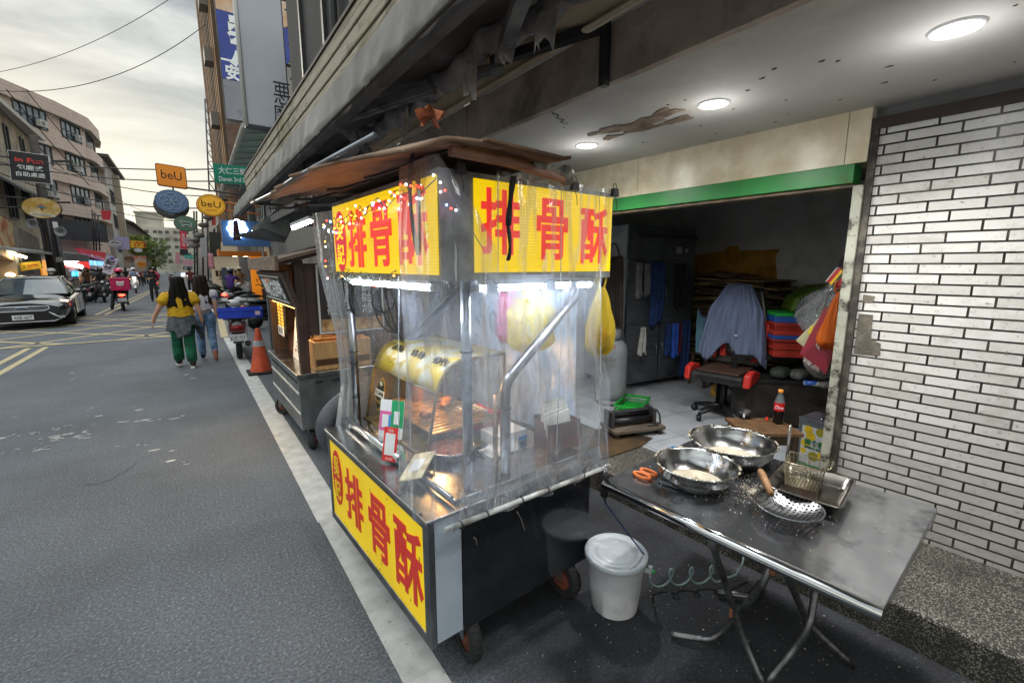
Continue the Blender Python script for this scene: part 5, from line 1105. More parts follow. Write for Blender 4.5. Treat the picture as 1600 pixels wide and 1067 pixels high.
ap_ = pG(1163, 652, FZ + .425); ash = thing('ashtray', 'small black ashtray tub on the low stool beside cola bottle', 'ashtray', (ap_.x, ap_.y, FZ + .425)); mb = MB(); mb.lathe([(.0001, 0), (.045, 0), (.052, .05), (.047, .05), (.04, .008), (.0001, .008)], n=24); build(mb, 'tub', black, ash); mb = MB(); mb.box(-.006, .006, -.052, -.049, .015, .04, Matrix.Rotation(math.atan2(-va.x, va.y) + PI, 4, 'Z')); build(mb, 'white_tag', wh, ash)
mb = MB(); lp_ = pG(1198, 656, FZ + .425); mb.box(-.03, .03, -.008, .008, 0, .016); solo(mb, 'lighter', 'small red lighter between the ashtray and cola bottle', 'lighter', mt('red lighter', 'c03028', r=.3), loc=(lp_.x, lp_.y, FZ + .425), rotz=.4, bevel=.003)
# dark work bench with crates
wbn = thing('work_bench', 'cluttered black work bench behind the low stool', 'work bench', (4.66, 1.94, FZ), R(-48))
mb = MB(); mb.box(-.5, .75, -.27, .38, .43, .46); build(mb, 'bench_top', mt('grimy black steel', '1d1e1f', '2b2a29', 6, r=.5), wbn)
mb = MB(); mb.box(-.48, .73, -.25, -.23, .02, .43); build(mb, 'front_panel', mt('grimy brown panel', '221d18', '35302a', 4, r=.6, dirt='4d463c', dsc=5, dlo=.6), wbn)
for sx_ in (-.5, .71):
    for sy_ in (-.27, .34): mb = MB(); mb.box(sx_, sx_ + .04, sy_, sy_ + .04, 0, .43); build(mb, 'leg', black, wbn)
mb = MB(); mb.box(-.5, .75, -.12, .42, .63, .66)
for sx_ in (-.48, .7): 
    for sy_ in (-.1, .36): mb.box(sx_, sx_ + .04, sy_, sy_ + .04, .46, .63)
build(mb, 'upper_shelf', black, wbn)
cb_ = pG(1232, 553, FZ + .87)
crm = {'red': mt('red crate plastic', 'a83326', '8d2a20', 5, r=.5), 'blue': mt('blue crate plastic', '244f9c', '1f4486', 5, r=.5), 'green': mt('green crate plastic', '1fa040', '198535', 5, r=.5)}
z = FZ + .664
for k, (c, h, l) in enumerate((('red', .17, 'deep red plastic crate at the bottom of the crate stack'), ('blue', .035, 'blue plastic crate rim between the red crates'), ('red', .045, 'red plastic crate lid just above the lower blue rim'), ('red', .07, 'shallow red plastic crate below the upper blue crate'), ('blue', .055, 'blue plastic crate just under the green lid'), ('green', .03, 'green plastic lid on top of the crate stack'))):
    c_ = thing('plastic_crate', l, 'crate', (4.74, 1.84, z), R(-48), 'plastic crates stacked on the work bench shelf'); mb = MB(); w2, d2 = .30, .2
    if h > .06: mb.prism([(-w2 + .02, -d2 + .02, 0), (w2 - .02, -d2 + .02, 0), (w2 - .02, d2 - .02, 0), (-w2 + .02, d2 - .02, 0)], (0, 0, h - .02)); mb.box(-w2, w2, -d2, d2, h - .022, h); mb.box(-w2 + .005, w2 - .005, -d2 + .005, d2 - .005, h * .45, h * .45 + .012)
    else: mb.box(-w2, w2, -d2, d2, 0, h)
    build(mb, 'crate_body', crm[c], c_, bevel=.005)
    mb = MB(); mb.box(-.05, .05, -d2 - .004, -d2 + .004, h * .62, h * .85); build(mb, 'hand_grip', black, c_); z += h + .002
gt = thing('green_tub', 'olive green plastic seat shell tipped on top of the crates', 'plastic seat', (4.86, 1.74, z), R(-52))
mb = MB(); grt = mt('olive green plastic', '4f6a1c', '435b18', 4, r=.45)
pr_ = [(-.3, 0, 0), (.3, 0, 0), (.34, 0, .14), (.2, 0, .27), (-.1, 0, .25), (-.26, 0, .14)]; mb.prism([(x, -.16, zz) for x, _, zz in pr_], (0, .36, 0))
build(mb, 'shell', grt, gt, bevel=.04, seg=3); mb = MB(); mb.prism([(-.10, -.166, .05), (.22, -.166, .05), (.19, -.166, .2), (-.02, -.166, .19)], (0, -.003, 0)); build(mb, 'opening', black, gt)
# clutter on the bench
q = random.Random(31)
for k, (u, v, nm, lb, ct, c, s2) in enumerate(((1246, 592, 'plastic_bag', 'crumpled pale plastic lying on the black bench', 'plastic bag', '7f8682', .09), (1218, 590, 'clear_bag', 'crumpled grey green plastic at the bench back', 'plastic bag', '59625c', .10), (1288, 605, 'crumpled_tissue', 'crumpled white tissue at the bench edge by jamb', 'tissue', 'a09d98', .05))):
    p_ = pG(u, v, FZ + .47); mb = MB(); mb.grid(lambda a, b: (s2 * (1 + .2 * math.sin(7 * a * 6.28 + k)) * math.cos(6.283 * a) * math.sin(PI * b), s2 * .8 * (1 + .2 * math.sin(5 * a * 6.28)) * math.sin(6.283 * a) * math.sin(PI * b), s2 * .55 * (1 - math.cos(PI * b)) * (1 + .1 * math.sin(11 * a * 6.28))), 26, 8); solo(mb, nm, lb, ct, filmmat('film ' + c, c, .8), loc=(p_.x, p_.y, FZ + .462))
p_ = pG(1268, 600, FZ + .48); mb = MB(); mb.lathe([(.0001, -.06), (.022, -.06), (.022, .05), (.012, .06), (.012, .075), (.0001, .075)], (0, 0, .024), 16, Matrix.Rotation(.5, 4, 'Z') @ Matrix.Rotation(PI / 2, 4, 'X')); solo(mb, 'blue_can', 'small blue and white spray can lying on the bench', 'can', mt('blue can', '2a58b0', 'c8ccd0', 14, r=.35, lo=.5, hi=.55), loc=(p_.x, p_.y, FZ + .462))
p_ = pG(1100, 598, FZ + .42); mb = MB(); mb.box(-.06, .06, -.04, .04, 0, .1); mb.box(-.05, .05, -.045, .045, .1, .12); solo(mb, 'yellow_box', 'small yellow tin beside the chair in the dark', 'tin', mt('yellow tin', 'b9902c', '6d5520', 15, r=.5), loc=(4.95, 2.75, FZ), bevel=.006)
# oil tin
tp = pG(1288, 745, FZ); tn = thing('oil_tin', 'square steel cooking oil tin with yellow and green label by the jamb', 'oil tin', (3.72, 1.22, FZ), R(-4))
tinm = mt('tin steel', '878c92', '747a80', 5, r=.35, m=.7)
Ht = .40
mb = MB(); mb.box(-.12, .12, -.12, .12, 0, Ht); mb.box(-.124, .124, -.124, .124, Ht - .01, Ht + .004); mb.box(-.124, .124, -.124, .124, 0, .01)
for s2 in (-.105, .105): mb.box(-.1235, -.12, s2 - .006, s2 + .006, .02, Ht - .02)
build(mb, 'tin_body', tinm, tn, bevel=.004)
mb = MB(); mb.box(-.1228, -.1205, -.088, .092, .05, .35); build(mb, 'label_panel', mt('silver white label', 'b9bdc0', 'abb0b4', 6, r=.4), tn)
lem = mt('lemon yellow print', 'd2b420', 'b89a18', 6, r=.45); olive = mt('olive print', '8a8420', r=.45)
mb = MB(); n20 = [2 * PI * i / 20 for i in range(20)]
def disc(y, z, r_, d=.1232): mb.prism([(-d, y + r_ * math.cos(a), z + r_ * math.sin(a)) for a in n20], (-.0006, 0, 0))
for y, z, r_ in ((.05, .325, .03), (.03, .28, .032), (.06, .22, .03), (-.06, .15, .038), (-.07, .3, .025), (-.07, .25, .03), (.07, .16, .02)): disc(y, max(.08, z), r_)
build(mb, 'fruit_print', lem, tn)
mb = MB(); disc(0, .135, .034, .1242); disc(-.03, .325, .03, .1242); build(mb, 'fruit_print', olive, tn)
text('美食家', tn, (-.125, 0, .235), (0, -1, 0), (0, 0, 1), .14, .05, mt('dark green print', '14663a'), depth=.001, off=.03); text('調合沙拉油', tn, (-.125, 0, .195), (0, -1, 0), (0, 0, 1), .13, .02, mt('dark green print', '14663a'), depth=.001)
mb = MB(); mb.box(-.1234, -.1228, -.088, .092, .05, .068); build(mb, 'green_band', mt('green band', '1f7a40'), tn); text('5', tn, (-.125, .02, .085), (0, -1, 0), (0, 0, 1), .014, .022, mt('red print', 'b83030'), depth=.001)
mb = MB(); mb.tube(bez((-.06, 0, Ht + .002), (0, 0, Ht + .05), (.06, 0, Ht + .002), 10), .005, 6); build(mb, 'carry_handle', chrome, tn)
# things hung on the jamb
jx = lambda u, v, X=3.36: pX(u, v, X)
tp_ = jx(1312, 456, 3.36); bag('plastic_bag', 'orange plastic bag hanging on the door jamb', tuple(tp_), .21, .13, .37, filmmat('orange bag film', 'c8641c', .82), 7.1, .95, R(-40), mouth=.1)
tp2 = jx(1304, 478, 3.56); b2 = bag('plastic_bag', 'grey white shopping bag with dark red print below orange bag', (tp2.x, tp2.y, tp2.z), .27, .14, .50, filmmat('grey white bag film', '9d9d9a', .85), 2.6, .6, R(-60))
def onb(u, v, X=3.42): return jx(u, v, X)
mb = MB(); mb.prism([onb(*p_) for p_ in ((1250, 552), (1290, 478), (1300, 520), (1308, 540), (1290, 585))], (.004, .002, 0)); rp = solo(mb, 'red_shopping_bag', 'dark red printed plastic bag between paper bag and orange bag', 'shopping bag', mt('dark red print', '7d2433', '6a1c2a', 8, r=.4), loc=tuple(onb(1270, 540)), W=True)
nrm_ = Vector((-1, 0, 0)); text('特', rp, onb(1283, 540, 3.41), Vector((0, -1, .35)), Vector((0, .3, 1)), .06, .06, mt('pale print', 'a89c98'), W=True); text('精品', rp, onb(1268, 570, 3.41), Vector((0, -1, -.55)), Vector((0, -.5, 1)), .12, .03, mt('pale print', 'a89c98'), W=True)
mb = MB(); mb.prism([onb(*p_, 3.5) for p_ in ((1243, 532), (1298, 480), (1302, 500), (1258, 545))], (.03, .01, 0)); pb2 = solo(mb, 'paper_bag', 'cream paper bag with small yellow print under the clear bag', 'paper bag', mt('cream paper', '9c9676', '89846a', 6, r=.8), loc=tuple(onb(1262, 525, 3.5)), W=True, bevel=.006)
mb = MB(); mb.prism([onb(*p_, 3.49) for p_ in ((1262, 520), (1268, 508), (1271, 510), (1266, 524))], (.002, 0, 0)); build(mb, 'yellow_print', mt('yellow print', 'b8a020'), pb2, W=True)
mb = MB(); a0, a1 = onb(1308, 452, 3.45), onb(1250, 505, 3.6)
mb.grid(lambda a, b: a0.lerp(a1, b) + Vector((.05 * math.cos(6.283 * a), .0, .0)) * (.4 + 1.3 * b * (1.2 - b)) * (1 + .2 * math.sin(7 * a * 6.28 + 6 * b)) + Vector((0, .4, .6)).normalized() * (.11 * math.sin(6.283 * a) * (.35 + 1.4 * b * (1.3 - b)) * (1 + .15 * math.sin(5 * 6.28 * a + 9 * b))), 30, 14); solo(mb, 'clear_bag', 'crinkled clear plastic bag bundle hung above the paper bag', 'plastic bag', plastic('crinkled clear bag', .4, .35, 'a5abb0', 22, 1.0), loc=tuple(a0), W=True)
rb0 = onb(1318, 436, 3.42); mb = MB(); mb.box(-.075, .075, -.05, .05, -.05, .05, Matrix.Rotation(R(32), 4, 'X')); rb_ = solo(mb, 'red_box', 'red box with yellow and green stripe wedged at the jamb top', 'box', mt('red card box', 'a81c28', '8f1722', 6, r=.45), loc=tuple(rb0), bevel=.006)
Mr = Matrix.Rotation(R(32), 4, 'X'); mb = MB(); mb.box(-.078, .0, .012, .026, -.052, .052, Mr); build(mb, 'yellow_stripe', mt('yellow stripe', 'c8a820'), rb_); mb = MB(); mb.box(-.0785, .0, -.004, .008, -.0525, .0525, Mr); build(mb, 'green_stripe', mt('green stripe', '1c4a2a'), rb_); mb = MB(); mb.box(-.076, .0, .0505, .054, -.05, .05, Mr); build(mb, 'white_edge', wh, rb_)
pn = onb(1335, 412, 3.5); mb = MB(); mb.lathe([(.0001, .0), (.06, .0), (.075, .02), (.08, .02), (.08, -.004), (.0001, -.004)], (0, 0, 0), 24, Matrix.Rotation(-PI / 2, 4, 'Y')); po = solo(mb, 'hanging_pan', 'small round black pan hung behind the red box', 'pan', black, loc=tuple(pn)); mb = MB(); mb.lathe([(.0001, .0215), (.055, .0215)], n=20, M=Matrix.Rotation(-PI / 2, 4, 'Y')); build(mb, 'brown_inside', mt('brown enamel', '6b5220', r=.5), po)
hk2 = onb(1312, 447, 3.33); mb = MB(); mb.tube([hk2 + Vector((.0, -.04, .02)), hk2, hk2 + Vector((.14, .05, 0))], .006, 6); solo(mb, 'jamb_hook', 'dark red hook bar on the jamb carrying the hanging bags', 'hook', mt('dark red metal', '4a1c1c', r=.5), loc=tuple(hk2), W=True)
# gas cylinder, green crate, machine on board, mat
gcp = (3.72, 3.3, FZ + .0); gc = thing('gas_cylinder', 'grey gas cylinder standing left of the fridge', 'gas cylinder', gcp); gm = mt('grey gas cylinder paint', '83898e', '757b80', 4, r=.5, dirt='54493f', dsc=4)
mb = MB(); mb.lathe([(.0001, .05), (.14, .05), (.17, .09), (.175, .15), (.175, .58), (.16, .66), (.11, .71), (.04, .73), (.04, .76), (.0001, .76)], n=32); mb.lathe([(.14, 0), (.15, 0), (.15, .06), (.14, .06)], n=32); build(mb, 'cylinder', gm, gc)
mb = MB(); mb.lathe([(.1, .72), (.105, .72), (.105, .84), (.1, .84)], n=24, arc=.8); build(mb, 'collar', gm, gc); mb = MB(); mb.tube([(0, 0, .74), (0, 0, .82)], .02, 8); mb.tube([(-.03, 0, .81), (.03, 0, .81)], .01, 6); build(mb, 'valve', mt('brass valve', '9a7a3a', r=.4, m=.8), gc)
va2 = (Vector((0, 0, 0)) - Vector((gcp[0], gcp[1], 0))).normalized(); text('20', gc, va2 * .155 + Vector((0, 0, .66)), Vector((-va2.y, va2.x, 0)), Vector((-va2.x * .5, -va2.y * .5, .85)), .09, .04, mt('faded red print', '8d3a38'), depth=.004)
def crate_open(loc, rz, w2, d2, h, m_, name, label):
    c_ = thing(name, label, 'crate', loc, rz); mb = MB(); mb.box(-w2, w2, -d2, d2, 0, .008)
    for a in ((-w2, -w2 + .008, -d2, d2), (w2 - .008, w2, -d2, d2), (-w2, w2, -d2, -d2 + .008), (-w2, w2, d2 - .008, d2)):
        for k in range(3): mb.box(*a, h * k / 3 + .01, h * (k + 1) / 3 - (.012 if k < 2 else 0))
    build(mb, 'crate_body', m_, c_); mb = MB(); mb.box(-w2 - .01, w2 + .01, -d2 - .01, -d2 + .001, h - .02, h); mb.box(-w2 - .01, w2 + .01, d2 - .001, d2 + .01, h - .02, h); mb.box(-w2 - .01, -w2, -d2, d2, h - .02, h); mb.box(w2, w2 + .01, -d2, d2, h - .02, h); build(mb, 'rim', m_, c_); return c_
gcr = mt('bright green plastic', '1fa83a', '199030', 5, r=.45)
crate_open((3.72, 2.98, FZ), R(25), .22, .13, .1, gcr, 'green_crate', 'bright green plastic crate on the floor by the gas cylinder')
mp_ = pG(988, 664, FZ + .07); mc = thing('roller_machine', 'black roller machine mounted on a worn board on the floor', 'machine', (mp_.x, mp_.y, FZ), R(-18))
mb = MB(); mb.box(-.26, .26, -.14, .14, .05, .08); build(mb, 'board', mt('worn board', '6a5f52', '4f453a', 6, r=.8, stretch=(1, 6, 1)), mc, bevel=.004)
for s2 in (-.22, .22): 
    mb = MB(); mb.box(s2 - .02, s2 + .02, -.12, .12, 0, .05); build(mb, 'batten', wood_d, mc)
mb = MB(); mb.tube([(-.22, .05, .17), (.18, .05, .17)], .035, 14); mb.tube([(-.22, -.02, .13), (.18, -.02, .13)], .03, 14); build(mb, 'roller', black, mc)
mb = MB(); mb.box(-.2, .16, .01, .05, .2, .212); build(mb, 'steel_strip', steel_dull, mc)
mb = MB(); mb.box(-.25, -.22, -.06, .09, .08, .22); mb.box(.18, .21, -.06, .09, .08, .22); mb.box(.21, .25, .0, .05, .08, .12); build(mb, 'bracket', dark_metal, mc)
mb = MB(); mb.tube(bez((.2, 0, .2), (.28, -.02, .22), (.24, -.08, .09), 8), .008, 6); mb.tube([(.1, -.1, .085), (.2, -.11, .085)], .012, 6); build(mb, 'crank', black, mc)
mb = MB(); mb.prism([pG(u, v, FZ + .002) for u, v in ((930, 672), (948, 668), (1020, 685), (1004, 697), (935, 720), (918, 700))], (0, 0, .006)); solo(mb, 'floor_mat', 'greasy brown mat lying on the shop floor by the step', 'mat', mt('greasy brown mat', '55432a', '3a2e1e', 4, r=.7, dirt='241c14', dsc=4), loc=(3.1, 2.5, FZ), W=True)
mb = MB(); mb.prism([pG(u, v, FZ + .001) for u, v in ((1044, 703), (1052, 700), (1062, 703), (1054, 706))], (0, 0, .02)); solo(mb, 'plastic_scrap', 'bright blue plastic scrap on floor seen past the bowls', 'plastic scrap', mt('sky blue plastic', '2f8fd0', r=.4), loc=tuple(pG(1054, 703, FZ)), W=True)
# ================================================================== second cart: brown wooden snack kiosk on a steel trolley
kc = thing('snack_cart', 'brown wooden snack kiosk on a grey steel trolley behind the yellow stall', 'snack cart', (.72, 4.27, 0), R(1.0))
gsteel = mt('grey trolley steel', '8b8f92', '74787b', 6, r=.38, m=.75, dirt='55585b', dsc=4)
KW, KL = .95, 1.45
mb = MB(); mb.box(0, KW, 0, KL, .22, .70); build(mb, 'trolley', gsteel, kc, bevel=.004)
mb = MB(); mb.box(-.02, KW + .02, -.02, KL + .02, .70, .745); build(mb, 'counter', steel, kc, bevel=.004)
mb = MB(); 
for z in (.36, .55): mb.box(-.006, .0, .02, KL - .02, z, z + .018)
build(mb, 'trim_strip', mt('pale trim', 'c8c9c5', r=.4), kc)
mb = MB()
for i in range(22): mb.box(-.004, .0, .06 + .06 * i, .09 + .06 * i, .645, .668)
build(mb, 'vent_slot', black, kc)
mb = MB()
for i in range(4): mb.tube([(.14 + .15 * i, -.004, .655), (.2 + .15 * i, -.004, .655)], .012, 8)
build(mb, 'hand_slot', black, kc)
kwood = mt('dark stained wood', '33241d', '4a342a', 5, r=.6, stretch=(5, 5, .6), bump=.25, dirt='1b1310', dsc=3); kwood2 = mt('roof edge wood', '7d6a5a', '67564a', 5, r=.8, stretch=(5, 1, 5), bump=.3)
for (x, y) in ((.06, .0), (.06, KL - .07), (KW - .06, .0), (KW - .06, KL - .07)):
    mb = MB(); mb.box(x - .03, x + .05, y, y + .08, .745, 1.75); build(mb, 'wooden_post', kwood, kc, bevel=.004)
mb = MB(); mb.box(.05, KW, .02, .05, 1.08, 1.72); mb.box(.05, KW, KL - .06, KL - .03, .75, 1.72); mb.box(KW - .04, KW, .05, KL - .06, .75, 1.72); build(mb, 'wooden_wall', kwood, kc)
mb = MB(); mb.prism([(-.10, -.1, 1.70), (KW, -.1, 2.0), (KW, -.1, 2.04), (-.10, -.1, 1.74)], (0, KL + .2, 0)); build(mb, 'roof', kwood, kc)
mb = MB(); mb.box(-.13, -.10, -.11, KL + .11, 1.66, 1.78); mb.beam((-.10, -.115, 1.745), (KW, -.115, 2.045), .03, .05, (0, -1, 0)); build(mb, 'roof_edge', kwood2, kc, bevel=.004)
sgn = MB(); sgn.prism([(-.07, -.04, 1.64), (.03, -.04, 1.33), (.06, -.04, 1.33), (-.03, -.04, 1.66)], (0, KL + .06, 0)); build(sgn, 'sign_backboard', kwood, kc)
upk = Vector((-.10, 0, .31)).normalized(); nk = Vector((0, -1, 0)).cross(upk)
ck_ = Vector((-.022, KL / 2, 1.49)) + nk * .004
mb = MB(); mb.prism([ck_ + Vector((0, s1 * .58, 0)) + upk * s2 * .12 for s1, s2 in ((1, -1), (-1, -1), (-1, 1), (1, 1))], nk * .004); build(mb, 'sign_board', mt('black sign face', '1b1b1d', r=.4), kc)
mb = MB(); 
for s2 in (-1, 1): mb.beam(ck_ + Vector((0, -.58, 0)) + upk * s2 * .12 + nk * .006, ck_ + Vector((0, .58, 0)) + upk * s2 * .12 + nk * .006, .01, .014, upk)
build(mb, 'sign_trim', mt('pale trim', 'c8c9c5', r=.4), kc)
text('車輪餅古早味', kc, ck_ + nk * .005, (0, -1, 0), upk, 1.02, .19, white_ink, depth=.003, off=.03)
mb = MB(); mb.ball(ck_ + nk * .009 + Vector((0, .12, 0)) + upk * .075, .006, .05, .03); build(mb, 'flame_mark', mt('orange mark', 'e8843a'), kc)
wl = mt('lit warm strip', 'ffb254', es=8); mb = MB(); mb.tube([(.06, .1, 1.325), (.06, KL - .1, 1.325)], .012, 8); build(mb, 'strip_light', wl, kc)
ld = bpy.data.lights.new('strip light', 'AREA'); ld.shape = 'RECTANGLE'; ld.size = 1.1; ld.size_y = .05; ld.energy = 5; ld.color = (1, .66, .32)
lo = bpy.data.objects.new('bulb', ld); col.objects.link(lo); lo.parent = kc; lo.location = (.09, KL / 2, 1.3)
mb = MB(); mb.box(.10, .11, 1.0, 1.38, .98, 1.31); mb.box(.10, .11, .1, .18, .98, 1.31); build(mb, 'menu_strip', mt('black sign face', '1b1b1d', r=.4), kc)
lm = mt('lit yellow menu print', 'ffc24a', es=.35)
mb = MB()
for yy in (1.3, 1.13): 
    mb = MB()
    for i in range(7): mb.box(.094, .099, yy - .05, yy + .05, 1.03 + .038 * i, 1.055 + .038 * i)
    build(mb, 'menu_print', lm, kc)
mb = MB()
for i in range(8): mb.box(.094, .099, .12, .16, .99 + .038 * i, 1.012 + .038 * i)
build(mb, 'menu_print', lm, kc)
def plate(y, z, w2, h2, s_, m2=None, x=.08):
    mb = MB(); mb.box(x, x + .006, y - w2 / 2, y + w2 / 2, z - h2 / 2, z + h2 / 2); build(mb, 'price_card', wh, kc)
    if s_: text(s_, kc, (x - .0005, y, z), (0, -1, 0), (0, 0, 1), w2 * .7, h2 * .6, black_ink, depth=.001)
plate(1.17, 1.0, .3, .1, '$55'); plate(.2, .93, .13, .09, '5', x=.06)
mb = MB(); mb.box(.18, .24, .95, 1.36, .75, .98); build(mb, 'warm_board', mt('brown board', '6d4326', '5a3620', 5, r=.6), kc)
# things on the trolley counter
def onk(x, y, z): return tuple(wm(kc) @ Vector((x, y, z)))
for k, (y, z, h, l) in enumerate(((.55, .745, .30, 'lower white carton with a red print on the snack cart counter'), (.62, 1.047, .26, 'upper carton in the snack cart window, under the red paper'))):
    c_ = thing('carton', l, 'carton', onk(.42, y, z), R(1)); mb = MB(); mb.box(-.13, .13, -.22, .22, 0, h); build(mb, 'box', mt('pale carton', 'cbb393', 'b9a07f', 5, r=.7), c_, bevel=.003)
    mb = MB(); mb.box(-.133, -.13, -.12, .02, h * .3, h * .36); mb.box(-.133, -.13, -.1, .0, h * .44, h * .48); build(mb, 'red_print', mt('red print', 'b83030'), c_); mb = MB(); mb.box(-.133, -.13, .06, .17, h * .5, h * .85); build(mb, 'brown_print', mt('brown print', '6b5136'), c_)
mb = MB(); mb.box(-.15, .15, -.2, .2, 0, .03); solo(mb, 'red_paper', 'red paper sheet glowing at the top of the snack cart window', 'paper', mt('red paper', 'b8382c', r=.7), loc=onk(.45, .6, 1.31))
pc_ = thing('notice_board', 'white notice board with black writing leaning on the snack cart counter', 'notice board', onk(.13, .62, .748), R(1)); mb = MB(); mb.prism([(0, -.26, 0), (0, .26, 0), (.05, .26, .42), (.05, -.26, .42)], (.008, 0, 0)); build(mb, 'board', wh, pc_)
un = Vector((.05, 0, .42)).normalized(); text('法標公告', pc_, Vector((.043, .02, .36)) + Vector((-.002, 0, 0)), (0, -1, 0), un, .36, .06, black_ink, depth=.001)
mb = MB()
for i in range(5): c0 = Vector((.03 - .006 * i, 0, .26 - .04 * i)); mb.beam(c0 + Vector((-.003, .12 - .02 * (i % 2), 0)), c0 + Vector((-.003, -.12 + .02 * (i % 3), 0)), .002, .008, un)
build(mb, 'small_print', mt('grey print', '77706a'), pc_); mb = MB(); mb.ball((.008, .14, .09), .003, .02, .02); build(mb, 'red_seal', mt('red print', 'b83030'), pc_)
wx = thing('wooden_box', 'lit pale wooden open box at the cart end window', 'wooden box', onk(.42, .17, .748), R(1)); pw = mt('pale wood', 'c29a66', 'a98355', 6, r=.6, stretch=(6, 1, 1))
mb = MB()
for a in ((-.26, .26, -.12, -.1, 0, .26), (-.26, .26, .1, .12, 0, .26), (-.26, -.24, -.1, .1, 0, .26), (.24, .26, -.1, .1, 0, .26)): mb.box(*a)
build(mb, 'box_side', pw, wx); mb = MB(); mb.box(-.25, .25, -.122, -.12, .04, .1); build(mb, 'dark_window', mt('brown window', '4c321e', r=.4), wx)
lo = bpy.data.objects.new('bulb', bpy.data.lights.new('kiosk bulb', 'POINT')); lo.data.energy = 4; lo.data.color = (1, .7, .38); lo.data.shadow_soft_size = .05; col.objects.link(lo); lo.parent = kc; lo.location = (.4, .35, 1.3)
mn = thing('menu_board', 'black framed menu board with white columns on the kiosk end wall', 'menu board', onk(.5, .01, 1.1), R(1)); mb = MB(); mb.box(-.28, .3, -.012, .0, 0, .60); build(mb, 'board', mt('black sign face', '1b1b1d', r=.4), mn)
mb = MB(); 
for a in ((-.29, -.275, -.016, .0, -.01, .61), (.295, .31, -.016, 0, -.01, .61), (-.275, .295, -.016, 0, .595, .61), (-.275, .295, -.016, 0, -.01, .005)): mb.box(*a)
build(mb, 'frame', mt('pale trim', 'c8c9c5', r=.4), mn)
for k, s_ in enumerate(('紅豆\n奶油\n芋頭\n花生', '芝麻\n抹茶\n起司\n玉米', '原味\n鹹味\n綜合\n六個')): text(s_, mn, (-.17 + .16 * k, -.0125, .36), (1, 0, 0), (0, 0, 1), .09, .40, white_ink, depth=.002)
mb = MB(); mb.box(-.27, .29, -.015, -.012, .01, .12); build(mb, 'photo_strip', mt('brown cake photo', '8a5f38', 'd0ad78', 14, r=.5), mn)
for (x, y, a) in ((.1, .08, 25), (.06, KL - .1, -35), (.85, .1, 0), (.85, KL - .1, 10)):
    c_ = Vector((x, y, .095)); M = Matrix.Rotation(R(90 - a), 4, 'Z') @ Matrix.Rotation(PI / 2, 4, 'X'); ax = M @ Vector((0, 0, 1)); fk = MB()
    for k in (-1, 1): fk.beam(c_ + ax * .034 * k, c_ + ax * .03 * k + Vector((0, 0, .11)), .035, .006, ax)
    fk.box(x - .05, x + .05, y - .05, y + .05, .205, .22); cs_ = build(fk, 'caster', steel_dull, kc)
    mb = MB(); mb.lathe([(.05, -.024), (.085, -.026), (.094, -.018), (.095, .0), (.094, .018), (.085, .026), (.05, .024)], c_, 24, M); build(mb, 'tyre', rubber, cs_); mb = MB(); mb.lathe([(.0001, -.02), (.02, -.024), (.05, -.016), (.05, .016), (.02, .024), (.0001, .02)], c_, 16, M); build(mb, 'rim', mt('rust red rim', '7d4132', '5d3026', 9, r=.7), cs_)
# fluorescent tube over the kiosk and sheets of tin
p0, p1 = pY(458, 357, 4.9), pY(486, 346, 4.5); mb = MB(); mb.tube([p0, p1], .015, 8); fx_ = thing('tube_light', 'white fluorescent tube lit under the tin roof over the kiosk', 'tube light', tuple(p0)); build(mb, 'tube', tube_m, fx_, W=True); mb = MB(); d_ = Vector((0, 0, .03)); mb.beam(p0 + d_, p1 + d_, .05, .03); build(mb, 'fitting', mt('lamp fitting', 'b5b7b8', r=.5), fx_, W=True)
mb = MB(); mb.tube([p1.lerp(p0, .15) + d_, p1.lerp(p0, .15) + Vector((0, 0, .55))], .006, 6); build(mb, 'hanger', black, fx_, W=True)
tinr = mt('dull tin sheet', '55585a', '404345', 4, r=.6, dirt='2b2a29', dsc=3)
mb = MB(); mb.prism([(.95, 5.0, 2.28), (2.1, 5.0, 2.4), (2.1, 8.5, 2.4), (.95, 8.5, 2.28)], (0, 0, .02)); mb.box(.93, .97, 5.0, 8.5, 2.24, 2.32); solo(mb, 'tin_roof', 'dull tin roof sheet over the arcade behind the kiosk', 'roof sheet', tinr, loc=(1.5, 6.7, 2.28), W=True)
q = random.Random(77)
for (u, v, Y, w2, h2, lb) in ((430, 345, 6.6, .22, .2, 'bent pale tin plate sticking out under the cardboard roof'), (412, 365, 7.4, .4, .12, 'dark canvas flap on a thin pole above the kiosk roof')):
    p_ = pY(u, v, Y); mb = MB(); mb.prism([p_ + Vector((-w2, 0, -h2 * .4)), p_ + Vector((w2 * .7, .1, -h2)), p_ + Vector((w2, .1, h2)), p_ + Vector((w2 * .2, 0, h2 * .8))], (0, .012, .0)); solo(mb, 'tin_plate' if w2 < .3 else 'canvas_flap', lb, 'tin plate' if w2 < .3 else 'canvas flap', mt('pale tin', '8f9794', '767d7b', 6, r=.5) if w2 < .3 else dk, loc=tuple(p_), W=True)
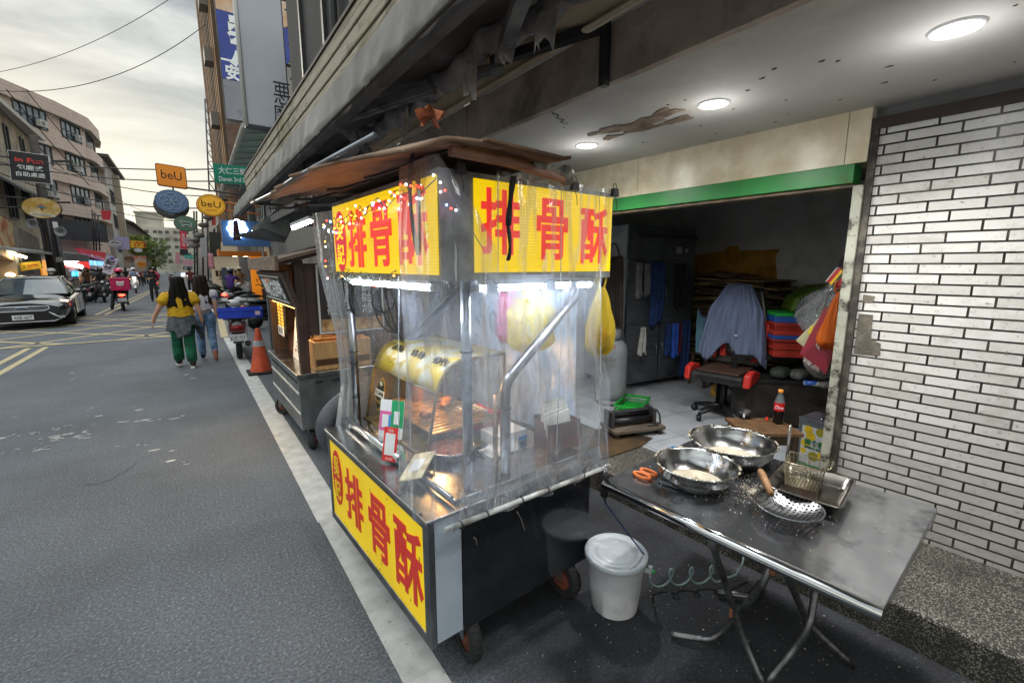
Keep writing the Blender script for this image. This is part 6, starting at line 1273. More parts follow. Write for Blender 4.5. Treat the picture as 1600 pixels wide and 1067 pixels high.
# flag banner with pale characters, its pole, cone and the parked scooter with a blue crate
fb_ = thing('fabric_banner', 'dark fabric banner with pale characters on a pole beside the cone', 'banner', (.90, 7.2, 0)); mb = MB(); mb.tube([(0, 0, 0), (0, 0, 1.9)], .014, 8); build(mb, 'pole', mt('grey pole', '55585c', r=.5), fb_)
mb = MB(); mb.grid(lambda a, b: (.02 + .40 * a * (1 - .0 * b), .03 * math.sin(a * 9 + 3 * b), 1.78 - .12 * a - 1.35 * b + .05 * a * b), 14, 20); build(mb, 'cloth', mt('dark brown banner cloth', '4a3a3a', '3b2f30', 4, r=.85), fb_, solid=.004)
mb = MB(); mb.grid(lambda a, b: (.16 + .26 * a, -.035 + .02 * math.sin(a * 7 + 2 * b), 1.42 - 1.0 * b + .16 * math.sqrt(max(0, 1 - (2 * a - 1) ** 2)) * (1 - b)), 12, 12); build(mb, 'dark_patch', mt('dark green banner patch', '20282a', r=.85), fb_, solid=.004)
for k, c_ in enumerate('手工現做'): text(c_, fb_, (.09, -.05, 1.22 - .2 * k), (1, 0, 0), (0, 0, 1), .10, .14, mt('pale banner print', 'a09a96'), depth=.002)
mb = MB(); mb.prism([(.05, -.05, 1.36), (.13, -.05, 1.40), (.15, -.05, 1.6), (.07, -.05, 1.56)], (0, .003, 0)); build(mb, 'pale_label', mt('pale banner print', 'a09a96'), fb_)
def cone(loc, label):
    c_ = thing('traffic_cone', label, 'traffic cone', loc); mb = MB(); mb.box(-.2, .2, -.2, .2, 0, .04); build(mb, 'base', rubber, c_, bevel=.015)
    mb = MB(); mb.lathe([(.155, .04), (.15, .06), (.035, .70), (.03, .72), (.0001, .72)], n=28); build(mb, 'cone_body', mt('orange cone plastic', 'c9512b', 'b04525', 6, r=.55, dirt='7a4a38', dsc=8, dlo=.55, dhi=.8), c_)
    mb = MB(); mb.lathe([(.0845, .44), (.0685, .53)], n=28); build(mb, 'reflective_band', mt('grey reflective band', 'a9abae', '8d8f92', 20, r=.4), c_); return c_
cone((.83, 8.1, 0), 'orange traffic cone with grey band in front of the parked scooter')
# ------------------------------------------------------------------ scooters
sb = mt('scooter body', 'b4b6b8', r=.3, coat=.4); sdark = mt('scooter dark plastic', '1c1c1f', '29292c', 9, r=.5); seatm = mt('scooter seat', '131314', r=.6); rimm = mt('scooter rim', '6d6f72', r=.35, m=.8)
tl_m = mt('red tail lamp', '9a1a18', r=.2); tl_on = mt('lit red tail lamp', 'ff3020', es=6); hl_m = mt('headlamp glass', 'cfd4d8', r=.1); hl_on = mt('lit headlamp', 'fff0d0', es=14)
plate_m = mt('white number plate', 'd4d8da', r=.4)
def scooter(loc, rotz, label, group=None, tail=None, head=None, name='scooter'):
    s = thing(name, label, 'scooter', loc, rotz, group)
    for y in (-.60, .62):
        M = Matrix.Rotation(PI / 2, 4, 'Y'); mb = MB(); mb.lathe([(.15, -.045), (.2, -.05), (.225, -.02), (.228, 0), (.225, .02), (.2, .05), (.15, .045)], (0, y, .228), 22, M); wv_ = build(mb, 'wheel', rubber, s)
        mb = MB(); mb.lathe([(.0001, -.04), (.04, -.045), (.06, -.02), (.15, -.03), (.155, 0), (.15, .03), (.06, .02), (.04, .045), (.0001, .04)], (0, y, .228), 16, M); build(mb, 'rim', rimm, wv_)
    def loft(secs, name, m_):
        mb = MB(); n = 12; secs = [secs[0][:3] + (.01, .01)] + secs + [secs[-1][:3] + (.01, .01)] 
        mb.grid(lambda a, b: (secs[int(round(b * (len(secs) - 1)))][0] + secs[int(round(b * (len(secs) - 1)))][3] * math.cos(2 * PI * a), secs[int(round(b * (len(secs) - 1)))][1], secs[int(round(b * (len(secs) - 1)))][2] + secs[int(round(b * (len(secs) - 1)))][4] * math.sin(2 * PI * a)), n, len(secs) - 1); return build(mb, name, m_, s)
    loft([(0, -.88, .66, .06, .05), (0, -.78, .63, .12, .1), (0, -.5, .58, .16, .14), (0, -.15, .52, .16, .16), (0, .02, .44, .14, .14)], 'rear_body', sb)
    loft([(0, -.84, .50, .05, .05), (0, -.6, .45, .1, .1), (0, -.2, .34, .14, .09), (0, .3, .29, .15, .06), (0, .45, .32, .13, .06)], 'floor_body', sdark)
    mb = MB(); mb.prism([(-.17, .40, .28), (.17, .40, .28), (.21, .43, .62), (.16, .36, .86), (-.16, .36, .86), (-.21, .43, .62)], (0, .06, 0)); build(mb, 'front_shield', sb, s, bevel=.02)
    loft([(0, .40, .62, .12, .16), (0, .52, .56, .13, .2), (0, .62, .50, .09, .12)], 'nose', sb)
    mb = MB(); mb.grid(lambda a, b: (.065 * (2 * a - 1), .62 + .25 * math.cos(PI * (.1 + .75 * b)), .228 + .25 * math.sin(PI * (.1 + .75 * b)) - .01 * (2 * a - 1) ** 2), 4, 10); build(mb, 'mudguard', sb, s, solid=.008)
    loft([(0, -.72, .735, .09, .03), (0, -.5, .755, .14, .05), (0, -.2, .73, .14, .05), (0, .0, .70, .1, .03)], 'seat', seatm)
    mb = MB(); mb.tube([(-.33, .26, .98), (-.18, .32, 1.0), (0, .34, .98), (.18, .32, 1.0), (.33, .26, .98)], .016, 8); mb.tube([(0, .36, .9), (0, .34, 1.0)], .03, 8); build(mb, 'handlebar', sdark, s)
    mb = MB(); mb.ball((0, .38, .96), .13, .09, .08); build(mb, 'handlebar_cover', sb, s)
    for k in (-1, 1):
        mb = MB(); mb.tube([(k * .2, .32, 1.0), (k * .26, .3, 1.14)], .006, 5); mb.ball((k * .27, .3, 1.17), .055, .012, .04, 10, 6); build(mb, 'mirror', sdark, s)
    mb = MB(); mb.ball((0, .465, .95), .075, .03, .045); build(mb, 'headlight', head or hl_m, s)
    mb = MB(); mb.ball((0, -.9, .62), .10, .03, .045); build(mb, 'tail_light', tail or tl_m, s)
    mb = MB(); mb.beam((0, -.84, .52), (0, -.92, .34), .16, .015, (0, -1, .4)); build(mb, 'rear_fender', sdark, s)
    mb = MB(); mb.box(-.13, .13, -.935, -.925, .38, .50); build(mb, 'number_plate', plate_m, s)
    mb = MB(); mb.tube([(.13, -.2, .24), (.15, -.6, .27), (.15, -.82, .32)], [.03, .05, .045], 9); build(mb, 'exhaust', dark_metal, s)
    mb = MB(); 
    for k in (-1, 1): mb.tube([(k * .05, .62, .228), (k * .05, .5, .5), (0, .42, .75)], .018, 7)
    build(mb, 'front_fork', sdark, s); return s
sc0 = scooter((.70, 9.55 + .62, 0), R(-4), 'silver scooter carrying a blue crate parked by the orange cone')
text('K3E·757', sc0, (0, -.936, .435), (1, 0, 0), (0, 0, 1), .22, .075, black_ink, depth=.002)
for o in kids(sc0):
    if o.name.startswith('tail_light'):
        mb = MB(); mb.prism([(-.13, -.88, .54), (.12, -.88, .52), (.15, -.84, .70), (-.12, -.84, .72)], (0, .06, 0)); build(mb, 'red_rear_panel', mt('dark red rear panel', '5a1414', r=.25), sc0)
cr = thing('blue_crate', 'bright blue shallow plastic crate balanced on the silver scooter rear rack', 'crate', (.72, 9.42, .795), R(-3)); bcm = mt('bright blue crate plastic', '1c48d0', '173fb8', 4, r=.4)
mb = MB(); w2, d2, h2 = .34, .24, .15; mb.box(-w2 + .02, w2 - .02, -d2 + .02, d2 - .02, 0, .012)
for a in ((-w2, w2, -d2, -d2 + .012), (-w2, w2, d2 - .012, d2), (-w2, -w2 + .012, -d2, d2), (w2 - .012, w2, -d2, d2)): mb.box(*a, 0, h2)
for k in range(9): mb.box(-w2 + .05 + .075 * k, -w2 + .058 + .075 * k, -d2 - .006, -d2, .01, h2 - .02)
build(mb, 'crate_body', bcm, cr); mb = MB(); mb.box(-w2 - .012, w2 + .012, -d2 - .014, -d2 + .002, h2 - .022, h2); mb.box(-w2 - .012, w2 + .012, d2 - .002, d2 + .014, h2 - .022, h2); build(mb, 'rim', bcm, cr)
mb = MB(); mb.box(.22, .30, -d2 - .009, -d2 - .005, .04, .11); build(mb, 'pale_sticker', mt('pale pink sticker', 'd6b8cc'), cr)
mb = MB(); mb.box(-.2, .2, -.18, .18, -.03, 0); mb.tube([(-.15, .1, -.03), (-.1, .1, -.12)], .012, 6); mb.tube([(.15, .1, -.03), (.1, .1, -.12)], .012, 6); rk = build(mb, 'rear_rack', dark_metal, sc0); rk.location = (0, -.75, .795)
ORDERS = [('black', '1b1b1e'), ('white', 'c9cbcc'), ('dark red', '6a1a1c'), ('grey', '6f7276'), ('navy', '24304c')]
SW = {n: {'scooter body': mt('scooter body ' + n, c, r=.3, coat=.4)} for n, c in ORDERS}
q = random.Random(55)
row = []
yR = 13.6
places = []
spot_r = [(2.0, 14.2), (2.05, 17.0), (1.9, 19.2), (1.2, 24.3), (1.25, 25.3), (1.2, 26.3), (1.3, 27.4), (1.2, 28.4), (1.25, 29.5), (1.2, 30.6), (1.3, 31.7), (1.25, 32.9), (1.2, 34.2), (1.3, 35.6), (1.25, 37.2), (1.2, 39)]
for i, (x, y) in enumerate(spot_r):
    n_ = ORDERS[[0, 1, 0, 3, 0, 0, 1, 0, 3, 0, 1, 0, 2, 0, 3, 0][i]][0]
    dup(sc0p if False else sc0, (x + q.uniform(-.1, .1), y, 0), R(-75 + q.uniform(-14, 14)), '%s scooter in the long row parked under the right hand shops' % n_, 'scooters parked along the right side %s' % n_, SW[n_])
spot_l = [(-4.5, 27.6), (-4.55, 28.5), (-4.5, 29.4), (-4.6, 30.4), (-4.5, 31.3), (-4.55, 32.2), (-4.6, 36), (-4.5, 37.2), (-4.6, 38.5), (-4.5, 40), (-4.4, 42), (-4.3, 44.5)]
for i, (x, y) in enumerate(spot_l):
    n_ = ORDERS[[0, 2, 0, 0, 3, 0, 1, 0, 4, 0, 0, 1][i]][0]
    dup(sc0, (x, y, 0), R(68 + q.uniform(-10, 10)), '%s scooter in the row parked before the left hand shops' % n_, 'scooters parked along the left side %s' % n_, SW[n_])
# copies do not carry the number lettering, red panel and rack of the silver one
for o in list(bpy.data.objects):
    if o.parent and o.parent.name.startswith('scooter') and o.parent != sc0 and (o.name.startswith('lettering') or o.name.startswith('red_rear_panel') or o.name.startswith('rear_rack')): bpy.data.objects.remove(o)
# ================================================================== street: buildings on the left
Z3 = Vector((0, 0, 1))
wf = mt('dark window frame', '3a3d40', r=.5); wglass = mt('street window glass', '5f7684', '33424c', 1.3, r=.06, Specular_IOR_Level=.9); acm = mt('air conditioner white', 'b9b9b4', 'a3a39e', 6, r=.6)
def window(root, c, rt, w2, h2, cols=3, rows=1, glassm=None, label=None):
    rt = Vector(rt).normalized(); nn = rt.cross(Z3); c = Vector(c); mb = MB(); t_ = .045
    def bar(a, b): mb.beam(c + a + nn * .03, c + b + nn * .03, t_ * 1.3, .09, nn)
    for k in range(cols + 1): x = -w2 / 2 + w2 * k / cols; bar(rt * x - Z3 * h2 / 2, rt * x + Z3 * h2 / 2)
    for k in range(rows + 1): z = -h2 / 2 + h2 * k / rows; bar(-rt * w2 / 2 + Z3 * z, rt * w2 / 2 + Z3 * z)
    f = build(mb, 'window', wf, root, W=True)
    mb = MB(); mb.prism([c + rt * a * w2 / 2 + Z3 * b * h2 / 2 + nn * .012 for a, b in ((-1, -1), (1, -1), (1, 1), (-1, 1))], nn * .006); build(mb, 'pane', glassm or wglass, f, W=True); return f
def acunit(root, c, rt):
    rt = Vector(rt).normalized(); nn = rt.cross(Z3); c = Vector(c); mb = MB(); mb.beam(c - rt * .35 + nn * .18, c + rt * .35 + nn * .18, .3, .5, Z3); f = build(mb, 'air_conditioner', acm, root, W=True)
    mb = MB(); mb.prism([c + nn * .335 + rt * (.17 * math.cos(a) - .08) + Z3 * .17 * math.sin(a) for a in [2 * PI * i / 16 for i in range(16)]], nn * .01); build(mb, 'fan_grille', mt('grey fan grille', '6d6e6c', r=.6), f, W=True)
def walls(root, foot, h, m_, name='wall', z0=0): mb = MB(); mb.prism([(x, y, z0) for x, y in foot], (0, 0, h - z0)); return build(mb, name, m_, root, W=True)
# apartment house with the bowed front
t = NT('pale pink siding'); co = t.coord(); sp = t.n('SeparateXYZ', {0: co}); ln_ = t.n('Math', {0: t.n('Math', {0: sp.outputs['Z'], 1: 22.0}, operation='MULTIPLY').outputs[0]}, operation='SINE').outputs[0]
cc = t.mix(t.ramp(ln_, (.8, (0, 0, 0)), (.97, (.5, .5, .5))), t.mix(t.noise(co, .6, 6), 'c9b7ac', 'b6a398'), '8d7c76'); cc = t.mix(t.ramp(t.noise(t.coord((1, 1, .3)), .9, 6, .7), (.5, (0, 0, 0)), (.75, (.5, .5, .5))), cc, '6d645f'); siding = t.done(t.pr(cc, .8))
creamw = mt('pale balcony concrete', 'b9b2a4', 'a39b8c', 1, r=.85, dirt='7d766a', dsc=.8)
ap = thing('apartment_building', 'beige five storey apartment house with bowed front and window bands', 'apartment building', (-7, 52, 0)); 
foot = [(-14, 40.5), (-11.6, 43.6), (-9.3, 47.6), (-7.35, 51.6), (-6.1, 55.6), (-5.95, 60), (-6.2, 63), (-15, 63)]
walls(ap, foot, 14.0, siding)
for fl_ in range(4):
    z = 4.15 + 2.55 * fl_
    mb = MB(); o2 = [(x + dx, y) for (x, y), dx in zip(foot[1:7], (.15, .22, .3, .42, .45, .3))]; mb.prism([(x, y, z + 1.62) for x, y in foot[1:7]] + [(x, y, z + 1.62) for x, y in reversed(o2)], (0, 0, .95 if fl_ < 3 else 1.0)); build(mb, 'balcony_band', siding, ap, W=True)
    mb = MB(); mb.prism([(x, y, z + 1.57) for x, y in foot[1:7]] + [(x + .06, y, z + 1.57) for x, y in reversed(o2)], (0, 0, .05)); build(mb, 'band_ledge', creamw, ap, W=True)
    for (a, b), cols in (((2, 3), 5), ((3, 4), 4), ((1, 2), 3)):
        A, B = Vector(foot[a] + (0,)), Vector(foot[b] + (0,)); d = B - A
        if (a, b) == (1, 2) and fl_ != 3: continue
        window(ap, A.lerp(B, .52) + Z3 * (z + .85), d, d.length * .62, 1.35, cols, 2)
        if (a, b) != (1, 2): acunit(ap, A.lerp(B, .66 if fl_ % 2 else .45) + Z3 * (z + .5) + d.normalized().cross(Z3) * .08, d)
    A, B = Vector(foot[4] + (0,)), Vector(foot[5] + (0,)); window(ap, A.lerp(B, .5) + Z3 * (z + .85), B - A, 3.2, 1.4, 4, 1); acunit(ap, A.lerp(B, .15) + Z3 * (z + .4), B - A)
mb = MB(); A, B = Vector((-9.6, 46.2, 0)), Vector((-6.0, 54.6, 0)); d = (B - A).normalized(); n_ = d.cross(Z3); a, b = A + n_ * .5, B + n_ * .5; mb.prism([a + Z3 * 3.75, b + Z3 * 3.75, b + Z3 * 5.35, a + Z3 * 5.35], n_ * .18)
bb = solo(mb, 'black_billboard', 'blank black billboard across the first floor of the bowed apartment house', 'billboard', mt('charcoal billboard', '26272b', '33353a', 1, r=.7), loc=((a + b) / 2 + Z3 * 3.8), W=True)
mb = MB(); c_ = a.lerp(b, .33) + n_ * .2 + Z3 * 4.75; mb.beam(c_ - d * .3, c_ + d * .3, .02, .5, Z3); build(mb, 'pale_mark', wh, bb, W=True)
# nearer cream shop house
sh = thing('shop_house', 'old cream shop house with white roof edge and dark slot windows', 'shop house', (-6.3, 31, 0)); crw = mt('stained cream wall', 'd2c8b4', 'b8ae9b', .8, r=.85, dirt='6b6255', dsc=.7)
walls(sh, [(-12, 24), (-6.2, 24), (-6.2, 36.6), (-12, 36.6)], 8.6, crw)
mb = MB(); mb.prism([(-12, 23.8, 9.3), (-5.7, 23.8, 8.55), (-5.7, 23.8, 8.75), (-12, 23.8, 9.5)], (0, 13, 0)); build(mb, 'roof_edge', mt('white roof edge', 'c5c4be', r=.7), sh, W=True)
for y in (29.2, 31.6, 34.2): window(sh, (-6.2, y, 7.1), (0, 1, 0), .55, 2.0, 1, 1, mt('dark pane', '3a2f30', r=.2))
for y in (30.6, 33.2, 35.4): window(sh, (-6.2, y, 4.6), (0, 1, 0), 1.1, 1.5, 2, 1)
mb = MB(); mb.prism([(-6.2, 27.6, 5.6), (-5.2, 27.6, 4.9), (-5.2, 27.6, 4.8), (-6.2, 27.6, 5.5)], (0, 7.2, 0)); solo(mb, 'grey_awning', 'grey corrugated awning on the old cream shop house', 'awning', mt('grey corrugated sheet', '6d6f6d', '575957', 3, r=.8, stretch=(1, 8, 1)), loc=(-5.7, 31, 4.9), W=True)
mb = MB(); mb.prism([(-6.2, 24, 2.55), (-4.9, 24, 2.3), (-4.9, 24, 2.2), (-6.2, 24, 2.45)], (0, 7.6, 0)); solo(mb, 'canvas_awning', 'pale canvas awning low over the left shop fronts', 'awning', mt('pale canvas', 'a8a8a6', '8b8b89', 2, r=.85), loc=(-5.6, 28, 2.3), W=True)
mb = MB(); mb.prism([(-6.2, 32.2, 2.6), (-4.9, 32.2, 2.35), (-4.9, 32.2, 1.95), (-5.0, 32.2, 1.95), (-6.2, 32.2, 2.3)], (0, 6.5, 0)); solo(mb, 'grey_canopy', 'grey fabric canopy beside the dark utility pole', 'awning', mt('grey canopy cloth', '6f6f6e', '5d5d5c', 2, r=.85), loc=(-5.6, 35, 2.2), W=True)
walls(sh, [(-6.25, 26.6), (-5.55, 26.6), (-5.55, 28.9), (-6.25, 28.9)], 2.1, mt('grey shutter', '70747a', '5e6267', 3, r=.6, stretch=(1, 1, 12)), 'shutter')
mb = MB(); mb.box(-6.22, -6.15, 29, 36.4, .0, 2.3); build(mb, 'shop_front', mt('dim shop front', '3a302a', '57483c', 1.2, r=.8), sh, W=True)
mb = MB(); mb.box(-6.2, -6.08, 33.4, 35.9, .3, 2.0); solo(mb, 'orange_curtain', 'glowing orange curtain in a left shop front', 'curtain', mt('lit orange curtain', 'd89a3a', 'a8641c', 3, r=.8, es=.5, stretch=(1, 8, .4)), loc=(-6.15, 34.6, .3), W=True)
mb = MB(); mb.tube([pX(22, 397, -5.4), pX(40, 402, -5.4)], .05, 8); solo(mb, 'tube_light', 'lit warm tube light under the pale canvas awning', 'tube light', mt('lit warm tube', 'ffe8b8', es=8), loc=tuple(pX(30, 400, -5.4)), W=True)
q_ = pX(16, 430, -5.7); mb = MB(); mb.ball(q_, .14, .14, .1); solo(mb, 'stall_lamp', 'warm lit lamp low in the left shop front', 'lamp', mt('lit warm lamp', 'ffc880', es=8), loc=tuple(q_), W=True)
# billboards on the left
def panel(name, label, cat, pts, th, mats, n_=None, group=None, frame=None):
    pts = [Vector(p_) for p_ in pts]; c_ = sum(pts, Vector()) / 4; t_ = thing(name, label, cat, tuple(c_), 0, group); n_ = (pts[1] - pts[0]).cross(pts[3] - pts[0]).normalized()
    mb = MB(); mb.prism([p_ - n_ * th for p_ in pts], n_ * (th - .002)); build(mb, 'panel', frame or mats, t_, W=True); 
    mb = MB(); ins = [p_.lerp(c_, .04) for p_ in pts]; mb.prism(ins, n_ * .004); build(mb, 'panel_face', mats, t_, W=True)
    return t_, c_, (pts[1] - pts[0]).normalized(), (pts[3] - pts[0]).normalized(), n_
foodm = mt('food photo print', 'c9b68f', 'b8734a', 1.6, r=.6, lo=.45, hi=.6, dirt='7d4a32', dsc=2.2, dlo=.58, dhi=.66)
bt = panel('food_billboard', 'weathered billboard with a big food photo above left shops', 'billboard', [pX(-30, 388, -5.6), pX(27, 410, -5.6), pX(20, 345, -5.6), pX(-30, 322, -5.6)], .15, foodm, frame=mt('brown billboard frame', '4a3a34', r=.7))
mb = MB(); pv = [pX(8, 394, -5.59), pX(25, 401, -5.59), pX(25, 395, -5.59), pX(8, 388, -5.59)]; mb.prism(pv, (.02, 0, 0)); build(mb, 'white_label', wh, bt[0], W=True)
bt = panel('faded_billboard', 'faded grey brown billboard next to the food photo', 'billboard', [pX(32, 402, -5.6), pX(66, 412, -5.6), pX(61, 372, -5.6), pX(27, 354, -5.6)], .15, mt('faded grey print', '7d7468', '6a6259', 1.2, r=.8, dirt='a39a8c', dsc=2.5), frame=mt('pale frame', '8d8a84', r=.7))
text('日式料理', bt[0], pX(43, 396, -5.58), bt[2], bt[3], .9, .25, mt('faded print', 'a8a49c'), W=True)
# projecting signs on the left
blk_s = mt('black sign board', '1d1a20', r=.5)
s_, c_, rt_, up_, n_ = panel('black_sign', 'black projecting sign with red and white lettering in white frame', 'sign', [pY(17, 282, 26), pY(81, 288, 26), pY(76, 243, 26), pY(11, 234, 26)], .25, blk_s, frame=mt('white sign frame', 'c9c8cc', r=.5))
text('in Fun', s_, c_ + up_ * .26 + n_ * .006, rt_, up_, .78, .17, mt('sign red lettering', 'b83038', es=.1), W=True, off=.03); text('包廂式', s_, c_ - up_ * .02 + n_ * .006, rt_, up_, .72, .2, white_ink, W=True, off=.015); text('自助桌遊', s_, c_ - up_ * .27 + n_ * .006, rt_, up_, .8, .18, white_ink, W=True, off=.01)
mb = MB(); mb.tube([c_ - rt_ * .5, c_ - rt_ * 1.3], .03, 6); mb.tube([c_ - rt_ * .5 + up_ * .3, c_ - rt_ * 1.3 + up_ * .3], .03, 6); build(mb, 'bracket', dark_metal, s_, W=True)
def discsign(name, label, u, v, Y, ru, rv, face, edge, th=.12, group=None, cat='sign', n=40):
    c = pY(u, v, Y); k = (pY(u + 1, v, Y) - pY(u - 1, v, Y)).length / 2; rx, rz = ru * k, rv * k; t_ = thing(name, label, cat, tuple(c), 0, group)
    mb = MB(); P = [c + Vector((rx * math.cos(2 * PI * i / n), 0, rz * math.sin(2 * PI * i / n))) for i in range(n)]; mb.prism([p_ + Vector((0, th, 0)) for p_ in P][::-1], (0, -th + .004, 0)); build(mb, 'sign_body', edge, t_, W=True)
    mb = MB(); mb.prism([c + (p_ - c) * .94 for p_ in P][::-1], (0, -.004, 0)); build(mb, 'sign_face', face, t_, W=True); return t_, c + Vector((0, -.006, 0)), rx, rz
XR = Vector((1, 0, 0))
def line2(t_, c, pts, r_, m_, name='emblem', closed=False): mb = MB(); mb.tube([c + Vector((x, -.004, z)) for x, z in pts], r_, 5, closed=closed); build(mb, name, m_, t_, W=True)
t_, c, rx, rz = discsign('oval_sign', 'golden oval sign with a spinning top emblem on the left', 65, 325, 26, 32, 23, mt('gold cloud print', 'b58f3a', 'cfc29a', 2.2, r=.6, lo=.45, hi=.65), mt('brown sign edge', '4c3a2c', r=.6))
for pts, m_ in (([(-.3, .12), (0, .2), (.3, -.02), (.05, .02)], mt('top blue', '3f6a9c')), ([(-.2, .06), (.2, .0), (.03, -.12)], mt('top green', '6d8a3a')), ([(-.09, -.02), (.1, -.05), (.03, -.3), (-.04, -.3)], mt('top orange', 'b56a24')), ([(-.12, .26), (.16, .22), (.1, .32), (-.05, .34)], mt('top red', 'a8402a'))):
    mb = MB(); mb.prism([c + Vector((x * rx * 1.1, 0, z * rz)) for x, z in pts][::-1], (0, -.004, 0)); build(mb, 'emblem', m_, t_, W=True)
mb = MB(); mb.prism([c + Vector((x * rx, 0, z * rz)) for x, z in ((-.6, -.46), (.6, -.62), (.62, -.8), (-.62, -.66))], (0, -.003, 0)); build(mb, 'name_strip', mt('white cloud', 'd0d0d0'), t_, W=True); text('nicecafebar', t_, c + Vector((0, -.004, -.63 * rz)), (1, 0, -.1), (0, 0, 1), rx * .95, rz * .12, black_ink, W=True, off=.01)
mb = MB(); mb.tube([c + Vector((-rx, .06, 0)), c + Vector((-rx - .8, .06, -.1))], .03, 6); mb.tube([c + Vector((-rx * .6, .06, rz * .8)), c + Vector((-rx - .8, .06, .9 * rz))], .03, 6); build(mb, 'bracket', dark_metal, t_, W=True)
s_, c_, rt_, up_, n_ = panel('yellow_sign', 'tilted yellow sign with red lettering over a left food stall', 'sign', [pY(33, 424, 27), pY(67, 419, 27), pY(62, 408, 27), pY(30, 411, 27)], .1, mt('yellow sign board', 'c9ae2c', 'b89a24', 2, r=.5))
text('沙威瑪', s_, c_ + rt_ * .06 + n_ * .006, rt_, up_, .34, .12, mt('dark red lettering', 'a82c28'), W=True, off=.04); text('香腸', s_, c_ - rt_ * .2 + n_ * .006, up_ * -1, rt_, .12, .07, black_ink, W=True)
mb = MB(); mb.tube([pY(32, 412, 27), pY(28, 395, 27.0)], .02, 5); build(mb, 'bracket', dark_metal, s_, W=True)
panel('lit_panel', 'pale green lit panel beside the utility pole', 'sign', [pX(80, 410, -5.4), pX(89, 411, -5.4), pX(88, 396, -5.4), pX(80, 393, -5.4)], .1, mt('lit pale green panel', 'c8f0d8', es=1.2))
panel('grey_sign', 'small blank grey board below the pole loudspeakers', 'sign', [pY(87, 410, 29), pY(99, 409, 29), pY(98, 402, 29), pY(87, 402, 29)], .06, grey_p)
# utility pole with loudspeakers
up0 = thing('utility_pole', 'thick dark utility pole with loudspeakers and cables on the left kerb', 'utility pole', (-4.95, 29.5, 0)); mb = MB(); mb.tube([(0, 0, 0), (0, 0, 7.4)], [.2, .15], 12); build(mb, 'pole', mt('sooty pole', '3f3a38', '524b47', 2, r=.8), up0); mb = MB(); mb.tube([(.28, .05, 0), (.24, .05, 3.2)], .09, 8); mb.tube([(-.2, .0, 0), (-.2, 0, 3.6)], .06, 8); mb.tube([(.05, -.22, 0), (.05, -.2, 4.2)], .06, 8); build(mb, 'cable_duct', dark_metal, up0)
mb = MB(); mb.beam((-.7, 0, 6.2), (1.2, 0, 6.45), .08, .1); mb.beam((-.5, 0, 4.5), (.9, 0, 4.6), .06, .08); build(mb, 'cross_arm', dark_metal, up0)
for x, z in ((-.42, 3.55), (.45, 3.25)):
    mb = MB(); M = Matrix.Rotation(PI / 2, 4, 'X'); mb.lathe([(.03, -.1), (.05, .0), (.1, .12), (.2, .22), (.215, .22), (.19, .2), (.06, .02), (.0001, .02)], (x, -.2, z), 18, M); build(mb, 'loudspeaker', mt('pale loudspeaker', '9da0a2', r=.5), up0)
# further left buildings
gb = thing('grey_building', 'narrow grey building with a flat overhanging roof behind the bowed apartment house', 'building', (-7, 70, 0)); walls(gb, [(-14, 63.1), (-5.9, 64.5), (-5.9, 78), (-14, 78)], 12.6, mt('grey tiled wall', 'aba6a0', '99948e', .6, r=.85, dirt='5d5955', dsc=.5)); mb = MB(); mb.box(-14, -5.3, 63, 78.5, 12.6, 12.9); build(mb, 'roof_slab', mt('dark roof slab', '5a5754', r=.8), gb, W=True)
for z in (4, 6.6, 9.2): window(gb, (-5.9, 68, z), (0, 1, 0), 3, 1.4, 4, 1); window(gb, (-5.9, 74, z), (0, 1, 0), 2.4, 1.4, 3, 1)
walls(gb, [(-5.9, 70.6), (-5.3, 70.6), (-5.3, 71.4), (-5.9, 71.4)], 12, mt('beige pilaster', 'a59a88', r=.85), 'pilaster')
bb2 = thing('brown_building', 'low brown pitched roof building beyond the grey building', 'building', (-6.5, 95, 0)); walls(bb2, [(-14, 79), (-5.8, 79), (-5.4, 118), (-14, 118)], 7.6, mt('brown grey wall', '77706a', '655f59', .5, r=.9)); mb = MB(); mb.prism([(-5.0, 78.5, 7.4), (-9.5, 78.5, 9.6), (-14, 78.5, 7.4)], (0, 40, 0)); build(mb, 'roof', mt('brown roof sheet', '5f554e', '6d645c', .7, r=.85), bb2, W=True)
for y in (83, 88, 94, 101): window(bb2, (-5.78, y, 4.9), (0, 1, 0), 3, 1.5, 3, 2)
fbld = thing('long_building', 'long pale apartment block with a square tower closing the street', 'apartment block', (-3, 150, 0)); fw_ = mt('far pale wall', 'bdb8aa', 'aca79a', .3, r=.9, dirt='77736a', dsc=.2)
walls(fbld, [(-10.5, 140), (5, 140), (5, 160), (-10.5, 160)], 10.9, fw_); walls(fbld, [(-8.6, 141), (-3.6, 141), (-3.6, 155), (-8.6, 155)], 14.2, fw_, 'tower', 10.9); walls(fbld, [(-8.9, 140.8), (-3.3, 140.8), (-3.3, 155), (-8.9, 155)], 14.5, fw_, 'tower_cap', 14.2)
fgl = mt('far dim pane', '6d6c66', '57564f', .8, r=.4)
for r_ in range(5):
    for k in range(11): window(fbld, (-9.4 + 1.3 * k + (.3 if k % 3 == 0 else 0), 140, 2.8 + 1.75 * r_), (1, 0, 0), .7, .62, 2, 1, fgl)
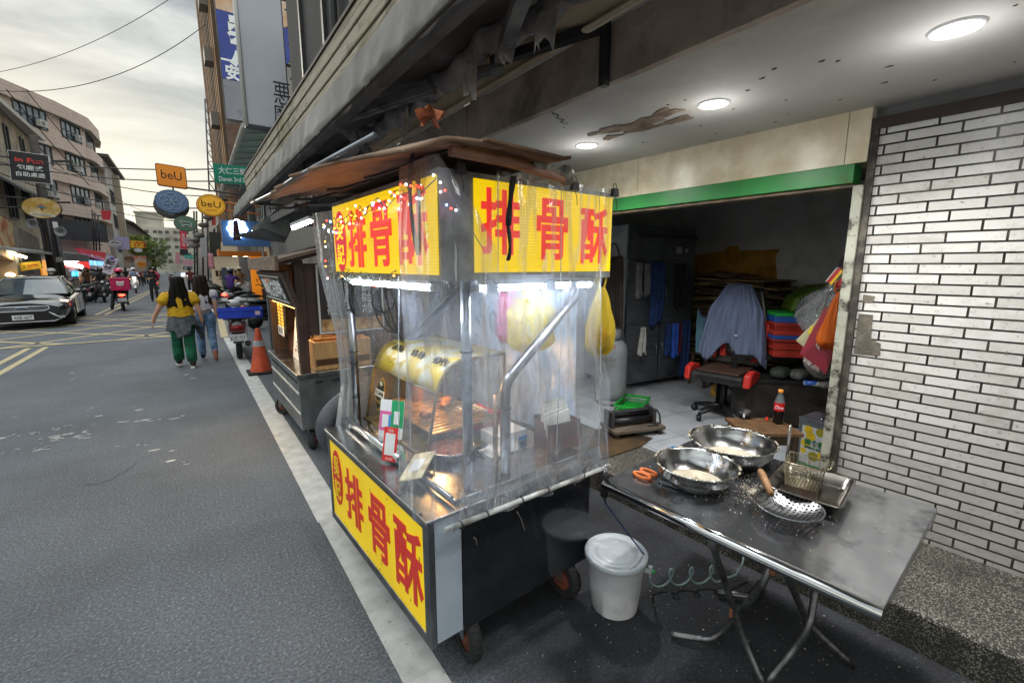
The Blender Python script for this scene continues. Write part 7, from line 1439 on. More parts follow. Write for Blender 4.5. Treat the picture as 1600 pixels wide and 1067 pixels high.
# tree
def tree(x, y, h, r_, label, seed, base_z=1.4):
    q = random.Random(seed); t_ = thing('street_tree', label, 'tree', (x, y, 0)); mb = MB(); mb.tube([(0, 0, 0), (.05, 0, 1.0), (0, .05, h * .55)], [.13, .1, .05], 8)
    for k in range(7): a = q.uniform(0, 6.28); mb.tube([(0, 0, h * q.uniform(.3, .5)), (r_ * .5 * math.cos(a), r_ * .5 * math.sin(a), h * q.uniform(.55, .75)), (r_ * .8 * math.cos(a), r_ * .8 * math.sin(a), h * q.uniform(.65, .9))], [.05, .03, .012], 5)
    build(mb, 'trunk', mt('bark', '5a4a3c', '3f342b', 9, r=.9), t_)
    for nm, m_, cnt in (('crown', mt('green leaves', '5f7a2e', '44601f', 3, r=.6), 3600), ('crown', mt('yellow green leaves', '8d9a3a', '6f8030', 3, r=.6), 1500)):
        mb = MB(); cl = [(q.gauss(0, r_ * .45), q.gauss(0, r_ * .45), q.uniform(base_z, h), q.uniform(.25, .5) * r_) for _ in range(26)]
        for _ in range(cnt):
            cx, cy, cz, cr_ = q.choice(cl); u_ = Vector((q.gauss(0, 1), q.gauss(0, 1), q.gauss(0, 1))).normalized() * cr_ * q.uniform(.3, 1); p_ = Vector((cx, cy, cz)) + u_; s2 = q.uniform(.05, .1); a = Vector((q.gauss(0, 1), q.gauss(0, 1), q.gauss(0, .5))).normalized() * s2; b = Vector((q.gauss(0, 1), q.gauss(0, 1), q.gauss(0, 1))).normalized() * s2 * .6
            mb.quad(p_ - a, p_ + b, p_ + a, p_ - b)
        build(mb, nm, m_, t_)
tree(-2.75, 63, 4.5, 1.35, 'leafy green street tree standing before the long pale block', 3)
tree(-3.7, 60, 4.6, .8, 'smaller yellowish tree top left of the leafy street tree', 5, 2.9)
# shop signs down the left side
mxr = mt('red shop front', 'a81c30', '94182a', 1.5, r=.5, es=.12)
s_, c_, rt_, up_, n_ = panel('red_shop_sign', 'big dark red shop fascia with white logo box and lettering', 'sign', [pX(133, 396, -5.5), pX(167, 408, -5.5), pX(166, 395, -5.5), pX(126, 388, -5.5)], .3, mxr)
mb = MB(); cw = pX(146, 400, -5.47); mb.prism([cw + rt_ * a + up_ * b for a, b in ((-1.0, -.3), (.0, -.3), (.0, .35), (-1.0, .35))], n_ * .02); build(mb, 'logo_box', wh, s_, W=True); text('COMEBUY', s_, pX(157, 402.5, -5.46), rt_, up_, 4.4, .52, white_ink, W=True, off=.05)
panel('red_lit_front', 'bright red shop front board with white light bars', 'sign', [pX(104, 418, -5.5), pX(141, 420, -5.5), pX(139, 409, -5.5), pX(104, 403, -5.5)], .2, mt('lit red board', 'c22a24', es=.5))
for k, (u0, v0, u1, v1) in enumerate(((104, 407, 122, 406), (104, 411, 127, 417))): mb = MB(); mb.tube([pX(u0, v0, -5.35), pX(u1, v1, -5.35)], .12, 6); solo(mb, 'tube_light', ('upper' if k == 0 else 'lower') + ' white light bar on the bright red shop front', 'tube light', mt('lit white bar', 'ffffff', es=4), loc=tuple(pX(u0, v0, -5.35)), W=True)
panel('blue_lit_front', 'blue lit shop board under the dark red fascia', 'sign', [pX(136, 415, -5.6), pX(164, 418, -5.6), pX(164, 409, -5.6), pX(133, 406, -5.6)], .2, mt('lit blue board', '3f8fd8', '8ab8e0', .8, es=.7))
panel('blue_screen', 'bright blue screen low in the red shop front', 'screen', [pX(116, 432, -5.2), pX(127, 432, -5.2), pX(127, 424, -5.2), pX(116, 424, -5.2)], .1, mt('lit blue screen', '38a8e8', es=1.2))
mb = MB(); mb.prism([pX(106, 424, -5.6), pX(143, 428, -5.0), pX(143, 424, -5.0), pX(106, 419, -5.6)], (.3, 0, -.1)); solo(mb, 'dark_awning', 'dark awning strip under the bright red shop front', 'awning', mt('dark canvas strip', '4a4d52', r=.8), loc=tuple(pX(120, 424, -5.5)), W=True)
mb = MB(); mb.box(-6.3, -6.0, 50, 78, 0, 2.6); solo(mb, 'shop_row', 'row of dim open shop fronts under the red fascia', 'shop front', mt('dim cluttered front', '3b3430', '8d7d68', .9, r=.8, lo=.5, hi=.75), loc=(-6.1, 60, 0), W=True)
# korean style banner, lilac board, others
s_, c_, rt_, up_, n_ = panel('white_banner', 'tilted white banner with red and blue roundel and black lettering', 'banner', [pY(159, 424, 38), pY(174, 430, 38), pY(186, 405, 38), pY(168, 396, 38)], .04, mt('white banner cloth', 'c6c4d0', 'b8b0bc', 1, r=.8))
mb = MB(); cb2 = pY(175, 404, 37.95); mb.ball(cb2, .1, .01, .1); build(mb, 'red_blue_roundel', mt('roundel', 'b83a5a', '3a4a9c', 6, lo=.48, hi=.52), s_, W=True)
for k in range(4): mb = MB(); a = PI / 4 + PI / 2 * k; cc_ = cb2 + rt_ * .2 * math.cos(a) + up_ * .17 * math.sin(a); mb.beam(cc_ - rt_ * .05, cc_ + rt_ * .05, .01, .05, up_); build(mb, 'bar_mark', black_ink, s_, W=True)
text('韓國\n炸雞', s_, pY(170, 416, 37.95), rt_, up_, .42, .75, black_ink, W=True, off=.02); mb = MB(); mb.tube([pY(158, 428, 38.1), pY(168, 392, 38.1)], .025, 5); build(mb, 'pole', grey_p, s_, W=True)
panel('lilac_board', 'plain lilac board beside the round grey sign', 'sign', [pY(181, 390, 42), pY(203, 390, 42), pY(201, 370, 42), pY(179, 370, 42)], .1, mt('lilac board', 'a9a4c8', '9b96bb', 1, r=.6))
t_, c, rx, rz = discsign('round_sign', 'round pale grey sign with a black roof mark overlapping the lilac board', 180, 381, 41.5, 10.5, 8, mt('pale grey sign', 'b5b8bd', r=.5), mt('grey edge', '6d6f73', r=.5))
line2(t_, c, [(-.2, .02), (-.02, .16), (.05, .08), (.2, .02)], .03, black_ink); text('COFFEE', t_, c + Vector((0, -.003, -.16)), XR, Z3, .7, .08, black_ink, W=True)
s_, c_, rt_, up_, n_ = panel('yellow_sign', 'bright yellow horizontal sign with red lettering near the tree', 'sign', [pY(204, 387, 46), pY(225, 388, 46), pY(224, 377, 46), pY(203, 376, 46)], .1, mt('bright yellow board', 'd8b41c', r=.5)); text('雞肉飯', s_, c_ + n_ * .006, rt_, up_, 1.2, .5, mt('orange red lettering', 'b8401c'), W=True, off=.03)
discsign('oval_sign', 'blank white oval sign under the bright yellow sign', 216, 391, 46, 7, 4, mt('pale grey sign', 'b5b8bd', r=.5), mt('grey edge', '6d6f73', r=.5))
discsign('round_sign', 'dark brown round sign with small gold centre on the left row', 202, 405, 40, 8.5, 6, mt('dark brown disc', '3b2a22', '6b4f30', 2, r=.5), mt('brown edge', '6b4a38', r=.5))
s_, c_, rt_, up_, n_ = panel('cream_sign', 'cream sign above the orange round sign', 'sign', [pY(211, 424, 43), pY(228, 424, 43), pY(228, 400, 43), pY(209, 400, 43)], .1, mt('cream sign board', 'b8ad9c', 'a59a88', 1, r=.6)); text('便當', s_, c_ + up_ * .45 + n_ * .006, rt_, up_, .8, .22, mt('orange red lettering', 'b8401c'), W=True)
t_, c, rx, rz = discsign('round_sign', 'orange round sign with black lettering on the cream board', 221.5, 413, 42.5, 7, 6, mt('orange disc', 'd8901c', r=.5), mt('orange edge', 'a86a18', r=.5)); text('鹹水雞', t_, c + Vector((0, -.003, 0)), (1, 0, -.15), Z3, rx * 1.5, rz * .6, black_ink, W=True, off=.02)
discsign('oval_sign', 'small tan oval sign low beside the tree', 239, 424, 50, 5, 3, mt('tan disc', 'b59a6a', r=.6), mt('brown edge', '6b4a38', r=.5))
panel('red_pennant', 'red sign with white emblem high on the left pole frame', 'sign', [pY(160, 343, 48), pY(172, 344, 48), pY(174, 330, 48), pY(157, 328, 48)], .08, mt('red pennant', 'b8303a', r=.6)); 
# metal sign frame lattice left
mb = MB()
for u in (144, 148, 153): mb.tube([pY(u, 328 + (u - 144), 50), pY(u + 3, 392, 50)], .05, 5)
for v in (335, 345, 356, 368, 380): mb.tube([pY(144, v, 50), pY(160, v + 3, 50)], .04, 5)
solo(mb, 'sign_lattice', 'bare black metal sign lattice left of the red pennant', 'sign frame', dark_metal, loc=tuple(pY(148, 392, 50)), W=True)
# stall awnings and lights further along the left side
q = random.Random(91)
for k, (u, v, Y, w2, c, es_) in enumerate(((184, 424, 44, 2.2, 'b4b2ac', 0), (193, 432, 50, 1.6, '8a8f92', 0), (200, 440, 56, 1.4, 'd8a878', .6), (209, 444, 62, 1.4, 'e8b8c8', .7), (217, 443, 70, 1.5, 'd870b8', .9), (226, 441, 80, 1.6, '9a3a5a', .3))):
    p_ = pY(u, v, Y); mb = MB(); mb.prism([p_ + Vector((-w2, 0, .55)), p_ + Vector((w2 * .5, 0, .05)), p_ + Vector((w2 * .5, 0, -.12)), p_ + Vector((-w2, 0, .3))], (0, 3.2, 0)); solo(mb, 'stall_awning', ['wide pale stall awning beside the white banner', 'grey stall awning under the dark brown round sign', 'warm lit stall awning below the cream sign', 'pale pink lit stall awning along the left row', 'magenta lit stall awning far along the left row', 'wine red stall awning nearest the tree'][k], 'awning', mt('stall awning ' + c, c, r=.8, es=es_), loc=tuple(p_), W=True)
mb = MB(); p_ = pY(276, 442, 85); mb.prism([p_ + Vector((-4.5, 0, -.3)), p_ + Vector((4.5, 0, -.3)), p_ + Vector((3.4, 0, .8)), p_ + Vector((-3.4, 0, .8))], (0, 6, 0)); solo(mb, 'white_tent', 'wide white tent roof closing the far end of the street', 'tent', mt('white tent cloth', 'b9c0cc', r=.8), loc=tuple(p_), W=True)
# ================================================================== right side of the street
bn = thing('banner_building', 'tall building with blue lettered banner and brown striped front', 'building', (6, 36, 0)); bf = mt('brown striped front', '9a7550', '54402f', 1.0, r=.8, stretch=(1, 3.2, .02), lo=.45, hi=.55); bs2 = mt('grey side wall', '8d8a8a', '7a7776', .8, r=.85, dirt='5f5c5a', dsc=.6)
walls(bn, [(2.5, 30.02), (12, 30.02), (12, 42), (2.5, 42)], 21, bs2)
mb = MB()
for k in range(22): mb.box(2.34 + .05 * (k % 2), 2.5, 30.1 + .54 * k, 30.38 + .54 * k, 3, 21)
build(mb, 'front_fins', bf, bn, W=True)
for z in (5.5, 9.5, 12.8, 15.6): mb = MB(); mb.box(1.95, 2.34, 31.5, 32.5, z, z + .7); build(mb, 'air_conditioner', mt('grey box unit', '77706a', r=.7), bn, W=True)
brick = mt('red brick wall', '6f5548', '5b463c', 2, r=.85); mb = MB(); mb.box(2.52, 6, 29.97, 30.015, 3.4, 9.3); build(mb, 'brick_panel', brick, bn, W=True)
bl_ = thing('blue_banner', 'big blue wall banner with white characters on the tall building', 'banner', (4.4, 29.9, 11)); bm2 = mt('blue banner', '3a4a9c', '34438f', .6, r=.6); X0, X1 = 2.56, 7.2
zt, zm, zb = pY(345, 17, 29.9).z, pY(345, 92, 29.9).z, pY(345, 122, 29.9).z
mb = MB(); mb.box(X0, X1, 29.86, 29.9, zb, zt); build(mb, 'banner_cloth', bm2, bl_, W=True); mb = MB(); mb.box(X0, X1, 29.853, 29.859, zm - .06, zm + .04); build(mb, 'divider_line', white_ink, bl_, W=True)
zc = (zt + zm) / 2; text('熱', bl_, (X0 + 1.3, 29.858, zc - .1), XR, Z3, 1.8, 2.7, white_ink, W=True, off=.05); text('安全的', bl_, (X0 + 1.15, 29.858, (zm + zb) / 2 - .1), XR, Z3, 2.0, .8, white_ink, W=True, off=.035)
mb = MB(); mb.box(X0, X1, 29.86, 29.9, zt + .02, 20); solo(mb, 'photo_banner', 'warm peach coloured photo banner above the blue banner', 'banner', mt('peach photo print', 'c9a080', 'd8cfc0', .35, r=.6, lo=.42, hi=.58, dirt='8a5a40', dsc=.6, dlo=.58, dhi=.62), loc=(5, 29.9, zt), W=True)
mb = MB(); z1 = pY(350, 185, 29.9).z; mb.box(X0, X1, 29.86, 29.9, z1, zb - .03); solo(mb, 'grey_banner', 'blank grey wall sheet below the blue banner', 'banner', mt('blank grey sheet', '8f8f98', '80808a', .8, r=.7, dirt='5a5a5e', dsc=1.5, dlo=.62), loc=(5, 29.9, z1), W=True)
mb = MB(); a, b = pY(320, 155, 40), pY(330, 155, 40); a2, b2 = pY(327, 300, 40), pY(337, 300, 40)
mb.tube([a, a2], .05, 5); mb.tube([b, b2], .05, 5)
for k in range(9): mb.tube([a.lerp(a2, k / 9), b.lerp(b2, k / 9)], .03, 4); mb.tube([a.lerp(a2, k / 9), b.lerp(b2, (k + 1) / 9)], .03, 4)
solo(mb, 'lattice_mast', 'thin grey lattice mast beside the striped building', 'mast', grey_p, loc=tuple(a2), W=True)
mb_ = thing('window_building', 'lower building with lit windows between awning and tall building', 'building', (4, 20, 0)); walls(mb_, [(3.05, 10), (8, 10), (8, 29.5), (3.05, 29.5)], 7.6, mt('drab grey wall', '77756f', '66645f', .8, r=.85, dirt='44413d', dsc=.8)); 
for y in (12, 14.5, 17, 20, 23.5, 27): window(mb_, (3.05, y, 4.6), (0, -1, 0), 1.7, 1.7, 3, 2, mt('bright pane', 'a8b8b4', '7d908c', 1, r=.2, es=.25))
mb = MB(); A, B = pY(381, 196, 14.6), pY(346, 297, 27)
for s2 in (0, .75): mb.tube([A + Vector((s2, 0, s2 * .15)), B + Vector((s2, 0, s2 * .15))], .07 if s2 == 0 else .03, 8)
for k in range(14): p_ = A.lerp(B, k / 13); mb.tube([p_, p_ + Vector((1.2, 0, .2))], .03, 5)
cp_ = thing('glazed_canopy', 'white framed glazed canopy sloping along the street behind the blank sign', 'canopy', tuple(B)); build(mb, 'canopy_frame', mt('white canopy frame', 'c9c8c4', r=.5), cp_, W=True); mb = MB(); mb.prism([A + Vector((.05, 0, .06)), B + Vector((.05, 0, .06)), B + Vector((1.2, 0, .22)), A + Vector((1.2, 0, .22))], (0, 0, .015)); build(mb, 'glazing', mt('pale green glazing', '9db5aa', r=.3), cp_, W=True)
# white projecting signboard with two characters
ws = thing('white_signboard', 'tall blank white projecting signboard with two black characters at the bottom', 'sign', (2.3, 14, 5.2)); Yw = 14.0
P = [pY(387, 197, Yw), pY(500, 215, Yw), pY(500, -160, Yw), pY(367, -160, Yw)]; xl, xr_ = pY(384, 190, Yw).x, pY(452, 200, Yw).x; zb_ = pY(386, 197, Yw).z
mb = MB(); mb.box(xl, xr_ + .05, Yw, Yw + .3, zb_, 11.5); build(mb, 'sign_box', mt('dark sign side', '3a3d42', r=.5), ws, W=True); mb = MB(); mb.box(xl + .06, xr_ + .02, Yw - .006, Yw - .001, zb_ + .06, 11.4); build(mb, 'sign_face', mt('blank white sign face', 'b9bbc4', 'adafb8', .5, r=.5), ws, W=True)
mb = MB(); mb.tube([(xl, Yw - .01, zb_ - .0), (xl, Yw - .01, 11.5)], .05, 8); build(mb, 'edge_tube', mt('bright white tube', 'd8d8d4', r=.4), ws, W=True)
for c_, u, v in (('悪', 441, 147), ('魔', 441, 181)): p_ = pY(u, v, Yw); text(c_, ws, (p_.x, Yw - .007, p_.z), XR, Z3, .42, .55, black_ink, W=True, off=.0)
mb = MB()
for z in (5.6, 7, 8.6): mb.beam((xr_ + .05, Yw + .15, z), (3.1, Yw + .15, z), .06, .06)
for k in range(12): mb.beam((xr_ + .12, Yw + .1, 5.4 + .42 * k), (xr_ + .5, Yw + .1, 5.4 + .42 * k), .03, .03)
mb.beam((xr_ + .3, Yw + .1, 5.2), (xr_ + .3, Yw + .1, 11), .05, .05); build(mb, 'steel_frame', dark_metal, ws, W=True)
# hanging signs: green street sign, beU signs and round signs
Yg = 14.2; grs = mt('green street sign', '0f8a70', '0d7d66', 1, r=.4)
s_, c_, rt_, up_, n_ = panel('street_sign', 'green street name sign with white Chinese and English lettering', 'street sign', [pY(336, 286, Yg), pY(397, 290, Yg), pY(396, 262, Yg), pY(332, 255, Yg)], .05, grs)
text('大仁三街', s_, c_ + up_ * .09 - rt_ * .03 + n_ * .006, rt_, up_, .62, .17, white_ink, W=True, off=.008); text('Daren 3rd St.', s_, c_ - up_ * .12 - rt_ * .03 + n_ * .006, rt_, up_, .64, .115, white_ink, W=True, off=.008)
mb = MB(); cc_ = c_ + rt_ * .375 + n_ * .006; mb.prism([cc_ + up_ * .06 - rt_ * .03, cc_ - up_ * .06 - rt_ * .03, cc_ + rt_ * .03], n_ * .003); build(mb, 'arrow', white_ink, s_, W=True)
mb = MB(); mb.tube([c_ + rt_ * .4 - n_ * .1, c_ + rt_ * 1.3 - n_ * .1], .035, 7); build(mb, 'bracket', dark_metal, s_, W=True); mb = MB(); mb.beam(c_ + rt_ * .5 - n_ * .05 - up_ * .22, c_ + rt_ * .5 - n_ * .05 + up_ * .2, .14, .1, (0, 1, 0)); build(mb, 'end_box', dark_metal, s_, W=True)
Yb_ = 14.0
def rr_pts(c, w2, h2, r_, tilt=0):
    o = []
    for sx_, sz_, a0 in ((1, 1, 0), (-1, 1, PI / 2), (-1, -1, PI), (1, -1, 1.5 * PI)):
        for k in range(6): a = a0 + PI / 2 * k / 5; o.append((sx_ * (w2 - r_) + r_ * math.cos(a), sz_ * (h2 - r_) + r_ * math.sin(a)))
    return [c + Vector((x, 0, z + tilt * x)) for x, z in o]
c = pY(268, 275.5, Yb_); t_ = thing('orange_sign', 'orange rounded rectangular sign with black lettering hanging over the road', 'sign', tuple(c)); og = mt('orange sign face', 'c87a1e', 'bd7018', 2, r=.4, es=.15)
mb = MB(); mb.prism([p_ + Vector((0, .1, 0)) for p_ in rr_pts(c, .295, .255, .05, -.07)][::-1], (0, -.096, 0)); build(mb, 'sign_body', mt('orange sign edge', '9a5a18', r=.5), t_, W=True); mb = MB(); mb.prism(rr_pts(c, .275, .235, .045, -.07)[::-1], (0, -.004, 0)); build(mb, 'sign_face', og, t_, W=True); text('beU', t_, c + Vector((0, -.006, .02)), (1, 0, -.07), Z3, .40, .19, black_ink, W=True, off=.0)
mb = MB(); mb.tube([c + Vector((0, .05, -.2)), c + Vector((0, .05, -.42))], .02, 6); mb.tube([c + Vector((0, .05, -.22)), c + Vector((2.6, .15, -.34))], .022, 6); build(mb, 'bracket', dark_metal, t_, W=True)
t_, c, rx, rz = discsign('round_sign', 'slate blue round sign with pale flower outline under the orange sign', 268.5, 315, Yb_, 27, 22, mt('slate blue disc', '6480a6', '5b769b', 2, r=.5), mt('slate edge', '44566e', r=.5))
for k in range(5): a = 2 * PI * k / 5 + .3; line2(t_, c, [(.12 * math.cos(a) + .11 * math.cos(b), .1 * math.sin(a) + .1 * math.sin(b)) for b in [2 * PI * i / 20 for i in range(20)]], .007, mt('pale outline', 'a9b8cc'), closed=True)
t_, c, rx, rz = discsign('round_sign', 'dark grey round sign mostly hidden behind the slate blue one', 268, 322, Yb_ + .3, 28, 24, mt('dark grey disc', '5d5a57', r=.6), mt('dark grey edge', '3d3b3a', r=.6)); text('日日好', t_, c + Vector((-.06, -.004, -.19)), (1, 0, -.3), Z3, .2, .05, white_ink, W=True)
t_, c, rx, rz = discsign('round_sign', 'green round sign with white cow outline at the bottom of the cluster', 290, 349.5, Yb_, 18.5, 14.5, mt('grey green disc', '5d7a66', '536f5c', 2, r=.5), mt('green edge', '3f5446', r=.5)); line2(t_, c, [(x * .9, z * .9) for x, z in ((-.13, .04), (-.09, .08), (-.06, .05), (.1, .05), (.13, .0), (.12, -.08), (.09, -.08), (.08, -.03), (-.04, -.035), (-.05, -.08), (-.08, -.08), (-.08, -.01))], .006, white_ink, closed=True)
t_, c, rx, rz = discsign('round_sign', 'yellow round sign with black lettering beside the street name sign', 330, 321, Yb_, 23, 20, mt('ochre yellow disc', 'd8a02c', 'cc9426', 2, r=.5, es=.15), mt('orange brown edge', 'a86c24', r=.5)); text('beU', t_, c + Vector((0, -.004, .03)), (1, 0, -.07), Z3, rx * 1.3, rz * .55, black_ink, W=True); line2(t_, c, [(rx * .86 * math.cos(b), rz * .86 * math.sin(b)) for b in [2 * PI * i / 40 for i in range(40)]], .004, black_ink, 'ring_line', True); text('love the smile', t_, c + Vector((0, -.004, -.12)), XR, Z3, rx * .7, .03, black_ink, W=True)
mb = MB(); wdp = mt('orange wood bar', 'b06c3a', r=.6); mb.tube([c + Vector((rx, .05, .1)), c + Vector((rx + .8, .05, .05))], .025, 6); mb.tube([c + Vector((rx * .9, .05, -.1)), c + Vector((rx + .8, .05, -.15))], .025, 6); build(mb, 'bracket', wdp, t_, W=True)
# blue shop sign box, orange shop front
Ys = 22; b0, b1 = pY(345, 345, Ys), pY(432, 388, Ys); bs_ = thing('blue_shop_sign', 'blue sign box with glowing white scalloped emblem over a shop', 'sign', (2, Ys, 2.6)); zt_, zb2 = pY(350, 344, Ys).z, pY(350, 384, Ys).z
mb = MB(); mb.box(b0.x, 3.3, Ys, Ys + .4, zb2, zt_); build(mb, 'sign_box', mt('steel blue panel', '4f7cb4', '4872a8', .8, r=.5), bs_, W=True); ce = pY(371, 358, Ys - .01); neon = mt('lit white neon', 'dcecff', es=4)
mb = MB(); mb.prism([(ce.x + (.33 + .025 * math.cos(8 * a)) * math.cos(a), Ys - .002, ce.z + (.36 + .025 * math.cos(8 * a)) * math.sin(a)) for a in [2 * PI * i / 64 for i in range(64)]][::-1], (0, -.03, 0)); build(mb, 'emblem', mt('pale emblem lit', '9ab8e0', es=.9), bs_, W=True)
mb = MB(); mb.tube([(ce.x + (.33 + .025 * math.cos(8 * a)) * math.cos(a), Ys - .04, ce.z + (.36 + .025 * math.cos(8 * a)) * math.sin(a)) for a in [2 * PI * i / 64 for i in range(64)]], .022, 6, closed=True); 
for k in (-1, 0, 1): mb.tube([(ce.x - .17, Ys - .04, ce.z + .12 * k), (ce.x + .17, Ys - .04, ce.z + .1 * k)], .012, 5)
build(mb, 'neon_outline', neon, bs_, W=True); text('LIVING', bs_, (ce.x + .95, Ys - .004, ce.z - .1), XR, Z3, .9, .14, neon, W=True)
mb = MB(); cl0 = pY(369, 357, Ys - 1.5); mb.grid(lambda a, b: cl0 + Vector((.2 * (a - .5) * (.5 + .8 * b), .02 * math.sin(a * 9), .3 - .75 * b)), 8, 8); solo(mb, 'folded_parasol', 'dark red folded cloth hanging before the blue shop sign', 'folded cloth', mt('dark wine cloth', '4c2630', r=.9), loc=tuple(cl0), W=True, solid=.03)
of = thing('orange_shop_front', 'shop with orange canopy box and orange pillar under the blue sign', 'shop front', (2, 23, 0)); orm = mt('orange laminate', 'c87018', 'bd6614', 1, r=.5); p_ = pY(340, 400, 22.2)
mb = MB(); mb.box(1.15, 2.9, 22.1, 23.6, 2.10, 2.2); mb.box(1.15, 1.2, 22.1, 23.6, 2.2, 2.38); mb.box(1.2, 2.9, 22.1, 22.15, 2.2, 2.3); build(mb, 'canopy_box', orm, of, W=True); mb = MB(); mb.box(2.25, 2.75, 22.3, 22.5, 0, 2.1); build(mb, 'pillar', mt('lit orange pillar', 'd8801c', 'c87014', 1, r=.5, es=.25), of, W=True)
for x in (1.75, 2.15): mb = MB(); mb.lathe([(.0001, 0), (.1, 0)], (x, 22.8, 2.095), 14); build(mb, 'downlight', mt('lit warm downlight', 'fff0c8', es=10), of, W=True)
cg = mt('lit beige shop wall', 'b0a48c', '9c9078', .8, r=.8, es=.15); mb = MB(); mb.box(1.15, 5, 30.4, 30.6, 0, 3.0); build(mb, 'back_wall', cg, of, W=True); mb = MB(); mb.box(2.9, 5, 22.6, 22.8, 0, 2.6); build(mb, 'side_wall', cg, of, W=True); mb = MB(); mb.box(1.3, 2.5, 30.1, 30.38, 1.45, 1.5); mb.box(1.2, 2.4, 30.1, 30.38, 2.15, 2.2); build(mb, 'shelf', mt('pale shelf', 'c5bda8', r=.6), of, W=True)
for k in range(6): mb = MB(); mb.box(1.32 + .18 * k, 1.44 + .18 * k, 30.15, 30.25, 1.12, 1.44); build(mb, 'hung_garment', [mt('dark garment', '3a2420', r=.9), mt('tan garment', '6d5a44', r=.9)][k % 2], of, W=True)
panel('blue_grey_banner', 'narrow blue grey standing banner in front of the beige shop', 'banner', [pY(347, 446, 27), pY(355, 446, 27), pY(354, 418, 27), pY(346, 418, 27)], .03, mt('blue grey banner', '5f6c80', r=.7))
s_, c_, rt_, up_, n_ = panel('sandwich_board', 'white easel board with small red marks by the orange pillar', 'sandwich board', [pY(377, 474, 21.5), pY(389, 474, 21.5), pY(389, 441, 21.5), pY(380, 441, 21.5)], .03, wh)
for a, b in ((-.05, .3), (.06, .25), (-.04, .05), (.05, 0), (0, -.2)): mb = MB(); mb.ball(c_ + rt_ * a + up_ * b, .03, .01, .03); build(mb, 'red_mark', mt('red print', 'b83030'), s_, W=True)
mb = MB(); 
for s2 in (-.16, .2): mb.beam(c_ + rt_ * s2 - up_ * .6, c_ + rt_ * s2 * .8 + up_ * .45 + Vector((0, .2, 0)), .03, .03)
build(mb, 'easel_leg', mt('pale wood', 'c29a66', 'a98355', 6, r=.6), s_, W=True)
panel('dark_box_sign', 'big dark olive box sign hanging left of the blue shop sign', 'sign', [pY(328, 402, 26), pY(345, 400, 26), pY(345, 364, 26), pY(327, 362, 26)], .6, mt('dark olive box', '3b3d34', '2f312a', 1, r=.7))
panel('white_box_sign', 'blank white box sign beyond the dark olive box', 'sign', [pY(314, 402, 30), pY(323, 402, 30), pY(322, 372, 30), pY(313, 372, 30)], .5, mt('white box sign', 'a5a5ac', r=.6))
mb = MB(); c0 = pY(330, 408, 25); mb.grid(lambda a, b: c0 + Vector((.22 * (a - .5) * (.8 + .3 * b), .02 * math.sin(9 * a), .35 - .7 * b)), 8, 6); solo(mb, 'pink_garment', 'pink garment hung under the dark olive box sign', 'garment', mt('pink cloth', 'c48a94', r=.9), loc=tuple(c0), W=True, solid=.03)
fr_ = [('red_banner', 'tall red vertical banner with white lettering far on the right', 'banner', (282, 388, 292, 390, 291, 362, 281, 360), 50, 'b82a40', 'OPEN'), ('black_sign', 'small black sign under the tall red vertical banner', 'sign', (281, 398, 294, 399, 294, 390, 281, 389), 50, '26262a', None), ('teal_sign', 'small teal street sign far on the right', 'street sign', (289, 404, 306, 405, 306, 399, 288, 398), 48, '1c8a7c', '大仁街'), ('pink_board', 'pink board under the small teal street sign', 'sign', (285, 414, 302, 415, 302, 407, 285, 406), 52, 'b58a98', None), ('grey_board', 'dark grey lettered board below the pink board', 'sign', (286, 422, 301, 422, 301, 416, 286, 416), 52, '4a4f58', '服飾'), ('white_board', 'bright white lit board at the far right kerb', 'sign', (283, 432, 297, 432, 297, 427, 283, 427), 58, 'd8e0f0', None), ('pink_column', 'narrow pink vertical board left of the red banner', 'sign', (274, 412, 281, 412, 281, 394, 274, 394), 60, 'a87a80', None), ('red_column', 'narrow red vertical sign beside the yellow round sign', 'sign', (331, 352, 337, 352, 337, 336, 331, 336), 40, 'a83a38', None)]
for nm, lb, ct, q4, Y, c, tx in fr_:
    s_, c_, rt_, up_, n_ = panel(nm, lb, ct, [pY(q4[0], q4[1], Y), pY(q4[2], q4[3], Y), pY(q4[4], q4[5], Y), pY(q4[6], q4[7], Y)], .1, mt('far board ' + c, c, r=.6, es=1.2 if c == 'd8e0f0' else .06))
    if tx:
        w2 = (pY(q4[2], q4[3], Y) - pY(q4[0], q4[1], Y)).length; h2 = (pY(q4[6], q4[7], Y) - pY(q4[0], q4[1], Y)).length
        if tx == 'OPEN': text('服\n飾\n店', s_, c_ + n_ * .006, rt_, up_, w2 * .5, h2 * .7, white_ink, W=True)
        else: text(tx, s_, c_ + n_ * .006, rt_, up_, w2 * .75, h2 * .5, white_ink, W=True)
t_, c, rx, rz = discsign('round_sign', 'pale pink round sign far on the right row', 294.5, 376, 46, 8, 6.5, mt('pale pink disc', 'b8a0a8', r=.5), mt('pink edge', '8d7880', r=.5)); line2(t_, c, [(-.2, .05), (-.05, -.03), (.1, .02), (.22, -.08)], .02, black_ink)
mb = MB(); 
for u in (305, 309, 318, 326): mb.tube([pY(u, 470, 44), pY(u - 2, 330, 44)], .07, 6)
solo(mb, 'sign_posts', 'cluster of dark sign posts and cables at the right kerb', 'posts', dark_metal, loc=tuple(pY(312, 470, 44)), W=True)
rb3 = thing('right_row', 'row of drab buildings far along the right side', 'building', (6, 70, 0)); walls(rb3, [(2.9, 42.1), (12, 42.1), (12, 128), (2.2, 128)], 7.4, mt('drab far wall', '8d857c', '77706a', .5, r=.9, dirt='5a554f', dsc=.4))
for y in (46, 51, 57, 64, 72, 82): window(rb3, (2.9 - (y - 42) * .0082, y, 4.8), (0, -1, 0), 2.6, 1.4, 3, 1)
mb = MB(); 
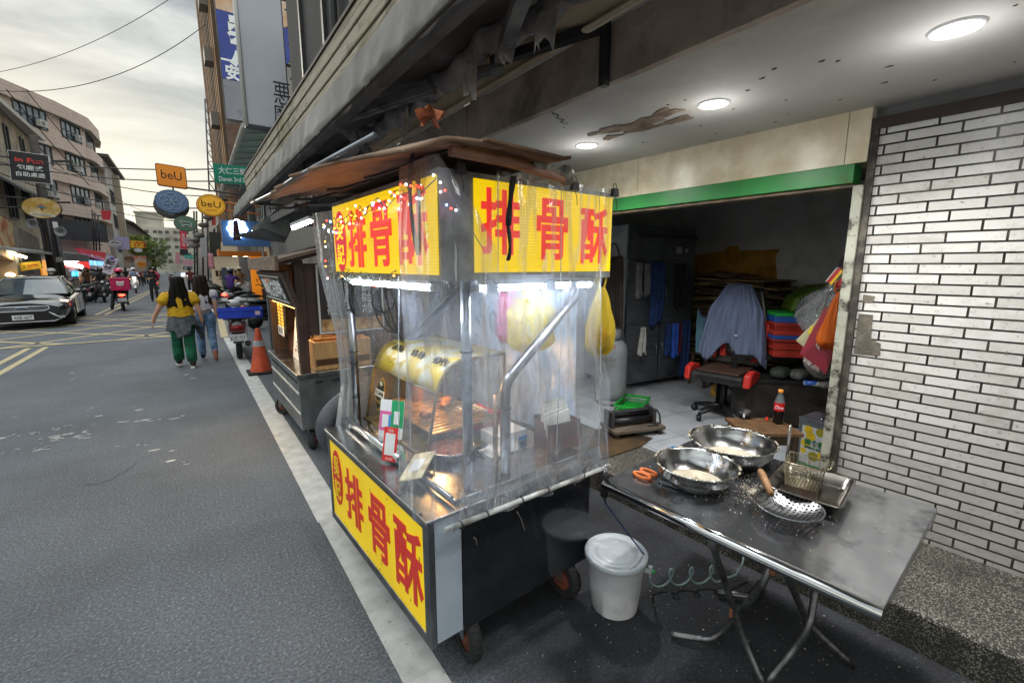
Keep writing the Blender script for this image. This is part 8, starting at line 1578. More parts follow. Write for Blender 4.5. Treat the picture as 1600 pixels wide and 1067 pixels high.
for k, (u, v) in enumerate(((306, 375), (311, 368), (318, 352), (325, 340), (304, 384))): mb.ball(pY(u, v, 40), .35, .2, .2, 8, 6); mb.tube([pY(u - 6, v + 2, 40), pY(u + 8, v - 4, 40)], .05, 5)
solo(mb, 'cable_tangle', 'tangle of cable boxes and wires on the right facades', 'cables', mt('grey cable boxes', '7d7a78', '4a4846', 2, r=.7), loc=tuple(pY(311, 375, 40)), W=True)
# overhead wires
wm_ = mt('overhead wire', '2b2b2d', r=.7)
for k, (a, b, sg, r_) in enumerate(((pY(-20, 116, 32), pY(290, -18, 24), .5, .012), (pY(-40, 138, 34), pY(322, 38, 30), 1.2, .018), (pY(-30, 238, 30), pY(350, 264, 16), .25, .02), (pY(-30, 246, 30), pY(352, 283, 16), .3, .018), (pY(-20, 262, 30), pY(345, 325, 16.2), .5, .02), (pY(80, 262, 29), pY(362, 308, 16), .3, .016), (pY(80, 290, 29.5), pY(330, 345, 20), .5, .014), (pY(165, 300, 48), pY(275, 345, 40), .3, .02), (pY(10, 140, 29), pY(140, 290, 36), .1, .022), (pY(-5, 165, 29), pY(100, 265, 32), .1, .022), (pY(40, 140, 29), pY(145, 262, 33), .1, .018))):
    mb = MB(); mb.tube(sag(a, b, sg, 20), r_, 5); solo(mb, 'overhead_wire', 'thin black overhead wire strung across the street', 'wire', wm_, loc=tuple(a), W=True, group='overhead wires across the street')
# ================================================================== people
def person(loc, rotz, label, top, trousers, shoe, hgt=1.6, hair=hair_m, hair_len='short', pose=None, sleeve=.5, skin_m=skin, helmet=None, extra=None, group=None, wide=1.0, legs_skin=False, mask=None, fingers=False, cat='person'):
    J = dict(pel=(0, 0, .88), wai=(0, 0, 1.02), che=(0, .0, 1.2), nb=(0, 0, 1.36), nk=(0, .005, 1.42), hd=(0, .02, 1.49), ht=(0, .01, 1.555),
             sL=(-.15, 0, 1.31), eL=(-.20, -.01, 1.07), wL=(-.22, .05, .86), hL=(-.22, .07, .80), sR=(.15, 0, 1.31), eR=(.20, -.01, 1.07), wR=(.22, .05, .86), hR=(.22, .07, .80),
             pL=(-.085, 0, .82), kL=(-.095, .03, .47), aL=(-.095, 0, .09), tL=(-.10, .13, .035), pR=(.085, 0, .82), kR=(.095, .03, .47), aR=(.095, 0, .09), tR=(.10, .13, .035))
    J.update(pose or {}); k = hgt / 1.64; J = {a: Vector(b) * k for a, b in J.items()}
    for s2 in 'LR': J['m' + s2] = J['s' + s2].lerp(J['e' + s2], sleeve if sleeve <= 1 else 1); 
    if sleeve > 1:
        for s2 in 'LR': J['m' + s2] = J['e' + s2].lerp(J['w' + s2], sleeve - 1.0 - .02)
    for s2 in 'LR': J['h2' + s2] = J['a' + s2] + (J['a' + s2] - J['t' + s2]).normalized() * .04 * k + Vector((0, 0, -.03 * k))
    rad = dict(pel=.135 * wide, wai=.115 * wide, che=.135 * wide, nb=.075, nk=.05, hd=.088, ht=.075, sL=.062, eL=.042, wL=.031, hL=.034, pL=.092 * wide, kL=.075 * wide, aL=.056 * wide, tL=.036, mL=.055, h2L=.038)
    for a in list(rad):
        if a.endswith('L'): rad[a[:-1] + 'R'] = rad[a]
    E = [('pel', 'wai', 0), ('wai', 'che', 0), ('che', 'nb', 0), ('nb', 'nk', 2), ('nk', 'hd', 2), ('hd', 'ht', 2)]
    for s2 in 'LR':
        if sleeve <= 1: arm = [('s', 'm', 0), ('m', 'e', 2), ('e', 'w', 2), ('w', 'h', 2)]
        else: arm = [('s', 'e', 0), ('e', 'm', 0), ('m', 'w', 2), ('w', 'h', 2)]
        E += [('che', 's' + s2, 0)] + [(a + s2, b + s2, c) for a, b, c in arm] + [('pel', 'p' + s2, 1), ('p' + s2, 'k' + s2, 1), ('k' + s2, 'a' + s2, 1 if not legs_skin else 2), ('a' + s2, 't' + s2, 3), ('a' + s2, 'h2' + s2, 3)]
    names = list({n for a, b, _ in E for n in (a, b)}); names.sort(key=lambda n: n != 'pel'); idx = {n: i for i, n in enumerate(names)}
    me = bpy.data.meshes.new('sk'); me.from_pydata([tuple(J[n]) for n in names], [(idx[a], idx[b]) for a, b, _ in E], []); o = bpy.data.objects.new('sk', me); col.objects.link(o)
    o.modifiers.new('s', 'SKIN'); sv = me.skin_vertices[0].data
    for n in names: r_ = rad.get(n, .05) * k; sv[idx[n]].radius = (r_, r_ * (.78 if n in ('pel', 'wai', 'che') else 1)); sv[idx[n]].use_root = n == 'pel'
    m2_ = o.modifiers.new('u', 'SUBSURF'); m2_.levels = 2; m2_.render_levels = 2
    dg = bpy.context.evaluated_depsgraph_get(); me2 = bpy.data.meshes.new_from_object(o.evaluated_get(dg)); bpy.data.objects.remove(o); bpy.data.meshes.remove(me)
    vs_ = [v.co.copy() for v in me2.vertices]; fs = [list(p_.vertices) for p_ in me2.polygons]; bpy.data.meshes.remove(me2)
    mb = MB(); segs = [(J[a], J[b], c, rad.get(a, .05) * k) for a, b, c in E]; mb.v = vs_
    for f in fs:
        c = sum((vs_[i] for i in f), Vector()) / len(f); best, bc = 9, 0
        for a, b, cc_, r_ in segs:
            d = b - a; tt = max(0, min(1, (c - a).dot(d) / max(d.dot(d), 1e-9))); ds = (c - (a + d * tt)).length / (r_ + .02)
            if ds < best: best, bc = ds, cc_
        mb.f.append(f); mb.m.append(bc); mb.sm.append(True)
    hc = J['hd'] + Vector((0, 0, .01)) * k; fw = Vector((0, 1, 0))
    # face: nose, ears, fingers as part of the body surface
    mb.mat(2); mb.ball(hc + Vector((0, .088, -.012)) * k, .012 * k, .016 * k, .018 * k, 8, 6)
    for s2 in (-1, 1): mb.ball(hc + Vector((s2 * .088, .0, -.01)) * k, .01 * k, .018 * k, .026 * k, 8, 6)
    for s2 in 'LR':
        w_, h_ = J['w' + s2], J['h' + s2]; d = (h_ - w_).normalized(); sd_ = d.cross(Vector((0, 0, 1)) if abs(d.z) < .8 else Vector((0, 1, 0))).normalized(); sd2 = fw if abs(d.z) > .7 else sd_
        for q_ in range(4): b0 = h_ + sd2 * (.012 * (q_ - 1.5)) * k + d * .02 * k; ln = (.066, .076, .07, .055)[q_] * k; inn = Vector((-.3 if s2 == 'R' else .3, .15, 0)) * .03; mb.tube([b0, b0 + d * ln * .5 + inn * .2 * k, b0 + d * ln + inn * .7 * k], [.0085 * k, .008 * k, .006 * k], 6)
        tb_ = w_.lerp(h_, .6) + sd2 * .025 * k; mb.tube([tb_, tb_ + (d + sd2 * .8).normalized() * .03 * k, tb_ + (d * 1.3 + sd2 * .5).normalized() * .055 * k], [.0105 * k, .009 * k, .007 * k], 6)
    t_ = thing('person', label, cat, loc, rotz, group); build(mb, 'body', [top, trousers, skin_m, shoe], t_)
    for s2 in (-1, 1):
        mb = MB(); mb.ball(hc + Vector((s2 * .033, .079, .012)) * k, .012 * k, .008 * k, .007 * k, 8, 6); build(mb, 'eye', mt('eye dark', '221a16', r=.2), t_)
    mb = MB(); mb.ball(hc + Vector((0, .080, -.05)) * k, .024 * k, .008 * k, .007 * k, 8, 6); build(mb, 'mouth', mt('lip', 'a8645a', r=.5), t_)
    if mask: mb = MB(); mb.ball(hc + Vector((0, .05, -.04)) * k, .07 * k, .05 * k, .045 * k, 12, 8); build(mb, 'face_mask', mask, t_)
    mb = MB()
    if hair_len == 'short' or helmet: mb.ball(hc + Vector((0, -.018, .018)) * k, .098 * k, .100 * k, .098 * k, 16, 10)
    else:
        L_, wb = hair_len
        rings = [(.122, .03, .028, -.01), (.112, .075, .07, -.01), (.085, .104, .09, -.012), (.03, .104, .098, -.02), (-.05, .112, .085, -.045), (-.13, .135, .07, -.06)] + [(-.13 - (L_ - .13) * f, .135 + (wb - .135) * f, .062 - .02 * f, -.07 - .035 * f) for f in (.25, .5, .75, .92, 1.0)]
        n = 26
        def P(a, b):
            z, rx, ry, cy_ = rings[int(round(b * (len(rings) - 1)))]; th = 2 * PI * a; x = rx * math.cos(th); y = ry * math.sin(th); wv = .007 * math.sin(th * 9 + z * 7)
            if z < .06 and y > 0: y *= .25 if z > -.1 else .35
            tip = (.022 * math.sin(th * 5) + .015 * math.sin(th * 11)) if z <= -L_ + .001 else 0
            return hc + Vector((x * (1 + wv * 4), y + cy_ + wv, z + tip)) * k
        mb.grid(P, n * 2, len(rings) - 1); mb.quad(*[P(i / (2 * n), 1) for i in range(2 * n)])
    build(mb, 'hair', hair, t_)
    if helmet:
        mb = MB(); mb.grid(lambda a, b: hc + Vector((.125 * math.cos(2 * PI * a) * math.cos(b * PI / 2 - .25 * (1 - b)), -.012 + .14 * math.sin(2 * PI * a) * math.cos(b * PI / 2 - .25 * (1 - b)), .03 + .125 * math.sin(b * PI / 2))) * k, 20, 8); mb.grid(lambda a, b: hc + Vector((.11 * (2 * a - 1), .09 + .09 * b * (1 - (2 * a - 1) ** 2 * .6), .05 - .01 * b)) * k, 8, 3); build(mb, 'helmet', helmet, t_, solid=.01)
    if extra: extra(t_, J, k)
    return t_
yelT = mt('yellow shirt', 'd8a812', 'b88c0a', 9, r=.8, bump=.8, bsc=14, bd=.03); grnP = mt('green trousers', '0c6b4c', '084a35', 9, r=.8, bump=.8, bsc=14, bd=.03); greyS = mt('grey shirt cloth', '646b6e', '444b4e', 9, r=.85, bump=.9, bsc=14, bd=.03); jean = mt('pale blue jeans', '7d9bc0', '56728f', 8, r=.85, bump=.7, bsc=18, bd=.03); whT = mt('white shirt', 'c6c4c8', 'b4b2b8', 5, r=.85); shoeD = mt('dark red sneaker', '4c1a20', '241418', 14, r=.6); shoeB = mt('black sneaker', '1d1d20', r=.7)
def shirt_shell(t_, J, k, m_, zb, wd, slv):
    mb = MB(); rows = [(1.37, .07, .06), (1.345, .125, .075), (1.30, .175, .10), (1.22, .185, .125), (1.1, .185, .13), (zb + .04, wd, .145), (zb, wd + .01, .15)]
    def P(a, b):
        z, rx, ry = rows[int(round(b * (len(rows) - 1)))]; th = 2 * PI * a; f = 1 + .035 * math.sin(th * 6 + z * 9) * b + .025 * math.sin(th * 11 + 4 * z) * b; zc = (z - 1.2) / .5
        return Vector((rx * f * math.cos(th), ry * f * math.sin(th), z + .012 * math.sin(th * 5) * (b > .9))) * k
    mb.grid(P, 44, len(rows) - 1)
    for s2 in 'LR':
        a, e = J['s' + s2], J['s' + s2].lerp(J['e' + s2], slv); mb.tube([a + (a - e) * .12, a.lerp(e, .3), a.lerp(e, .7), e, e.lerp(a, .1)], [.075 * k, .09 * k, .092 * k, .088 * k, .05 * k], 14)
    build(mb, 'shirt', m_, t_)
def trouser_shell(t_, J, k, m_, r0, r1):
    mb = MB()
    for s2 in 'LR':
        h_, kn, an = J['p' + s2], J['k' + s2], J['a' + s2]; an = kn.lerp(an, .9); pts = [h_ + Vector((0, 0, .06)) * k, h_.lerp(kn, .35), h_.lerp(kn, .8), kn.lerp(an, .15), kn.lerp(an, .55), an, kn.lerp(an, .96)]
        mb.tube(pts, [x * k for x in (.10, r0 + .01, r0, r0 * .98, r1 * 1.03, r1, r1 * .6)], 16)
    for i, v in enumerate(mb.v): mb.v[i] = v + Vector((math.sin(v.z * 60 + v.x * 30), math.cos(v.z * 47), 0)) * .004 * k
    build(mb, 'trousers', m_, t_)
def girl1(t_, J, k):
    shirt_shell(t_, J, k, yelT, .93, .185, .72); trouser_shell(t_, J, k, grnP, .084, .078)
    mb = MB()
    mb.grid(lambda a, b: Vector(((.165 + .075 * b) * math.cos(2 * PI * a) * (1 + .03 * math.sin(2 * PI * a * 7 + 3 * b)), (.13 + .055 * b) * math.sin(2 * PI * a) + .01, 1.02 - .30 * b - .05 * b * math.sin(2 * PI * a * 2 + .5) - (.16 * b if .68 < a < .83 else 0))) * k, 48, 10); build(mb, 'tied_shirt', greyS, t_, solid=.012)
    for s2 in (1,): mb = MB(); mb.grid(lambda a, b: Vector((.17 + .10 * b + .05 * (a - .5), -.06 + .08 * a, .84 - .3 * b - .05 * math.sin(4 * a))) * k, 6, 8); build(mb, 'shirt_sleeve', mt('dark grey sleeve', '33363a', r=.9), t_, solid=.02)
    for s2 in 'LR':
        a, t2 = J['a' + s2], J['t' + s2]; z = min(a.z, t2.z); mb = MB(); d = (t2 - a); d.z = 0; d.normalize(); c = (a + t2) / 2; sd_ = Vector((d.y, -d.x, 0)); mb.prism([Vector((c.x, c.y, max(0.003, t2.z - .036 * k))) + d * x * .10 * k + sd_ * y * .04 * k for x, y in ((-1.1, -.7), (.7, -1), (1.05, 0), (.7, 1), (-1.1, .7))], (0, 0, .026)); build(mb, 'shoe_sole', mt('white sole', 'cfcfcb', r=.6), t_)
g1 = pG(293, 574); person((g1.x, g1.y, 0), R(2), 'woman in yellow shirt and green trousers, long black hair, grey shirt tied at hips', yelT, grnP, shoeD, 1.55, hair_m, (.40, .18), dict(sL=(-.165, 0, 1.30), eL=(-.29, -.03, 1.10), wL=(-.385, .02, .90), hL=(-.40, .04, .83), sR=(.165, 0, 1.30), eR=(.25, -.06, 1.08), wR=(.29, -.02, .86), hR=(.295, .01, .80), kL=(-.10, .10, .47), aL=(-.10, .16, .10), tL=(-.12, .29, .06), kR=(.08, .02, .46), aR=(.08, -.13, .10), tR=(.10, -.01, .036)), .78, extra=girl1, wide=1.15)
def girl2(t_, J, k):
    shirt_shell(t_, J, k, whT, .98, .165, .5); trouser_shell(t_, J, k, jean, .076, .06)
    a, t2 = J['aR'], J['tR']; d = (t2 - a).normalized(); mb = MB(); c = (a + t2) / 2 + Vector((0, -.03, -.02)) * k
    mb.tube([c - d * .10 * k, c - d * .05 * k, c + d * .06 * k, c + d * .11 * k], [.025 * k, .036 * k, .04 * k, .025 * k], 10); build(mb, 'shoe_sole', mt('tan sole', 'b0705a', 'a0624e', 9, r=.8), t_)
g2 = pG(325, 564); person((g2.x + .02, g2.y + .1, 0), R(-2), 'woman in white shirt and pale blue jeans with long brown hair, one foot lifted', whT, jean, shoeB, 1.56, mt('dark brown hair', '1c110d', '2a1a13', 30, r=.6, stretch=(6, 6, .6), Specular_IOR_Level=.15), (.42, .15), dict(eL=(-.18, .03, 1.06), wL=(-.16, .14, .92), hL=(-.15, .19, .88), eR=(.19, -.06, 1.07), wR=(.20, -.05, .86), hR=(.2, -.03, .8), kL=(-.09, .08, .47), aL=(-.09, .06, .09), tL=(-.09, .19, .035), kR=(.09, .05, .47), aR=(.11, -.22, .22), tR=(.12, -.22, .08)), .6, extra=girl2)
# riders
SIT = dict(pel=(0, -.32, .80), wai=(0, -.31, .95), che=(0, -.27, 1.14), nb=(0, -.23, 1.30), nk=(0, -.22, 1.36), hd=(0, -.20, 1.43), ht=(0, -.205, 1.49), sL=(-.16, -.23, 1.25), eL=(-.25, .02, 1.06), wL=(-.27, .22, 1.02), hL=(-.26, .27, 1.02), sR=(.16, -.23, 1.25), eR=(.25, .02, 1.06), wR=(.27, .22, 1.02), hR=(.26, .27, 1.02),
           pL=(-.10, -.25, .80), kL=(-.17, .12, .76), aL=(-.14, .12, .38), tL=(-.14, .26, .34), pR=(.10, -.25, .80), kR=(.17, .12, .76), aR=(.14, .12, .38), tR=(.14, .26, .34))
def foot_down(s): d = dict(SIT); x = -.32 if s == 'L' else .32; d.update({'k' + s: (x * .75, .05, .52), 'a' + s: (x, -.05, .10), 't' + s: (x * 1.02, .08, .04)}); return d
pinkm = mt('pink delivery cloth', 'c81f5c', 'b81a52', 4, r=.6); navyj = mt('navy cloth', '222a3c', '1b2130', 6, r=.85); darkc = mt('dark clothing', '1f2024', '2b2c31', 7, r=.9); pinkh = mt('pink helmet', 'd02860', r=.25, coat=.5); whh = mt('white helmet', 'd0d2d4', r=.25, coat=.5); blkh = mt('black helmet', '18181a', r=.2, coat=.5)
proto_plain = [o for o in bpy.data.objects if o.name.startswith('scooter') and o.parent is None and o != sc0][0]
def moto(loc, rz, label, sw, tail=None, head=None):
    s = dup(proto_plain, loc, rz, label, None, None); s['group'] = 'ridden scooters on the road'
    for o in kids(s):
        for i, m_ in enumerate(o.data.materials):
            if m_.name.startswith('scooter body'):
                o.data = o.data.copy(); o.data.materials[i] = sw
            if tail and o.name.startswith('tail_light') : o.data = o.data.copy(); o.data.materials[0] = tail
            if head and o.name.startswith('headlight'): o.data = o.data.copy(); o.data.materials[0] = head
    return s
blkb = SW['black']['scooter body']; whb = SW['white']['scooter body']; redb = SW['dark red']['scooter body']
r1 = pG(189, 487); ra = R(6)
m1 = moto((r1.x, r1.y + .85, 0), ra, 'black delivery scooter with lit red tail lamp riding away on the double yellow line', blkb, tl_on); text('MGR 5512', m1, (0, -.936, .44), XR, Z3, .21, .06, black_ink)
person((r1.x, r1.y + .85, 0), ra, 'delivery rider in dark blue clothes and pink helmet, one foot down, on the black scooter', navyj, darkc, shoeB, 1.66, pose=foot_down('L'), helmet=pinkh, sleeve=1.9)
dbx = thing('delivery_box', 'pink delivery box with white panda face emblem on the scooter rear', 'delivery box', tuple(Vector((r1.x, r1.y + .85, 0)) + Matrix.Rotation(ra, 3, 'Z') @ Vector((0, -.74, .80))), ra); mb = MB(); mb.box(-.28, .28, -.23, .21, 0, .46); build(mb, 'box_body', pinkm, dbx, bevel=.025, seg=3); mb = MB(); mb.box(-.285, .285, -.235, .215, .40, .425); build(mb, 'lid_seam', mt('dark pink seam', '8d1240', r=.7), dbx)
mb = MB(); wq = mt('white emblem', 'e2dfe0', r=.5); mb.ball((0, -.238, .24), .105, .008, .08, 20, 8); mb.ball((-.08, -.237, .31), .035, .008, .03); mb.ball((.08, -.237, .31), .035, .008, .03); build(mb, 'panda_emblem', wq, dbx); mb = MB(); mb.ball((-.042, -.246, .25), .026, .006, .022); mb.ball((.042, -.246, .25), .026, .006, .022); mb.ball((0, -.247, .215), .014, .005, .01); build(mb, 'emblem_mark', mt('dark pink seam', '8d1240', r=.7), dbx)
r2 = pG(163, 473); moto((r2.x - .05, r2.y + .6, 0), R(188), 'dark scooter coming towards us left of the pink delivery box', blkb, None, hl_m); person((r2.x - .05, r2.y + .6, 0), R(188), 'rider in black shirt and black helmet coming towards us beside the delivery scooter', darkc, darkc, shoeB, 1.68, pose=foot_down('R'), helmet=blkh, sleeve=.6)
r3 = pG(243, 458); moto((r3.x, r3.y + .8, 0), R(3), 'red scooter with bright tail lamp far ahead on the road', redb, tl_on); person((r3.x, r3.y + .8, 0), R(3), 'far rider in pink red jacket and dark helmet riding away', pinkm, darkc, shoeB, 1.66, pose=SIT, helmet=blkh, sleeve=1.9)
mb = MB(); mb.box(-.25, .25, -.22, .2, 0, .42); dq = solo(mb, 'delivery_box', 'small pink red delivery box on the far red scooter', 'delivery box', pinkm, loc=(r3.x + .04, r3.y + .06, .82), rotz=R(3), bevel=.02)
r4 = pG(212, 458); moto((r4.x, r4.y + .5, 0), R(184), 'white scooter with lit headlamp coming towards us by the left stalls', whb, None, hl_on); person((r4.x, r4.y + .5, 0), R(184), 'rider in pale blue shirt and white helmet with lit headlamp coming towards us', mt('pale blue shirt', '8ba0b8', r=.85), darkc, shoeB, 1.66, pose=SIT, helmet=whh, sleeve=.5)
r5 = pG(253, 453); moto((r5.x + .5, r5.y + 6, 0), R(2), 'tiny red scooter beyond the far pink rider', redb, tl_on)
r6 = pG(368, 478); moto((1.50, 21.0, 0), R(-28), 'white and black scooter of the purple shirted rider by the right shops', whb, tl_on); person((1.50, 21.0, 0), R(-28), 'rider in purple shirt and dark helmet sitting on a white scooter on the right', mt('purple shirt', '4c2a7c', '40226c', 5, r=.85), darkc, shoeB, 1.68, pose=foot_down('L'), helmet=mt('grey helmet', '5c5e63', r=.25, coat=.5), sleeve=.5)
# standing and walking people
def stand(u, v, label, top, tr, rz, h=1.62, Y=None, **k): 
    p_ = pG(u, v); return person((p_.x, p_.y, 0), R(rz), label, top, tr, shoeB, h, **k)
WALK = dict(kL=(-.09, .10, .48), aL=(-.09, .17, .1), tL=(-.09, .3, .05), kR=(.09, .0, .46), aR=(.09, -.16, .1), tR=(.09, -.04, .036))
person((-1.35, 27.5, 0), R(186), 'woman in black top facing us, holding something pale, behind the girl in yellow', darkc, darkc, shoeB, 1.62, hair_len=(.2, .11), pose=dict(eR=(.2, .06, 1.08), wR=(.1, .24, 1.12), hR=(.05, .27, 1.14), **WALK), sleeve=1.5)
person((-4.3, 24.6, 0), R(172), 'rider in maroon jacket, pale cap and white mask behind the black car', mt('maroon jacket', '5c3238', '4c282e', 5, r=.85), darkc, shoeB, 1.66, pose=SIT, helmet=mt('pale grey cap', 'b0aea8', r=.5), mask=wh, sleeve=1.9)
moto((-4.3, 24.6, 0), R(172), 'maroon scooter of the masked rider behind the black car', redb)
for k, (x, y, h, c1, c2, rz, lb) in enumerate(((-3.9, 41, 1.66, 'b8b4ae', '2a2b30', 20, 'person in pale grey shirt standing at the left stalls'), (-3.6, 43.2, 1.6, '1f2024', '1f2024', -160, 'person in all black clothes in the left stall crowd'), (-3.3, 46, 1.7, 'a9a7a2', '3a3d44', 170, 'person in pale shirt and grey trousers in the left crowd'), (-3.15, 48.5, 1.62, '8a3a42', '24252a', 10, 'person in dusty red shirt in the left crowd'), (-3.0, 52, 1.68, '55606e', '24252a', 185, 'person in slate blue shirt far in the left crowd'), (-2.7, 56, 1.6, 'c0b8ac', '55504c', 0, 'person in cream shirt farthest in the left crowd'), (-4.4, 33.2, 1.64, '5c4030', '2a2b30', 150, 'person in brown shirt near the parked scooters on the left'), (-4.9, 35.2, 1.6, 'd8d6d0', '2a3040', 100, 'person in white shirt in front of the blue lit shop'))):
    person((x, y, 0), R(rz), lb, mt('cloth ' + c1, c1, r=.85), mt('cloth ' + c2, c2, r=.85), shoeB, h, pose=WALK if k % 2 else None, hair_len='short' if k % 3 else (.2, .12))
person((2.05, 25.2, 0), R(200), 'person in tan shirt and pale cap standing in the orange shop doorway', mt('tan shirt', '8a6f48', r=.85), darkc, shoeB, 1.66, helmet=mt('pale cap', 'c9c4b4', r=.6))
person((.15, 33, 0), R(178), 'far pedestrian in dark red jacket behind the two walking women', mt('dark red jacket', '6a3030', r=.85), darkc, shoeB, 1.64, pose=WALK)
mb = MB(); mb.lathe([(.0001, 0), (.22, 0), (.26, .7), (.27, .72), (.25, .72), (.0001, .7)], n=20); tc_p = pG(160, 464); solo(mb, 'trash_bin', 'grey round bin at the left kerb beside the parked scooters', 'bin', mt('grey bin', '5d6266', r=.7), loc=(-3.95, 33.6, 0))
# ================================================================== the black car
ca = thing('parked_car', 'black saloon car with lit headlamps and white number plate on the left', 'car', (-3.82, 19.75, 0), R(3.5)); ca.name = 'black_car'; MATS['black_car'] = Matrix.Translation((-3.82, 19.75, 0)) @ Matrix.Rotation(R(3.5), 4, 'Z')
cp = mt('black car paint', '0e0c0d', '131012', 3, r=.12, coat=1.0, Specular_IOR_Level=.8); cgl = mt('car window glass', '3a444c', '2a3238', 2, r=.03, Specular_IOR_Level=1.0); trim = mt('black car trim', '0c0c0d', r=.5)
st_ = [(-2.38, .54, .74, .28, .64, .74), (-2.30, .78, .86, .21, .70, .80), (-2.05, .85, .91, .20, .76, .86), (-1.5, .89, .93, .19, .78, .90), (-.95, .90, .93, .19, .86, .97), (0, .91, .93, .19, .90, .97), (1.0, .91, .93, .2, .93, 1.0), (1.7, .89, .92, .22, .95, 1.04), (2.15, .84, .88, .26, .95, 1.03), (2.33, .74, .78, .36, .86, .95)]
def ring(y, w0, w1, z0, zb, zt):
    h = [(0, z0), (w0 * .8, z0), (w0 * .97, z0 + .08), (w1, (z0 + zb) / 2), (w1 * .985, zb - .05), (w1 * .92, zb + .01), (w0 * .72, zt - .01), (w0 * .35, zt + .015), (0, zt + .02)]
    return [(x, y, z) for x, z in h] + [(-x, y, z) for x, z in h[::-1][1:-1]]
mb = MB(); rg = [ring(*s) for s in st_]; n = len(rg[0]); mb._add([p_ for r_ in rg for p_ in r_], [(i * n + j, (i + 1) * n + j, (i + 1) * n + (j + 1) % n, i * n + (j + 1) % n) for i in range(len(rg) - 1) for j in range(n)], True); mb.quad(*rg[0]); mb.quad(*rg[-1][::-1]); build(mb, 'body', cp, ca, sub=1)
cab0 = [(-.80, -1.02, .95), (-.74, -.22, 1.40), (-.70, .3, 1.47), (-.70, .95, 1.45), (-.74, 1.85, 1.02)]
def cb(i, s, dx=0, dz=0): x, y, z = cab0[i]; tw = {0: .80, 1: .60, 2: .58, 3: .57, 4: .66}[i]; return Vector((s * (tw + dx), y, z + dz))
mb = MB(); mb.grid(lambda a, b: cb(0, -1).lerp(cb(0, 1), a).lerp(cb(1, -1).lerp(cb(1, 1), a), b) + Vector((0, -.10 * (1 - (2 * a - 1) ** 2) * (1 - b * .3), .01)), 10, 6); build(mb, 'windscreen', cgl, ca)
mb = MB(); mb.grid(lambda a, b: cb(1 + int(round(b * 2)), -1).lerp(cb(1 + int(round(b * 2)), 1), a) + Vector((0, -.06 * (1 - (2 * a - 1) ** 2) * (b == 0), .035 * (1 - (2 * a - 1) ** 2))), 10, 2); build(mb, 'roof', cp, ca, solid=.02)
mb = MB(); mb.grid(lambda a, b: cb(3, -1).lerp(cb(3, 1), a).lerp(cb(4, -1).lerp(cb(4, 1), a), b), 8, 4); build(mb, 'rear_window', cgl, ca)
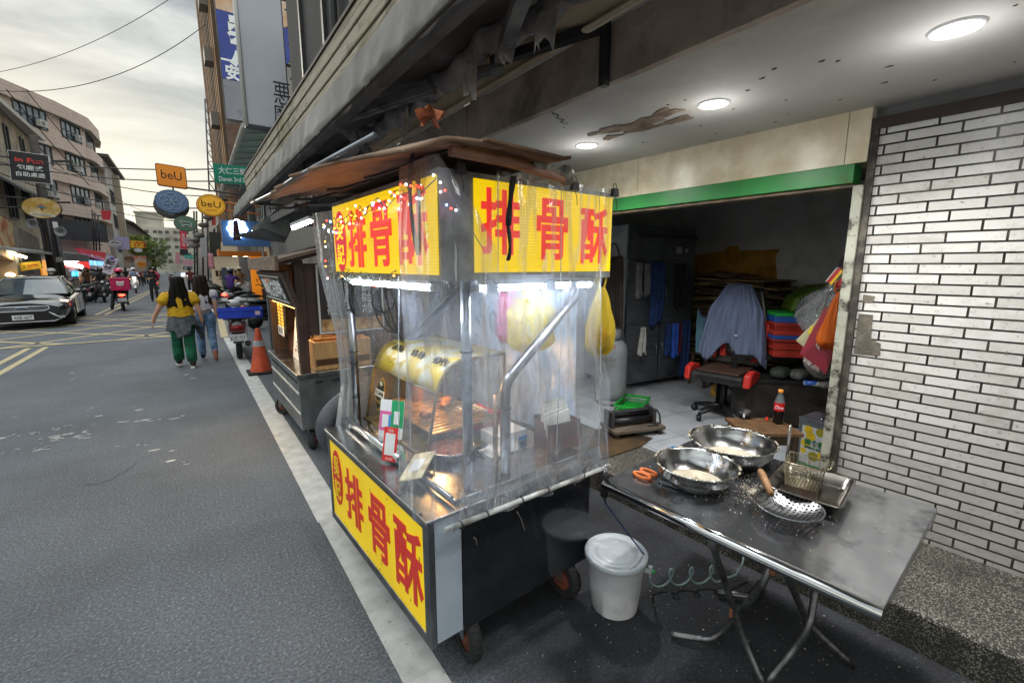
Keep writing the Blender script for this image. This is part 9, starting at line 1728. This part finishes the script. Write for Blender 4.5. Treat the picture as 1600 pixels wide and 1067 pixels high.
for s in (-1, 1):
    mb = MB(); mb.quad(Vector((s * .85, -.85, .93)), Vector((s * .62, -.18, 1.38)), Vector((s * .60, .95, 1.42)), Vector((s * .85, 1.6, 1.0))); build(mb, 'side_window', cgl, ca)
    mb = MB(); mb.tube([Vector((s * .84, -1.0, .95)), cb(1, s), cb(2, s), cb(3, s), Vector((s * .82, 1.8, 1.0))], .035, 6); mb.tube([Vector((s * .85, .35, .95)), Vector((s * .60, .4, 1.44))], .03, 6); build(mb, 'window_pillar', cp, ca)
    mb = MB(); mb.tube([Vector((s * .86, -.9, .945)), Vector((s * .865, 1.6, 1.0))], .012, 5); build(mb, 'chrome_strip', chrome, ca)
    mb = MB(); mb.ball((s * 1.0, -.72, 1.02), .11, .07, .07); mb.tube([(s * .86, -.7, .95), (s * .95, -.72, 1.0)], .02, 6); build(mb, 'mirror', cp, ca)
    mb = MB(); mb.prism([(s * .42, -2.325, .60), (s * .80, -2.17, .63), (s * .87, -1.80, .78), (s * .76, -1.95, .80), (s * .50, -2.2, .74)], (0, -.03, .012)); build(mb, 'headlight', mt('lit car headlamp', 'ffd9a0', es=1.6), ca)
    mb = MB(); mb.box(min(s * .56, s * .80), max(s * .56, s * .80), -2.345, -2.30, .30, .36); build(mb, 'fog_light', mt('silver fog lamp', 'b5bcc4', r=.2, m=.5), ca)
    mb = MB(); mb.quad((s * .935, -.9, .3), (s * .935, .1, .3), (s * .925, .1, .85), (s * .925, -.9, .82)); mb.quad((s * .94, .13, .3), (s * .94, 1.1, .3), (s * .93, 1.1, .9), (s * .93, .13, .86)); dr = build(mb, 'door', cp, ca); mb = MB(); 
    for y in (-.1, .9): mb.tube([(s * .945, y - .1, .78), (s * .945, y + .1, .785)], .014, 5)
    build(mb, 'handle', chrome, dr)
    for y in (-1.45, 1.4):
        M = Matrix.Rotation(PI / 2, 4, 'Y'); c = (s * .82, y, .33); mb = MB(); mb.lathe([(.22, -.1), (.31, -.11), (.33, -.08), (.33, .08), (.31, .11), (.22, .1)], c, 30, M); wv_ = build(mb, 'wheel', rubber, ca); mb = MB()
        mb.lathe([(.0001, .09 * s), (.05, .1 * s), (.06, .085 * s), (.2, .09 * s), (.225, .1 * s), (.225, -.05 * s)], c, 24, M)
        for k in range(10): a = 2 * PI * k / 10; mb.beam(Vector(c) + Vector((s * .1, .05 * math.cos(a), .05 * math.sin(a))), Vector(c) + Vector((s * .095, .21 * math.cos(a), .21 * math.sin(a))), .03, .02)
        build(mb, 'rim', mt('alloy rim', '9a9da0', r=.25, m=.9), wv_)
        mb = MB(); mb.grid(lambda a, b: (s * (.75 + .185 * b), y + .375 * math.cos(PI * a), .33 + .375 * math.sin(PI * a)), 16, 1); build(mb, 'wheel_arch', trim, ca, solid=.015)
mb = MB(); mb.prism([(-.72, -2.385, .28), (-.58, -2.385, .22), (.58, -2.385, .22), (.72, -2.385, .28), (.5, -2.385, .48), (-.5, -2.385, .48)], (0, .05, 0)); build(mb, 'lower_grille', trim, ca)
mb = MB(); mb.prism([(-.52, -2.40, .585), (-.42, -2.40, .54), (.42, -2.40, .54), (.52, -2.40, .585), (.48, -2.40, .66), (-.48, -2.40, .66)], (0, .05, 0)); build(mb, 'upper_grille', trim, ca)
mb = MB(); mb.tube([(-.5, -2.39, .485), (-.74, -2.385, .29), (-.6, -2.39, .22), (.6, -2.39, .22), (.74, -2.385, .29), (.5, -2.39, .485)], .014, 6); mb.tube([(-.50, -2.41, .66), (0, -2.42, .665), (.50, -2.41, .66)], .014, 6); mb.tube([(-.53, -2.41, .59), (-.42, -2.42, .54), (.42, -2.42, .54), (.53, -2.41, .59), (.50, -2.41, .66)], .014, 6); mb.tube([(-.48, -2.41, .60), (.48, -2.41, .60)], .008, 6); build(mb, 'grille_trim', mt('bright grille trim', 'd5d8dc', r=.25, m=.3), ca)
mb = MB(); mb.ball((0, -2.415, .625), .12, .015, .045, 18, 8); eb = build(mb, 'badge', mt('silver badge', 'b8bcc2', r=.25, m=.6), ca); mb = MB(); mb.ball((0, -2.425, .625), .095, .012, .03, 16, 8); build(mb, 'badge_field', mt('blue grey badge', '4a5a7c', r=.3), eb)
mb = MB(); mb.box(-.20, .20, -2.425, -2.41, .29, .43); build(mb, 'number_plate', plate_m, ca); text('AXE·1677', ca, (0, -2.426, .355), XR, Z3, .34, .09, black_ink, off=.01)

for o in kids(ca):
    o.scale = (1, 1, .93)
